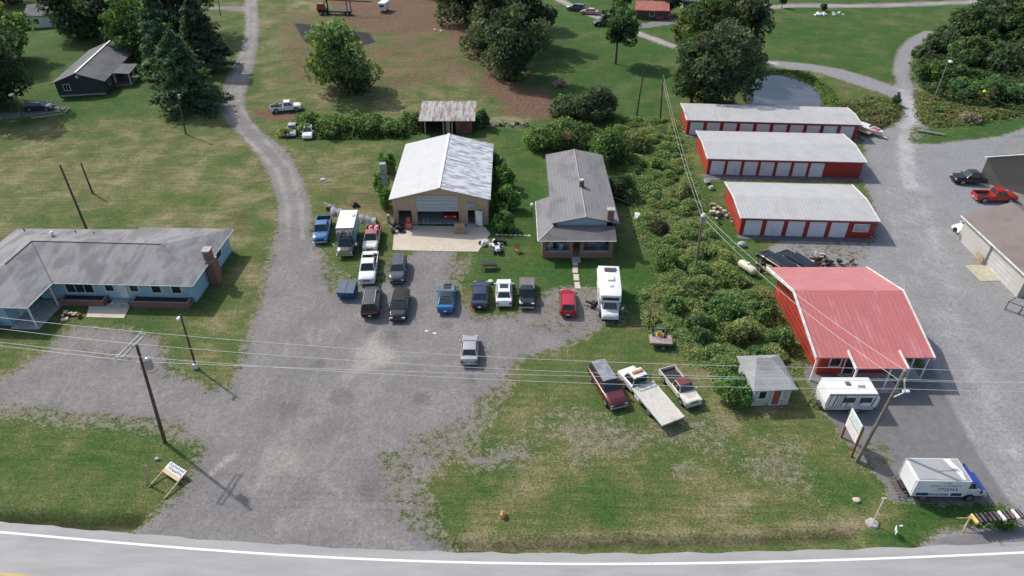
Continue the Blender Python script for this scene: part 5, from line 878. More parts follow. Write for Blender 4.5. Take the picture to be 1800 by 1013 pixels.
wire('service drop from the brush transformer pole to the grey-roofed house', dC*.9+gC, Vector((12.0, 78, 4.0)), .5, .012, WM2, group=gr2)
# ---------------------------------------------------------------- signs, mailboxes and roadside things
o0 = G(262, 857); t = thing('wooden_sign', 'fallen white plywood sign with dark lettering, its two lumber posts lying toward the lawn', 'sign', (o0.x, o0.y))
for k, (pa, pb) in enumerate(((( 262, 857), (303, 822)), ((290, 877), (331, 838)))):
    pa, pb = G(*pa)-o0, G(*pb)-o0; pa.z = .08; pb.z = .55
    child(t, 'post', WOODL, lambda mb: mb.bar(pa, pb, .065, .065, 4))
c_ = [G(*p)-o0 for p in ((287, 834), (315, 853), (332, 838), (304, 820))]; zz_ = (.42, .42, .64, .64)
c_ = [Vector((p.x, p.y, z)) for p, z in zip(c_, zz_)]; bn = (c_[1]-c_[0]).cross(c_[3]-c_[0]).normalized()
SB = mat('sign_board', (.74, .74, .72), .7, 0, .05, 3); bd = child(t, 'board', SB, lambda mb: mb.slab(c_, [(0, 1, 2, 3)], .03, -bn))
child(t, 'bare_board', mat('bare_plywood', (.62, .46, .30), .8, 0, .1, 3), lambda mb: mb.slab([c_[0].lerp(c_[3], f)+bn*.008 for f in (0,)]+[c_[1].lerp(c_[2], 0)+bn*.008, c_[1].lerp(c_[2], .33)+bn*.008, c_[0].lerp(c_[3], .33)+bn*.008], [(0, 1, 2, 3)], .006, -bn))
r_ = random.Random(3); mb = MB()
for row in (.42, .72):
    u = .08 if row > .5 else .14
    while u < .9:
        w_ = r_.uniform(.04, .075); P_ = lambda a, b: c_[0].lerp(c_[1], a).lerp(c_[3].lerp(c_[2], a), b)+bn*.02
        mb.slab([P_(u, row), P_(u+w_*.35, row), P_(u+w_*.35, row+.2), P_(u, row+.2)], [(0, 1, 2, 3)], .01, -bn); k = r_.choice((0, .08, .15)); mb.slab([P_(u+w_*.35, row+k), P_(u+w_, row+k), P_(u+w_, row+k+.06), P_(u+w_*.35, row+k+.06)], [(0, 1, 2, 3)], .01, -bn); u += w_+.03
mb.build('lettering', mat('sign_ink', (.04, .09, .14), .6), t)
g = G(257, 852); t = thing('lumber_stakes', 'pair of pale lumber stakes standing beside the wooden roadside sign', 'stakes', (g.x, g.y))
for x in (0, .18): child(t, 'stake', WOODL, lambda mb: mb.bar((x, 0, 0), (x+.3, .3, 1.9), .05, .05, 4))
child(t, 'brace', WOODL, lambda mb: mb.bar((.0, 0, .3), (.45, .1, .7), .03, .03, 4))
t = thing('roadside_sign', 'tall two-panel white sign with lettering on brown posts beside the leaning pole', 'sign', (28.2, 38.55), math.radians(90)); BP = mat('brown_post', (.2, .06, .04), .7, 0, .2)
t.location = (28.42, 38.75, 0)
for x in (0, 2.15): child(t, 'post', BP, lambda mb: mb.box(x, 0, 1.75, .14, .14, 3.5))
child(t, 'upper_board', mat('sign_pale_blue', (.72, .80, .80), .5, 0, .05), lambda mb: mb.box(1.07, .09, 3.2, 2.05, .05, .85)); child(t, 'lower_board', mat('sign_pinkish', (.82, .77, .77), .5, 0, .05), lambda mb: mb.box(1.07, .09, 2.12, 2.05, .05, 1.15))
for k, z in enumerate((3.3, 3.0)): o = scribble(t, mat('faint_teal', (.5, .62, .64), .5), .2, 1.9, z, .16, .125, 40+k)
for k, z in enumerate((2.66,)): o = scribble(t, mat('dark_ink', (.04, .06, .09), .5), .15, 1.95, z, .12, .125, 44+k)
for k, z in enumerate((2.35, 2.05, 1.78)): o = scribble(t, mat('faint_pink', (.68, .55, .57), .5), .25, 1.8, z, .14, .125, 47+k)
# mailbox row
a, b = G(1697, 928), G(1784, 918); d = b-a; rz = math.atan2(d.y, d.x); Lm = d.length
t = thing('mailbox_rail', 'wooden rail on posts carrying the roadside row of mailboxes', 'rail', (a.x, a.y), rz)
for x in np.linspace(.1, Lm-.1, 4): child(t, 'post', WOODL, lambda mb: mb.box(x, .15, .5, .1, .1, 1.0))
child(t, 'rail', WOODL, lambda mb: mb.box(Lm/2, .15, 1.0, Lm, .22, .06)); child(t, 'end_brace', WOODL, lambda mb: (mb.bar((.05, .15, 1.05), (-.5, -.35, .0), .04, .04, 4), mb.bar((.05, .15, 1.0), (-.15, .9, .0), .04, .04, 4)))
cols = ['yellow', 'black', 'black', 'black', 'black', 'black', 'white', 'black', 'dark brown', 'white', 'black']; rgb = {'yellow': (.65, .45, .12), 'black': (.025, .027, .03), 'white': (.75, .73, .7), 'dark brown': (.08, .05, .04)}
where = ['yellow mailbox at the left end of the roadside row', 'black mailbox right beside the yellow one in the row', 'second black mailbox from the yellow one', 'middle one of the five black mailboxes together', 'fourth of the five black mailboxes together', 'black mailbox touching the left white one in the row', 'left white mailbox in the middle of the row', 'black mailbox just right of the left white one', 'dark brown mailbox between a black and a white one', 'right white mailbox near the end of the row', 'black mailbox at the right end of the row']
for i, (c, lb) in enumerate(zip(cols, where)):
    u = .22+i*(Lm-.4)/10; p = a+d.normalized()*u; q = thing('mailbox', lb, 'mailbox', (p.x, p.y+.1, 1.03), rz, 'row of roadside mailboxes'); m = mat('mailbox_'+c.replace(' ', '_'), rgb[c], .4)
    pr = [(-.12, 0), (.12, 0), (.12, .14)]+[(.12*math.cos(k*PI/6), .14+.12*math.sin(k*PI/6)) for k in range(1, 6)]+[(-.12, .14)]
    child(q, 'box', m, lambda mb: mb.loft([[(x, y, z) for x, z in pr] for y in (-.55, .2)])); child(q, 'door', m, lambda mb: mb.box(0, -.565, .12, .2, .02, .2)); child(q, 'flag', mat('flag_red', (.5, .03, .02), .5), lambda mb: mb.box(.135, -.2, .2, .012, .05, .14))
g = G(1533, 921); t = thing('light_pole', 'short white post in a pale stone base on the grass corner by the road', 'post', (g.x, g.y)); tp = G(1554, 876, HGT((1533, 921), 876)); tp = tp-g
child(t, 'post', WHITE, lambda mb: mb.bar((0, 0, 0), tp, .045, .04)); child(t, 'bracket', WHITE, lambda mb: mb.box(tp.x, tp.y, tp.z, .35, .06, .06)); child(t, 'base', CONCG, lambda mb: mb.loft([[(r_*math.cos(k), r_*math.sin(k), z) for k in np.linspace(0, 2*PI, 9)[:-1]] for r_, z in ((.5, 0), (.42, .18), (.2, .24))]))
g = G(1571, 940); t = thing('yard_sign', 'small white yard sign leaning on the grass by the road', 'sign', (g.x, g.y), math.radians(70)); child(t, 'board', WHITE, lambda mb: mb.box(0, 0, .55, .6, .02, .45)); child(t, 'wire_stake', GALV, lambda mb: (mb.bar((-.2, 0, 0), (-.2, 0, .4), .01), mb.bar((.2, 0, 0), (.2, 0, .4), .01)))
def rock(label, p, s, m, seed, name='stone', cat='stone', z=0):
    r = random.Random(seed); g = G(*p); b = bmesh.new(); bmesh.ops.create_icosphere(b, subdivisions=2, radius=1)
    for v in b.verts: v.co *= r.uniform(.82, 1.12); v.co.x *= s[0]; v.co.y *= s[1]; v.co.z *= s[2]
    me = bpy.data.meshes.new(name); b.to_mesh(me); b.free(); me.materials.append(m); o = bpy.data.objects.new(name, me); C.objects.link(o); o.location = (g.x, g.y, s[2]*.6+z); return tag(o, label, cat)
rock('pale round stone lying on the grass left of the short white post', (1505, 880), (.32, .28, .14), CONC, 1); rock('small white piece of litter beside the yard sign', (1584, 925), (.16, .09, .05), WHITE, 2, 'litter', 'litter')
rock('orange rock on the mown grass near the road', (884, 908), (.22, .3, .38), mat('orange_stone', (.62, .30, .12), .8, 0, .15), 3); rock('pale cone-shaped stone on the lawn above the wooden sign', (277, 808), (.22, .15, .16), CONC, 4)
rock('white lump in the grass beside the undergrowth right of the house', (1121, 384), (.5, .8, .5), WHITE, 5, 'tarp_bundle', 'bundle'); rock('pale boulder between shrubs beside the storage building', (1303, 433), (.6, .5, .4), CONCG, 6)
rock('cream coloured boulder by the middle storage building corner', (1250, 333), (.45, .4, .4), CONC, 7); rock('pale stones heaped at the corner of the middle storage building', (1242, 322), (.4, .6, .35), SIL, 8, 'rubble', 'rubble')
g = G(1312, 478); t = thing('propane_tank', 'cream coloured long propane tank lying in grass beside the undergrowth', 'tank', (g.x, g.y), math.radians(118))
child(t, 'tank', mat('cream_tank', (.68, .62, .46), .5, 0, .08), lambda mb: mb.loft([[(x, r_*math.cos(k), .65+r_*math.sin(k)) for k in np.linspace(0, 2*PI, 13)[:-1]] for x, r_ in ((-1.3, .1), (-1.2, .35), (-.95, .48), (.95, .48), (1.2, .35), (1.3, .1))]), smooth=50); child(t, 'foot', BLACK, lambda mb: (mb.box(-.7, 0, .12, .15, .6, .25), mb.box(.7, 0, .12, .15, .6, .25))); child(t, 'dome', WHITE, lambda mb: mb.bar((0, 0, 1.05), (0, 0, 1.3), .2, .15, 10))
# fence posts / railing at the far right
g = G(1766, 545); t = thing('deck_railing', 'dark metal railing frame beside the workshop at the right edge', 'railing', (g.x, g.y), math.radians(-42))
for x in (0, 1.3, 2.6): child(t, 'post', BLACK, lambda mb: mb.bar((x, 0, 0), (x, 0, 1.1), .045))
child(t, 'rail', BLACK, lambda mb: (mb.bar((0, 0, 1.1), (2.6, 0, 1.1), .04), mb.bar((0, 0, .15), (2.6, 0, .15), .03), mb.bar((0, 0, 1.1), (.4, 1.3, 1.1), .04)))
pn = (1716, 462)
g = G(*pn); t = thing('pallet', 'wooden pallets leaning against the off-white workshop wall', 'pallet', (55.5, G(*pn).y+.3), math.radians(-90))
for k in range(5): child(t, 'slat', WOODL, lambda mb: mb.box(-.5+k*.28, -.15, .55, .12, .04, 1.1))
child(t, 'stringer', WOODL, lambda mb: [mb.box(.06, -.1, z, 1.3, .05, .08) for z in (.1, .55, 1.0)])
t = thing('cable_spool', 'small dark round reel hanging on the workshop corner by the white car', 'reel', (55.2, 73.9, 1.2)); child(t, 'reel', BLACK, lambda mb: mb.bar((0, 0, 0), (-.2, 0, 0), .3, .3, 12))
# --- things before the garage
g = G(716, 404); t = thing('tool_chest', 'bright red rolling tool chest standing beside the left garage door', 'tool chest', (G(719, 404).x, G(719, 404).y+.2), .1)
child(t, 'cabinet', P_RED, lambda mb: (mb.box(0, 0, .6, .75, .55, .9), mb.box(0, .05, 1.35, .5, .45, .6)), bevel=.02)
child(t, 'drawer', CHROME, lambda mb: [mb.box(0, -.285, .3+k*.18, .6, .015, .02) for k in range(4)])
for x in (-.3, .3):
    for y in (-.2, .2): child(t, 'caster', BLACK, lambda mb: mb.bar((x-.03, y, .07), (x+.03, y, .07), .07, .07, 8))
t = thing('cardboard_box', 'large tan cardboard box standing before the garage opening', 'box', (G(808, 412).x, G(808, 412).y+.4), .03); child(t, 'carton', mat('cardboard', (.42, .27, .17), .85, 0, .08), lambda mb: mb.box(0, 0, .62, 1.3, .75, 1.2), bevel=.01); child(t, 'flap', mat('cardboard', ()), lambda mb: mb.box(-.85, .1, .75, .35, .6, .02, 0)); child(t, 'tape', BLACK, lambda mb: mb.box(-.0, -.38, .75, .9, .01, .06))
ty = lambda label, x, y, n=3, nm='tyre_stack': None
def tyres(label, x, y, n, lean=0):
    t = thing('tyre_stack', label, 'tyres', (x, y))
    for k in range(n): child(t, 'tyre', TYRE, lambda mb: mb.loft([[(r_*math.cos(a)+.03*k, r_*math.sin(a), z+k*.22) for a in np.linspace(0, 2*PI, 15)[:-1]] for r_, z in ((.2, .02), (.34, .02), (.37, .11), (.34, .2), (.2, .2))], cap=False), smooth=50)
tyres('stack of black tyres at the left corner of the garage', -14.95, 76.5, 3); tyres('low stack of tyres beside the red tool chest', -14.1, 76.1, 2); tyres('single pair of tyres lying before the left garage door', -13.8, 75.2, 1)
t = thing('hand_truck', 'dark motorised cart with chrome parts parked left of the red tool chest', 'cart', (-14.7, 75.4), .6); child(t, 'frame', BLACK, lambda mb: (mb.box(0, 0, .45, 1.1, .5, .12), mb.bar((-.5, 0, .5), (-.7, 0, 1.1), .04), mb.box(.2, 0, .65, .5, .35, .25))); child(t, 'handle', CHROME, lambda mb: mb.bar((-.7, -.35, 1.1), (-.7, .35, 1.1), .03))
for x in (-.45, .45): child(t, 'wheel', TYRE, lambda mb: mb.bar((x, -.3, .22), (x, .3, .22), .22, .22, 12))
t = thing('ladder', 'pale ladder leaning on the garage front wall behind the tyres', 'ladder', (-14.95, 76.9)); child(t, 'rail', GALV, lambda mb: (mb.bar((0, -.35, 0), (0, .1, 2.3), .04), mb.bar((.45, -.35, 0), (.45, .1, 2.3), .04))); child(t, 'rung', GALV, lambda mb: [mb.bar((0, -.35+.45*k/7, 2.3*k/7), (.45, -.35+.45*k/7, 2.3*k/7), .025) for k in range(1, 7)])
t = thing('propane_cylinder', 'small grey gas cylinder left of the garage wall under the vines', 'cylinder', (-15.9, 77.4)); child(t, 'cylinder', GALV, lambda mb: mb.bar((0, 0, 0), (0, 0, 1.3), .25, .2, 12), smooth=50); child(t, 'valve', WHITE, lambda mb: mb.bar((0, 0, 1.3), (0, 0, 1.45), .06))
# motorcycle-like lawn machines heaped in white
g = G(862, 440)
t = thing('riding_mower', 'white riding mower with a black seat on the grass by the apron', 'mower', (G(873, 441).x, G(873, 441).y), math.radians(-75))
child(t, 'hood', P_WHT, lambda mb: mb.box(.55, 0, .65, .8, .6, .4, 0, .85, .8), bevel=.06); child(t, 'fender', P_WHT, lambda mb: mb.box(-.4, 0, .6, .7, 1.0, .22), bevel=.05); child(t, 'seat', BLACK, lambda mb: (mb.box(-.4, 0, .8, .45, .45, .12), mb.box(-.62, 0, 1.0, .1, .45, .35)), bevel=.03); child(t, 'steering_wheel', BLACK, lambda mb: mb.bar((.12, 0, .7), (.0, 0, 1.05), .03)); child(t, 'mower_deck', mat('mower_dark', (.06, .07, .07), .5), lambda mb: mb.box(.05, 0, .3, .9, 1.3, .18), bevel=.04)
for x, r_ in ((-.45, .3), (.7, .2)):
    for s in (-1, 1): wheel(t, x, s*.48, r_, .2, s)
t = thing('trash_pile', 'white bags and hoops heaped at the corner of the concrete apron', 'bags', (G(850, 432).x, G(850, 432).y)); MWB = mat('white_bag', (.78, .77, .75), .5, 0, .08)
for k, (x, y, s) in enumerate([(0, 0, .35), (.5, .4, .3), (-.4, .3, .25), (.9, -.2, .25), (1.3, .6, .3)]): child(t, 'bag', MWB if k != 2 else BLACK, lambda mb: mb.loft([[(x+s*f*math.cos(a), y+s*f*math.sin(a), z*s*2) for a in np.linspace(0, 2*PI, 9)[:-1]] for f, z in ((.7, 0), (1, .3), (.8, .7), (.3, 1))]), smooth=60)
for k, (x, y) in enumerate([(.3, .1), (2.2, -.4)]): child(t, 'hoop', WHITE, lambda mb: mb.tube([(x+.28*math.cos(a), y, .32+.28*math.sin(a)) for a in np.linspace(0, 2*PI, 13)], .035))
t = thing('bicycle_frame', 'dark machine parts lying behind the white riding mower', 'machine parts', (G(880, 428).x, G(880, 428).y)); child(t, 'frame', BLACK, lambda mb: (mb.box(-.3, 0, .35, 1.2, .4, .3), mb.bar((-.9, .2, .5), (.6, -.1, .9), .05), mb.bar((.4, -.4, .2), (.5, .5, .7), .04)))
for x in (-.7, .5): child(t, 'wheel', TYRE, lambda mb: mb.bar((x, -.35, .25), (x, -.2, .25), .25, .25, 12))
g = G(858, 474); t = thing('picnic_table', 'dark picnic table with items on top, on the lawn above the parked cars', 'picnic table', (g.x, g.y+.4), .05); DK = mat('dark_table', (.045, .045, .05), .7, 0, .2)
child(t, 'tabletop', DK, lambda mb: [mb.box(0, -.32+k*.16, .76, 1.7, .14, .05) for k in range(5)])
for s in (-1, 1): child(t, 'bench', DK, lambda mb: mb.box(0, s*.72, .45, 1.7, .25, .05)); child(t, 'leg', DK, lambda mb: (mb.bar((s*.65, -.6, 0), (s*.65, .25, .74), .04, .04, 4), mb.bar((s*.65, .6, 0), (s*.65, -.25, .74), .04, .04, 4), mb.bar((s*.65, -.8, .43), (s*.65, .8, .43), .035, .035, 4)))
t = thing('garden_statue', 'small pale lump and pots on the lawn between the navy and white cars', 'ornament', (G(862, 498).x, G(862, 498).y)); child(t, 'pot', CONC, lambda mb: mb.bar((0, 0, 0), (0, 0, .35), .22, .3, 10))
t = thing('wooden_chair', 'orange wooden chair standing alone on the lawn left of the porch', 'chair', (G(910, 446).x, G(910, 446).y+.2), .2); OC = mat('orange_wood', (.38, .16, .07), .7); child(t, 'seat', OC, lambda mb: mb.box(0, 0, .45, .6, .55, .05)); child(t, 'backrest', OC, lambda mb: [mb.box(-.22+k*.15, .28, .8, .1, .04, .7) for k in range(4)])
for x in (-.26, .26):
    for y in (-.24, .26): child(t, 'leg', OC, lambda mb: mb.box(x, y, .22, .06, .06, .45))
t = thing('satellite_dish', 'small white dish on a pole beside the porch roof', 'satellite dish', (2.6, 78.6)); child(t, 'pole', BLACK, lambda mb: mb.bar((0, 0, 0), (0, 0, 2.1), .05)); child(t, 'dish', WHITE, lambda mb: mb.bar((0, 0, 2.1), (.1, -.12, 2.2), .3, .12, 12))
# --- dumpster
a, b = G(606, 524), G(612, 492); t = thing('dumpster', 'blue metal dumpster with dark lids standing left of the black SUV', 'dumpster', (-18.15, 61.7), math.radians(-4)); DBL = mat('dumpster_blue', (.015, .10, .22), .5, 0, .2, 2)
child(t, 'bin', DBL, lambda mb: mb.loft([[(x, -.7, .15), (x, -.95, .95), (x, .85, 1.35), (x, .85, .15)] for x in (-.95, .95)]), bevel=.03)
for x in (-.48, .48): child(t, 'lid', mat('lid_dark', (.03, .07, .12), .5), lambda mb: mb.slab([(x-.46, -1.0, .99), (x+.46, -1.0, .99), (x+.46, .9, 1.41), (x-.46, .9, 1.41)], [(0, 1, 2, 3)], -.06))
child(t, 'lift_pocket', DBL, lambda mb: (mb.box(-1.02, 0, .7, .12, 1.2, .15), mb.box(1.02, 0, .7, .12, 1.2, .15)))
# --- long barrier of grey pipe/tarp behind trucks
pts = [G(583, 374), G(612, 379), G(640, 388), G(662, 392)]
t = thing('silver_tarp_roll', 'long low grey tarp-covered bank behind the box truck', 'covered bank', (pts[0].x, pts[0].y)); r_ = random.Random(5); TAR = mat('grey_tarp', (.25, .255, .265), .6, 0, .4, 1.5, .6, dirt=(.12, .13, .10), damt=(.5, .65))
rings = []
for i in range(25):
    f = i/24*3; k = min(int(f), 2); c = pts[k].lerp(pts[k+1], f-k)-pts[0]; w_ = .85+r_.uniform(-.15, .15); h = .7+r_.uniform(-.12, .12); rings.append([(c.x, c.y-w_, 0), (c.x, c.y-w_*.6, h*.75), (c.x, c.y, h), (c.x, c.y+w_*.7, h*.7), (c.x, c.y+w_, 0)])
child(t, 'tarp', TAR, lambda mb: mb.loft(rings), smooth=50)
t = thing('scrap_heap', 'white and rusty scrap tangle at the left end of the grey tarp bank', 'scrap', (G(579, 366).x, G(579, 366).y)); r_ = random.Random(9); child(t, 'scrap', WHITE, lambda mb: [mb.bar((r_.uniform(-.7, .7), r_.uniform(-.5, .5), r_.uniform(.05, .4)), (r_.uniform(-.7, .7), r_.uniform(-.5, .5), r_.uniform(.2, .9)), .05) for _ in range(16)]); child(t, 'drum', RUST, lambda mb: mb.bar((-.3, -.5, .3), (.5, -.5, .3), .25, .25, 10))
t = thing('red_mower', 'small red and black walk-behind mower behind the grey tarp bank', 'mower', (G(621, 364).x, G(621, 364).y), .5); child(t, 'deck', BLACK, lambda mb: mb.box(.3, 0, .3, .9, .6, .2), bevel=.04); child(t, 'engine', RUST, lambda mb: mb.box(.3, 0, .55, .4, .35, .3)); child(t, 'handle', P_RED, lambda mb: (mb.bar((-.1, -.25, .3), (-1.2, -.25, .75), .03), mb.bar((-.1, .25, .3), (-1.2, .25, .75), .03), mb.bar((-1.2, -.25, .75), (-1.2, .25, .75), .03)))
for x in (0, .65): child(t, 'wheel', TYRE, lambda mb: mb.bar((x, -.38, .15), (x, .38, .15), .15, .15, 10))
def junk(label, p, n, spread, cols, seed, name='scrap_heap', hz=.5, cat='scrap'):
    r = random.Random(seed); g = G(*p); t = thing(name, label, cat, (g.x, g.y))
    for ci, (cn, m) in enumerate(cols):
        for _ in range(n):
            mb = MB()
            x, y = r.gauss(0, spread[0]/2), r.gauss(0, spread[1]/2)
            if r.random() < .6: mb.box(x, y, r.uniform(.05, hz), r.uniform(.15, .8), r.uniform(.1, .5), r.uniform(.05, .4), r.uniform(0, 3))
            else: mb.bar((x, y, .05), (x+r.uniform(-.8, .8), y+r.uniform(-.5, .5), r.uniform(.1, hz*1.5)), .04)
            mb.build(cn, m, t)
    return t
junk('dark and pink machinery wreckage beside the smallest storage building wall', (1262, 374), 14, (1.0, 2.6), [('frame_parts', mat('rust_pink', (.38, .24, .20), .7, 0, .4, 4)), ('dark_parts', DARKIN), ('pale_parts', CONC)], 3)
junk('row of junk and pale sheets behind the old open shed at right', (895, 222), 12, (5.5, .8), [('dark_parts', DARKIN), ('pale_sheets', SIL), ('frame', GALV)], 4); junk('dark cart with an open pale bed right of the open shed', (868, 222), 6, (1.4, .8), [('cart', DARKIN), ('sheet', GALV)], 5)
junk('small pale debris on the bare hillside near the dark trees', (772, 55), 5, (1.8, .8), [('debris', WHITE)], 6, 'debris', .3, 'debris'); junk('white metal scrap on the brown grass beside the gravel lane', (571, 320), 6, (1.2, .5), [('scrap', WHITE)], 7, 'debris', .25, 'debris')
junk('rusty drum and pale crates behind the red shop', (1432, 462), 7, (1.6, .8), [('crate', WHITE), ('drum', RUST), ('dark_parts', DARKIN)], 8, hz=.9); junk('dark scrap behind the red shop at its east end', (1475, 466), 7, (2.2, .6), [('dark_parts', DARKIN), ('rust_parts', RUST)], 9); junk('dark frame and weeds heaped at the west corner of the red shop', (1341, 474), 9, (1.3, 1.6), [('frame', DARKIN), ('straw_coloured_parts', WOODL)], 10, hz=.8)
junk('blue and dark bicycle parts beside the motorhome wheel', (1044, 538), 8, (.8, .5), [('parts', mat('bluegrey_parts', (.08, .1, .16), .5, .2)), ('frame', DARKIN)], 12)
junk('broken brown lumber and stones by the left lot edge', (125, 556), 8, (1.2, .6), [('lumber', RUST), ('stones', CONC)], 13, 'lumber_pile', .3, 'lumber')
# --- utility trailer + small tractor in the brush
g = G(1162, 614); t = thing('utility_trailer', 'small flat wooden trailer with a faded pinkish deck at the brush edge', 'trailer', (g.x, g.y+.7), math.radians(-4)); child(t, 'deck', mat('pink_deck', (.36, .27, .26), .8, 0, .15, 4), lambda mb: mb.box(0, 0, .6, 2.2, 1.5, .1)); child(t, 'side_rail', WOODG, lambda mb: (mb.box(0, -.76, .7, 2.2, .04, .2), mb.box(1.12, 0, .7, .04, 1.5, .2)))
for s in (-1, 1): wheel(t, .2, s*.85, .28, .18, s)
for x, lb in ((-1.15, 'white bucket'), (-.6, 'second bucket')): pass
rock('white bucket on the left end of the small wooden trailer', (1148, 601), (.18, .18, .15), WHITE, 21, 'bucket', 'bucket', .3)
g = G(1157, 593); t = thing('garden_tractor', 'small yellow and green tractor standing in weeds behind the wooden trailer', 'tractor', (g.x, g.y), math.radians(80)); YL = paint('yellow', (.65, .48, .12)); child(t, 'hood', mat('tractor_green', (.05, .12, .04), .5), lambda mb: mb.box(.5, 0, .8, .9, .5, .4), bevel=.04); child(t, 'seat', YL, lambda mb: (mb.box(-.4, 0, .85, .45, .5, .12), mb.box(-.6, 0, 1.1, .1, .5, .4)), bevel=.03); child(t, 'fender', YL, lambda mb: mb.box(-.4, 0, .65, .6, 1.1, .12)); child(t, 'roll_bar', GALV, lambda mb: mb.tube([(-.7, -.5, .5), (-.7, -.5, 1.7), (-.7, .5, 1.7), (-.7, .5, .5)], .04))
for x, r_ in ((-.4, .45), (.8, .28)):
    for s in (-1, 1): wheel(t, x, s*.55, r_, .22, s)
g = G(1140, 578); t = thing('clothes_post', 'thin dark post with a crossbar beside the garden tractor', 'post', (g.x, g.y)); child(t, 'post', BLACK, lambda mb: mb.bar((0, 0, 0), (0, 0, 2.4), .05)); child(t, 'crossbar', BLACK, lambda mb: mb.bar((-1.8, 0, .25), (.1, 0, .35), .04))
# red/white boat-like thing by the northern storage unit, bench by the lane
g = G(1527, 235); t = thing('boat', 'red and white boat on a flat trailer beside the northern storage building', 'boat', (g.x, g.y), math.radians(-60)); child(t, 'hull', P_WHT, lambda mb: mb.loft([[(x, -w_, 1.1), (x, -w_*.6, .5), (x, w_*.6, .5), (x, w_, 1.1)] for x, w_ in ((-2.2, .9), (-.5, 1.0), (1.2, .75), (2.3, .15))]), smooth=30); child(t, 'deck', P_RED, lambda mb: mb.box(1.0, 0, 1.15, 1.5, 1.0, .15, 0, .6, .6)); child(t, 'windscreen', GLASS, lambda mb: mb.box(.1, 0, 1.4, .05, 1.2, .35)); child(t, 'trailer_frame', GALV, lambda mb: (mb.bar((-2.2, -.5, .4), (3.2, 0, .4), .05), mb.bar((-2.2, .5, .4), (3.2, 0, .4), .05)))
for s in (-1, 1): wheel(t, -.8, s*.95, .3, .18, s)
g = G(1517, 232); t = thing('flat_trailer', 'tan flat trailer ramp leaning beside the northern storage building', 'trailer', (g.x-.3, g.y-.8), math.radians(-60)); child(t, 'deck', WOODL, lambda mb: mb.box(0, 0, .55, 2.6, 1.5, .08))
for s in (-1, 1): wheel(t, 0, s*.85, .28, .18, s)
g = G(1636, 236); t = thing('log', 'pale fallen log lying on the grass beside the gravel yard', 'log', (g.x, g.y), math.radians(-28)); child(t, 'trunk', mat('bleached_log', (.32, .29, .24), .9, 0, .3, 4), lambda mb: mb.bar((-2.0, 0, .25), (2.0, .1, .2), .25, .18, 9))

g = G(1452, 25); t = thing('rock_bed', 'white rock bed around a tiny tree in the far lawn', 'rock bed', (g.x, g.y)); r_ = random.Random(31)
for k in range(14): child(t, 'rock', WHITE, lambda mb: mb.box(r_.uniform(-3, 4), r_.uniform(-1.2, 1.2), .12, r_.uniform(.5, 1.2), r_.uniform(.4, .8), .25, r_.uniform(0, 3), .7, .7))
for k, (p, lb) in enumerate([((750, 582), 'scrap of white paper on the gravel left of the silver sedan'), ((764, 586), 'second scrap of white paper on the gravel nearer the silver sedan')]): rock(lb, p, (.22, .14, .03), WHITE, 60+k, 'litter', 'litter')
g = G(118, 196); t = thing('edging_timbers', 'low pale timber edging at the end of the short gravel drive by the dark house', 'edging', (g.x, g.y), .3)
for k, (x, y, a) in enumerate(((0, 0, 1.4), (-1.6, -1.6, .1), (-4, -1.8, .05))): child(t, 'timber', mat('bleached_log', (.32, .29, .24)), lambda mb: mb.box(x, y, .12, 2.4, .22, .24, a))
# ---------------------------------------------------------------- vegetation
def leaf_mat(name, trans=.25):
    m, n, b = _nt(name); a = N(n, 'ShaderNodeAttribute', attribute_name='leafcol'); L(n, a.outputs['Color'], b.inputs['Base Color'])
    b.inputs['Roughness'].default_value = .7; b.inputs['Specular IOR Level'].default_value = .18
    t = N(n, 'ShaderNodeBsdfTranslucent'); L(n, mixc(n, 1.0, a.outputs['Color'], (1.0, 1.1, .5), 'MULTIPLY'), t.inputs[0]); mx = N(n, 'ShaderNodeMixShader'); mx.inputs[0].default_value = trans
    L(n, b.outputs[0], mx.inputs[1]); L(n, t.outputs[0], mx.inputs[2]); L(n, mx.outputs[0], n.nodes['Material Output'].inputs[0]); return m
LEAF = leaf_mat('leaf_foliage', .5); NEEDLE = leaf_mat('needle_foliage', .3)
def leaves_mesh(name, pts, nrm, size, col, seed, asp=.62, jit=.35, m=None, fixn=.0):
    r = np.random.RandomState(seed); n = len(pts); s = size*(1+jit*r.randn(n)).clip(.4, 2)[:, None] if np.isscalar(size) else size[:, None]
    d = nrm+r.randn(n, 3)*.75; d /= np.linalg.norm(d, axis=1)[:, None]+1e-9
    u = np.cross(d, r.randn(n, 3)); u /= np.linalg.norm(u, axis=1)[:, None]+1e-9; v = np.cross(d, u)*asp
    b = d*.18
    P = np.stack([pts-u*s, pts-v*s+b*s*.0, pts+u*s, pts+v*s], 1); P[:, 0] -= b*s; P[:, 2] -= b*s
    me = bpy.data.meshes.new(name); me.vertices.add(n*4); me.vertices.foreach_set('co', P.reshape(-1).astype(np.float32))
    me.loops.add(n*4); me.loops.foreach_set('vertex_index', np.arange(n*4, dtype=np.int32)); me.polygons.add(n); me.polygons.foreach_set('loop_start', np.arange(0, n*4, 4, dtype=np.int32)); me.update(calc_edges=True)
    c = np.ones((n, 4), np.float32); c[:, :3] = col; at = me.attributes.new('leafcol', 'FLOAT_COLOR', 'FACE'); at.data.foreach_set('color', c.ravel()); me.materials.append(m or LEAF); return me
def tint(r, n, base, var=.28, hue=.18):
    k = (1+var*r.randn(n)).clip(.35, 2)[:, None]; h = r.randn(n)[:, None]*hue; return np.clip(np.array(base)[None]*LB*np.array([1.22, 1.0, 1.45])*k*np.concatenate([1+h, 1+h*.2, 1-h*.5], 1), .004, 6)
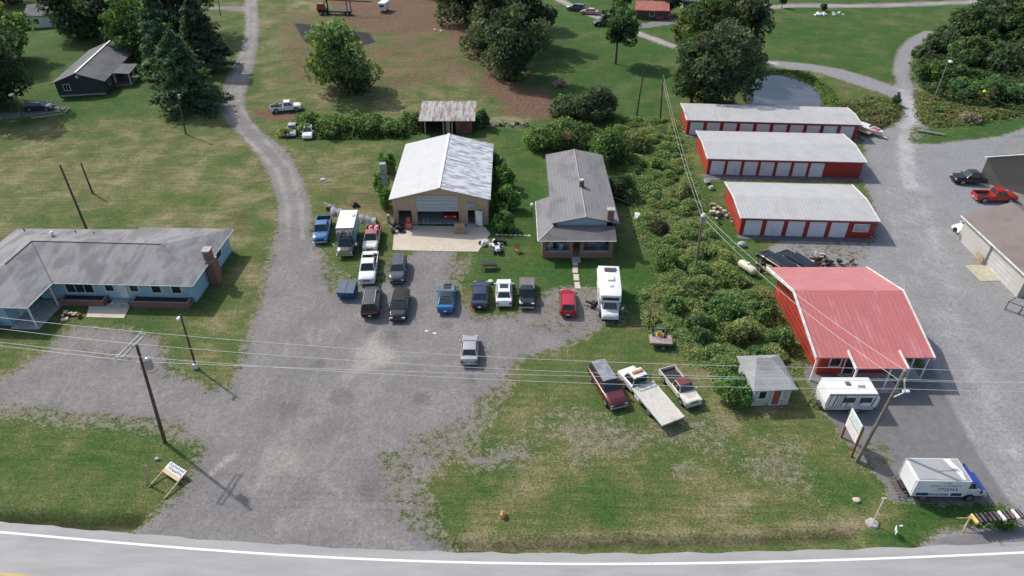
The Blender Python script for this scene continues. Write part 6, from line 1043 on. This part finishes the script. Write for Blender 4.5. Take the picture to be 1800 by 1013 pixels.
def crown_points(r, blobs, n, shell=.72):
    w = np.array([b[3]*b[4]+b[3]**2 for b in blobs]); idx = r.choice(len(blobs), n, p=w/w.sum()); B = np.array(blobs)[idx]
    d = r.randn(n, 3); d[:, 2] += .25; d /= np.linalg.norm(d, axis=1)[:, None]; f = (shell+(1.04-shell)*r.rand(n)**.6)*(1+.10*r.randn(n))
    return B[:, :3]+d*f[:, None]*np.stack([B[:, 3], B[:, 3], B[:, 4]], 1), d, idx
DENS = 1.0; LB = 2.9
def tree(label, base, top, wpx, col=(.045, .085, .022), seed=1, kind='broad', group=None, trunk_f=.22, n=None, name=None, cat='tree', lean=0, depth=1.0, sz=None, yoff=0):
    r = np.random.RandomState(seed); g = G(*base); g.y += yoff; h = HGT(base, top) if top < base[1] else top; ppm = PPM(g); R = wpx/2/ppm; dist = 1/ppm
    if isinstance(top, (float,)) : h = top
    t = thing(name or ('pine_tree' if kind == 'pine' else 'tree'), label, cat, (g.x, g.y), r.uniform(0, 6), group)
    s = sz or min(.55, max(.14, 3.1/ppm)); 
    if kind == 'broad':
        z0 = h*trunk_f; cz = (z0+h)/2; rz = (h-z0)/2; blobs = []; nb = int(16+R*2.2)
        for k in range(nb):
            d = r.randn(3); d /= np.linalg.norm(d); q = .35+.47*r.rand(); br = R*r.uniform(.24, .42); blobs.append([d[0]*q*R, d[1]*q*R*depth, cz+d[2]*q*rz*1.08, br, br*r.uniform(.65, .9)])
        blobs += [[0, 0, cz, R*.45, rz*.6]]
        area = sum(4*PI*b[3]*b[4] for b in blobs)*.5; n = n or int(min(26000, area/(s*s*1.0)*DENS)); P, D, idx = crown_points(r, blobs, n)
        bt = 1+.3*r.randn(len(blobs)); bt = bt.clip(.5, 1.8); P[:, 2] = np.maximum(P[:, 2], .15)
        c = tint(r, n, col)*bt[idx][:, None]; me = leaves_mesh('crown', P, D, s, c, seed); o = bpy.data.objects.new('crown', me); C.objects.link(o); o.parent = t
        mb = MB(); tr = max(.12, h*.022); mb.bar((0, 0, -.1), (0, 0, cz*.75), tr, tr*.6, 8); mb.bar((0, 0, cz*.75), (.1, .1, cz+rz*.5), tr*.6, tr*.2, 6)
        for b in blobs[:9]: mb.bar((0, 0, z0+(cz-z0)*r.uniform(.0, .7)), b[:3], tr*.38, tr*.12, 5)
        mb.build('trunk', mat('bark', (.09, .075, .06), .95, 0, .3, 4, .4), t, smooth=50)
    else:
        z0 = h*.06; P = []; D = []; F = []; nb = int(h*9)
        mb = MB(); tr = h*.018; mb.bar((0, 0, -.1), (0, 0, h*.97), tr, tr*.15, 7)
        for k in range(nb):
            f = (k+r.rand())/nb; z = z0+(h-z0)*f; rad = R*(1-f)**.75*r.uniform(.72, 1.12)+.15; a = r.uniform(0, 2*PI); m_ = int(8+rad/s*5.2); q = r.rand(m_)**.6; w_ = .22*rad*(1-q*.5)+.1
            x = np.cos(a)*rad*q+r.randn(m_)*w_*.6; y = np.sin(a)*rad*q+r.randn(m_)*w_*.6; zz = z-q*rad*.22+r.randn(m_)*.14+.12*rad*q*q; P.append(np.stack([x, y, zz], 1)); D.append(np.tile([np.cos(a)*.4, np.sin(a)*.4, .8], (m_, 1))); F.append(np.full(m_, 1+.22*r.randn()))
            if k % 3 == 0: mb.bar((0, 0, z), (math.cos(a)*rad*.8, math.sin(a)*rad*.8, z-rad*.12), tr*.2, .02, 4)
        P = np.concatenate(P); D = np.concatenate(D); F = np.concatenate(F).clip(.5, 1.6); P[:, 2] = np.maximum(P[:, 2], .1)
        c = tint(r, len(P), col, .25, .12)*F[:, None]; me = leaves_mesh('crown', P, D, s*1.15, c, seed, .5, m=NEEDLE); o = bpy.data.objects.new('crown', me); C.objects.link(o); o.parent = t; mb.build('trunk', mat('bark', ()), t)
    return t
def bush(label, p, hgt, wpx, col=(.05, .09, .022), seed=1, group=None, name='shrub', cat='shrub', sz=None, depth=1.0, dens=1.0):
    r = np.random.RandomState(seed); g = G(*p); ppm = PPM(g); R = wpx/2/ppm; s = sz or min(.4, max(.12, 2.3/ppm)); blobs = []; nb = int(9+R*3)
    for k in range(nb):
        a = r.uniform(0, 2*PI); q = math.sqrt(r.rand())*.75; br = R*r.uniform(.28, .45); f = 1-.55*q; blobs.append([math.cos(a)*q*R, math.sin(a)*q*R*depth, hgt*f*r.uniform(.35, .68), br, hgt*f*r.uniform(.28, .42)])
    area = sum(4*PI*b[3]*b[4] for b in blobs)*.55; n = int(min(14000, area/(s*s)*DENS*dens)); P, D, idx = crown_points(r, blobs, n, .6); P[:, 2] = np.abs(P[:, 2]).clip(.03)
    bt = (1+.2*r.randn(len(blobs))).clip(.6, 1.5); c = tint(r, n, col)*bt[idx][:, None]; me = leaves_mesh(name, P, D, s, c, seed)
    t = thing(name, label, cat, (g.x, g.y), 0, group); o = bpy.data.objects.new('foliage', me); C.objects.link(o); o.parent = t; mb = MB()
    for b in blobs[:6]: mb.bar((b[0]*.2, b[1]*.2, 0), (b[0], b[1], b[2]), .05, .02, 4)
    mb.build('stem', mat('bark', ()), t); return t
DG = (.033, .052, .023); MG = (.040, .078, .020); LG = (.070, .125, .026); OG = (.06, .08, .025); GY = (.13, .15, .035)
tree('broad bright green tree standing alone in the brown field above the garage', (604, 158), 48, 138, (.058, .095, .030), 1, trunk_f=.0)
G1 = 'dark trees around the dark grey house'
tree('big dark tree filling the left edge beside the dark house', (2, 192), 16, 158, DG, 2, group=G1, trunk_f=-.06); tree('lighter green tree behind the big dark tree at the far left', (8, 112), -14, 130, MG, 22, group=G1, trunk_f=-.02)
tree('dark tree behind the dark house roof at its left', (138, 66), -60, 124, DG, 3, group=G1, trunk_f=-.06); tree('dark tree rising behind the dark house roof at its right', (196, 72), -60, 120, DG, 4, group=G1, trunk_f=-.06); tree('mid green round tree just right of the dark house', (246, 108), -14, 88, MG, 5, group=G1, trunk_f=-.05)
bush('loose green bush hugging the porch of the dark house', (240, 128), 2.6, 32, MG, 56)
G2 = 'pines beside the winding lane'
tree('widest pine standing nearest the lane on the lawn edge', (334, 190), 52, 136, (.030, .060, .022), 6, 'pine', G2); tree('tall blue-green pine left of the widest pine', (304, 140), -20, 98, (.035, .068, .028), 7, 'pine', G2); tree('dark pine nearest the lane, behind the widest pine', (366, 122), -14, 100, DG, 8, 'pine', G2); tree('dark leafy tree at the top between pines and lane', (325, 66), -70, 140, DG, 9, 'broad', G2, trunk_f=-.06)
G3 = 'dark wood edge at top centre'
for k, (b, tp, w_, lb) in enumerate([((903, 138), -4, 128, 'front dark tree of the top centre wood, standing lowest'), ((862, 96), -42, 124, 'dark tree at the left front of the top centre wood'), ((930, 84), -50, 100, 'dark tree behind the front one at the right edge of the top centre wood'), ((818, 40), -80, 120, 'dark tree at the top left of the centre wood'), ((885, 46), -70, 120, 'dark tree at the top middle of the centre wood')]): tree(lb, b, tp, w_, DG, 30+k, group=G3, trunk_f=-.06)
tree('slender dark tree with a visible trunk beside the black truck', (1082, 112), 8, 72, (.026, .05, .016), 40, trunk_f=.25)
G4 = 'big dark trees left of the pond'
for k, (b, tp, w_, c_, lb) in enumerate([((1215, 180), 58, 96, (.03, .055, .02), 'leftmost low tree of the pond clump'), ((1262, 186), 34, 124, DG, 'front middle tree of the pond clump above the red storage roof'), ((1308, 178), 60, 56, (.035, .06, .02), 'rightmost low tree of the pond clump at the water'), ((1296, 120), -40, 96, DG, 'tall dark tree at the back right of the pond clump'), ((1238, 130), -28, 120, (.032, .058, .018), 'tall tree at the back left of the pond clump'), ((1200, 84), 8, 50, OG, 'brownish small tree behind the pond clump at left')]): tree(lb, b, tp, w_, c_, 50+k, group=G4, trunk_f=-.06)
G5 = 'dark trees along the top edge'
for k, (b, tp, w_, lb) in enumerate([((1175, 26), -40, 50, 'dark tree at the top edge right of the far red-roofed shed'), ((1095, 20), -30, 36, 'dark tree at the top edge left of the far red-roofed shed'), ((1270, 30), -60, 70, 'dark tree at the top edge behind the pond clump'), ((760, -6), -80, 60, 'dark tree top at the edge above the hillside'), ((20, 8), -60, 80, 'dark tree at the top left corner'), ((95, 18), -50, 60, 'dark tree at the top edge behind the white house')]): tree(lb, b, tp, w_, DG, 70+k, group=G5, trunk_f=-.06)
tree('small tree standing in the far lawn at the top', (1374, 14), -8, 12, DG, 80, trunk_f=.3, n=500); tree('tiny tree at the tip of the white gravel bed in the far lawn', (1447, 20), 8, 9, DG, 81, trunk_f=.3, n=400)
# right-hand wood
G6 = 'dense brush and trees at upper right'
RW = [((1652, 92), -.5, 60, 5.5, 'dark tree beside the top of the curving lane'), ((1636, 142), 0, 58, 4.5, 'dark bushy tree at the lane bend in the brush'), ((1664, 140), 0, 66, 4.5, 'brushy tree behind the street lamp'), ((1700, 60), 0, 90, 8, 'dark tree at the back left of the right-hand brush'), ((1752, 50), 0, 90, 9, 'dark tree at the top middle of the right-hand brush'), ((1800, 60), 0, 90, 9, 'dark tree at the top right corner'), ((1700, 110), 0, 80, 6, 'mid green tree in the heart of the right-hand brush'), ((1752, 118), 0, 90, 6, 'mid green tree right of centre in the right-hand brush'), ((1806, 120), 0, 80, 7, 'green tree cut by the right edge'), ((1690, 165), 0, 62, 3.6, 'leafy bush below the street lamp head'), ((1745, 168), 0, 72, 4, 'wide bush behind the yellow one'), ((1796, 178), 0, 66, 4.2, 'bush at the right edge above the green lawn'), ((1620, 100), 0, 36, 3, 'small bush hanging over the curving lane')]
for k, (p, _, w_, h, lb) in enumerate(RW): bush(lb, p, h, w_, [DG, MG, (.04, .07, .022), (.028, .05, .018)][k % 4] if k not in (9, 10, 11) else (.038, .085, .026), 90+k, G6, 'bushy_tree', 'tree', sz=.38)
bush('yellow flowering bush at the lower edge of the right-hand brush', (1722, 178), 2.6, 34, (.22, .22, .04), 110); bush('grey-green dry bush in the rough grass below the yellow one', (1702, 214), 1.8, 38, (.13, .13, .09), 111); bush('small green bush in the rough grass left of the grey one', (1646, 202), 1.3, 20, MG, 112)
bush('dark little tree among weeds right of the storage buildings', (1572, 186), 2.6, 20, (.03, .07, .03), 113); bush('low weeds clump between the storage building and the lane', (1545, 200), 1.6, 48, (.06, .09, .03), 114); bush('low weedy clump beside the pond end', (1512, 190), 1.3, 36, (.07, .10, .03), 115); bush('dark red leafed shrub at the pond edge beside big trees', (1338, 112), 2.4, 24, (.10, .04, .03), 116)
# hedge and vines
HG = 'tangled hedge row above the gravel lane'
for k, (p, w_, h, lb) in enumerate([((548, 230), 62, 3.2, 'left end clump of the hedge row behind the old white car'), ((585, 232), 66, 3.4, 'second clump of the hedge row'), ((625, 230), 66, 3.5, 'middle clump of the hedge row'), ((662, 232), 62, 3.4, 'fourth clump of the hedge row'), ((693, 236), 46, 2.8, 'low clump of the hedge row near the open shed'), ((718, 222), 46, 3.0, 'right end clump of the hedge row touching the open shed')]): bush(lb, p, h, w_, (.055, .095, .028), 120+k, HG, 'hedge_clump', 'hedge')
bush('yellow-green weeds around the grey-white wreck', (503, 238), 1.6, 34, (.10, .13, .035), 128); bush('bush growing against the right wall of the open shed', (846, 226), 4.6, 34, (.04, .075, .03), 129)
for k, (p, w_, h, lb) in enumerate([((676, 366), 34, 4.2, 'tall vine-covered bush at the left front corner of the garage'), ((672, 338), 32, 4.0, 'vine-covered bush along the left wall of the garage, middle'), ((680, 305), 36, 4.2, 'vine-covered bush along the left wall of the garage, rear')]): bush(lb, p, h, w_, (.045, .10, .022), 130+k, 'vines along the garage left wall')
for k, (p, w_, h, lb) in enumerate([((888, 402), 46, 3.4, 'vine-covered bush right of the garage, nearest the white mower'), ((890, 368), 50, 4.2, 'vine-covered bush right of the garage, middle'), ((884, 332), 44, 4.6, 'vine-covered bush right of the garage, towards the back'), ((872, 303), 36, 4.2, 'vine-covered bush at the right rear corner of the garage')]): bush(lb, p, h, w_, (.045, .095, .022), 140+k, 'vines along the garage right wall')
child(thing('chimney_stub', 'grey boarded flue stub standing in vines left of the garage', 'flue', (-17.3, 84.5)), 'stub', SIL, lambda mb: mb.box(0, 0, 2.6, .8, .8, 5.2, .1))
# bushes around the house and the central strip
CG = 'shrubs crowding behind and beside the grey-roofed house'
for k, (p, w_, h, c_, lb) in enumerate([((1000, 202), 66, 4.4, DG, 'dark bush left of centre behind the house, by the bare earth'), ((1046, 208), 82, 6.4, DG, 'tall dark bush behind the house below the bare field'), ((958, 262), 76, 4.2, (.055, .10, .025), 'light green bush left behind the house roof'), ((994, 250), 76, 4.6, (.05, .09, .025), 'light green bush directly behind the house roof'), ((1034, 262), 66, 4.6, (.035, .065, .02), 'mid green bush behind the right end of the house roof'), ((1070, 286), 80, 6.4, MG, 'tall bushy tree at the right rear corner of the house'), ((1092, 350), 58, 4.8, (.032, .058, .02), 'dark bush against the right side of the house'), ((1152, 412), 48, 2.6, (.05, .06, .025), 'dark brownish bush by the white bundle'), ((1120, 262), 50, 3.0, OG, 'olive weedy bush right of the rear corner bushes')]): bush(lb, p, h, w_, c_, 150+k, CG)
bush('leafy bush swallowing the left side of the small white shed', (1283, 697), 2.9, 78, (.045, .10, .022), 170); bush('bush at the upper corner of the small white shed', (1322, 640), 2.4, 50, (.04, .09, .022), 171)
bush('sparse bare brush in the green field behind the house', (983, 152), 2.2, 26, (.16, .13, .10), 172, dens=.3); bush('small green bush at the foot of the dark wood', (910, 140), 1.6, 26, (.06, .12, .025), 173)
SG = 'shrubs standing out of the overgrown strip'
r_ = random.Random(4); sh = [((1160, 300), 40, 2.2), ((1200, 345), 40, 2.0), ((1175, 470), 50, 2.2), ((1215, 520), 56, 2.4), ((1268, 560), 60, 2.6), ((1230, 590), 52, 2.4), ((1300, 600), 60, 2.6), ((1340, 560), 46, 2.2), ((1285, 500), 44, 1.8), ((1370, 610), 46, 2.0), ((1180, 545), 40, 1.8), ((1240, 450), 40, 1.8)]
SL = ['green shrub right of the dark corner bush in the overgrown strip', 'yellowish shrub left of the middle storage building', 'green shrub above the motorhome in the overgrown strip', 'shrub in the overgrown strip right of the motorhome', 'large green shrub in the middle of the overgrown strip', 'green shrub above the garden tractor', 'large shrub in the strip above the small white shed', 'green shrub beside the red shop side wall', 'low yellowish shrub near the cream propane tank', 'low green shrub at the red shop front corner', 'low shrub between motorhome and garden tractor', 'shrub at the foot of the transformer pole']
for k, ((p, w_, h), lb) in enumerate(zip(sh, SL)): bush(lb, p, h*(1.3 if k in (4, 5, 6, 7, 9) else 1.1), w_*1.12, [(.055, .10, .028), (.085, .115, .035), (.05, .09, .025), (.065, .10, .03), (.045, .09, .025)][k % 5], 180+k, SG, sz=.15)
# undergrowth mass, uncountable: one object of leaves over small hummocks
def scatter(name, label, poly, n, hmax, cols, seed, s=.17, hummock=.35, kind='stuff', cat='undergrowth', br=(.75, .78, .75)):
    r = np.random.RandomState(seed); Wp = W(poly); lo, hi = Wp.min(0), Wp.max(0); Q = r.rand(n*3, 2)*(hi-lo)+lo; sd = sdf(Wp, Q[:, 0], Q[:, 1]); k = sd+r.randn(len(sd))*.5 > 0; Q = Q[k][:n]; sd = sd[k][:n]; n = len(Q)
    hx = r.rand(900, 2)*(hi-lo)+lo; hr = r.uniform(.35, 1.9, 900)*r.rand(900)**.4; hh_ = r.uniform(.15, 1.0, 900)*np.clip(hr, .4, 1.2); H = np.zeros(n)+.12; ci = np.zeros(n, int)
    for i in range(900):
        d2 = ((Q-hx[i])**2).sum(1)/hr[i]**2; v = hh_[i]*np.sqrt(np.clip(1-d2, 0, 1)); ci = np.where(v > H, i, ci); H = np.maximum(H, v)
    z = H*hmax*np.clip(sd/1.5+.35, .2, 1)*(.55+.5*r.rand(n)); P = np.column_stack([Q, z]); c0 = P.mean(0); c0[2] = 0
    pal = np.array(cols); cc = pal[r.randint(len(pal), size=900)][ci]; pt = pal[r.randint(len(pal), size=n)]; c = tint(r, n, br, .38, .12)*(cc*.5+pt*.5)
    me = leaves_mesh(name, P-c0, np.tile([0, -.1, 1.7], (n, 1)), s, c, seed); o = bpy.data.objects.new(name, me); C.objects.link(o); o.location = c0; return tag(o, label, cat, None, kind)
scatter('undergrowth', 'overgrown strip of mixed green and yellow weeds between house and storage buildings', [(1062,206),(1120,205),(1190,212),(1200,250),(1212,300),(1232,352),(1240,390),(1268,425),(1290,455),(1300,490),(1340,505),(1375,560),(1415,625),(1400,655),(1340,640),(1318,690),(1270,690),(1255,650),(1200,625),(1165,590),(1125,560),(1120,520),(1160,500),(1160,455),(1130,420),(1112,380),(1098,330),(1085,290),(1075,250)], 190000, 1.15, [(.055, .095, .028), (.062, .095, .03), (.05, .085, .025), (.095, .115, .035), (.075, .10, .032), (.09, .095, .042), (.055, .10, .03), (.055, .095, .028)], 5, .105, br=(1.25, 1.28, 1.15))
scatter('brush', 'rough brush covering the slope under the upper right trees', [(1606,120),(1650,50),(1720,40),(1830,40),(1840,200),(1780,195),(1700,190),(1660,180),(1625,160)], 30000, 3.2, [(.035, .065, .02), (.045, .08, .025), (.03, .05, .018)], 6, .3)
scatter('weeds', 'rough weeds between the storage buildings and the gravel lane', [(1470,185),(1540,172),(1582,190),(1575,210),(1545,228),(1515,215),(1500,200)], 9000, 1.0, [(.06, .10, .03), (.09, .12, .035), (.12, .11, .05)], 7, .2)
scatter('weeds', 'rough grass and weeds at the foot of the upper right brush', [(1610,160),(1660,180),(1760,196),(1800,200),(1700,225),(1640,225),(1618,215)], 9000, .8, [(.09, .12, .035), (.12, .12, .04), (.07, .11, .03)], 8, .2)
scatter('hedge_weeds', 'weeds along the foot of the hedge row and open shed', [(500,238),(520,205),(700,215),(735,200),(738,232),(700,242),(560,246)], 12000, 1.2, [(.05, .10, .025), (.08, .12, .03)], 9, .2)
scatter('pond_reeds', 'green reeds and rough grass around the pond bank', [(1352,124),(1420,128),(1465,160),(1475,185),(1450,195),(1452,172),(1430,145),(1385,128)], 5000, .7, [(.06, .11, .025), (.08, .13, .03)], 10, .2)
bushes = bush('low flowering planting under the roadside mailboxes', (1738, 915), .5, 92, (.05, .10, .025), 200, name='flower_bed', cat='planting', depth=.28, sz=.1)
# short tufts: uncountable grass giving the lawn edges some relief
def tufts(name, label, poly, n, h, cols, seed, keep=None, s=.09):
    r = np.random.RandomState(seed); Wp = W(poly); lo, hi = Wp.min(0), Wp.max(0); Q = r.rand(n*2, 2)*(hi-lo)+lo; k = sdf(Wp, Q[:, 0], Q[:, 1]) > 0; Q = Q[k][:n]
    if keep is not None: Q = Q[keep(Q, r)]
    n = len(Q)
    if n < 5: return
    c0 = np.array([*Q.mean(0), 0]); P = np.column_stack([Q, r.rand(n)*h])-c0; pal = np.array(cols); c = tint(r, n, (.8, .8, .8), .3, .12)*pal[r.randint(len(pal), size=n)]; nr = r.randn(n, 3); nr[:, 2] *= .3
    me = leaves_mesh(name, P, nr, s, c, seed, .3); o = bpy.data.objects.new(name, me); C.objects.link(o); o.location = c0; tag(o, label, 'grass', None, 'stuff')
def edge(lo_, hi_):
    def f(Q, r):
        d = sdf(LOT, Q[:, 0], Q[:, 1])+r.randn(len(Q))*.6; return (d > lo_) & (d < hi_)
    return f
tufts('edge_weeds', 'scattered weeds along the ragged edges of the gravel lot', [(0,560),(480,400),(560,380),(900,400),(1110,500),(1100,600),(800,960),(240,960),(0,760)], 12000, .1, [(.06, .11, .025), (.09, .11, .035), (.16, .14, .07)], 23, edge(-1.2, .5), .09)
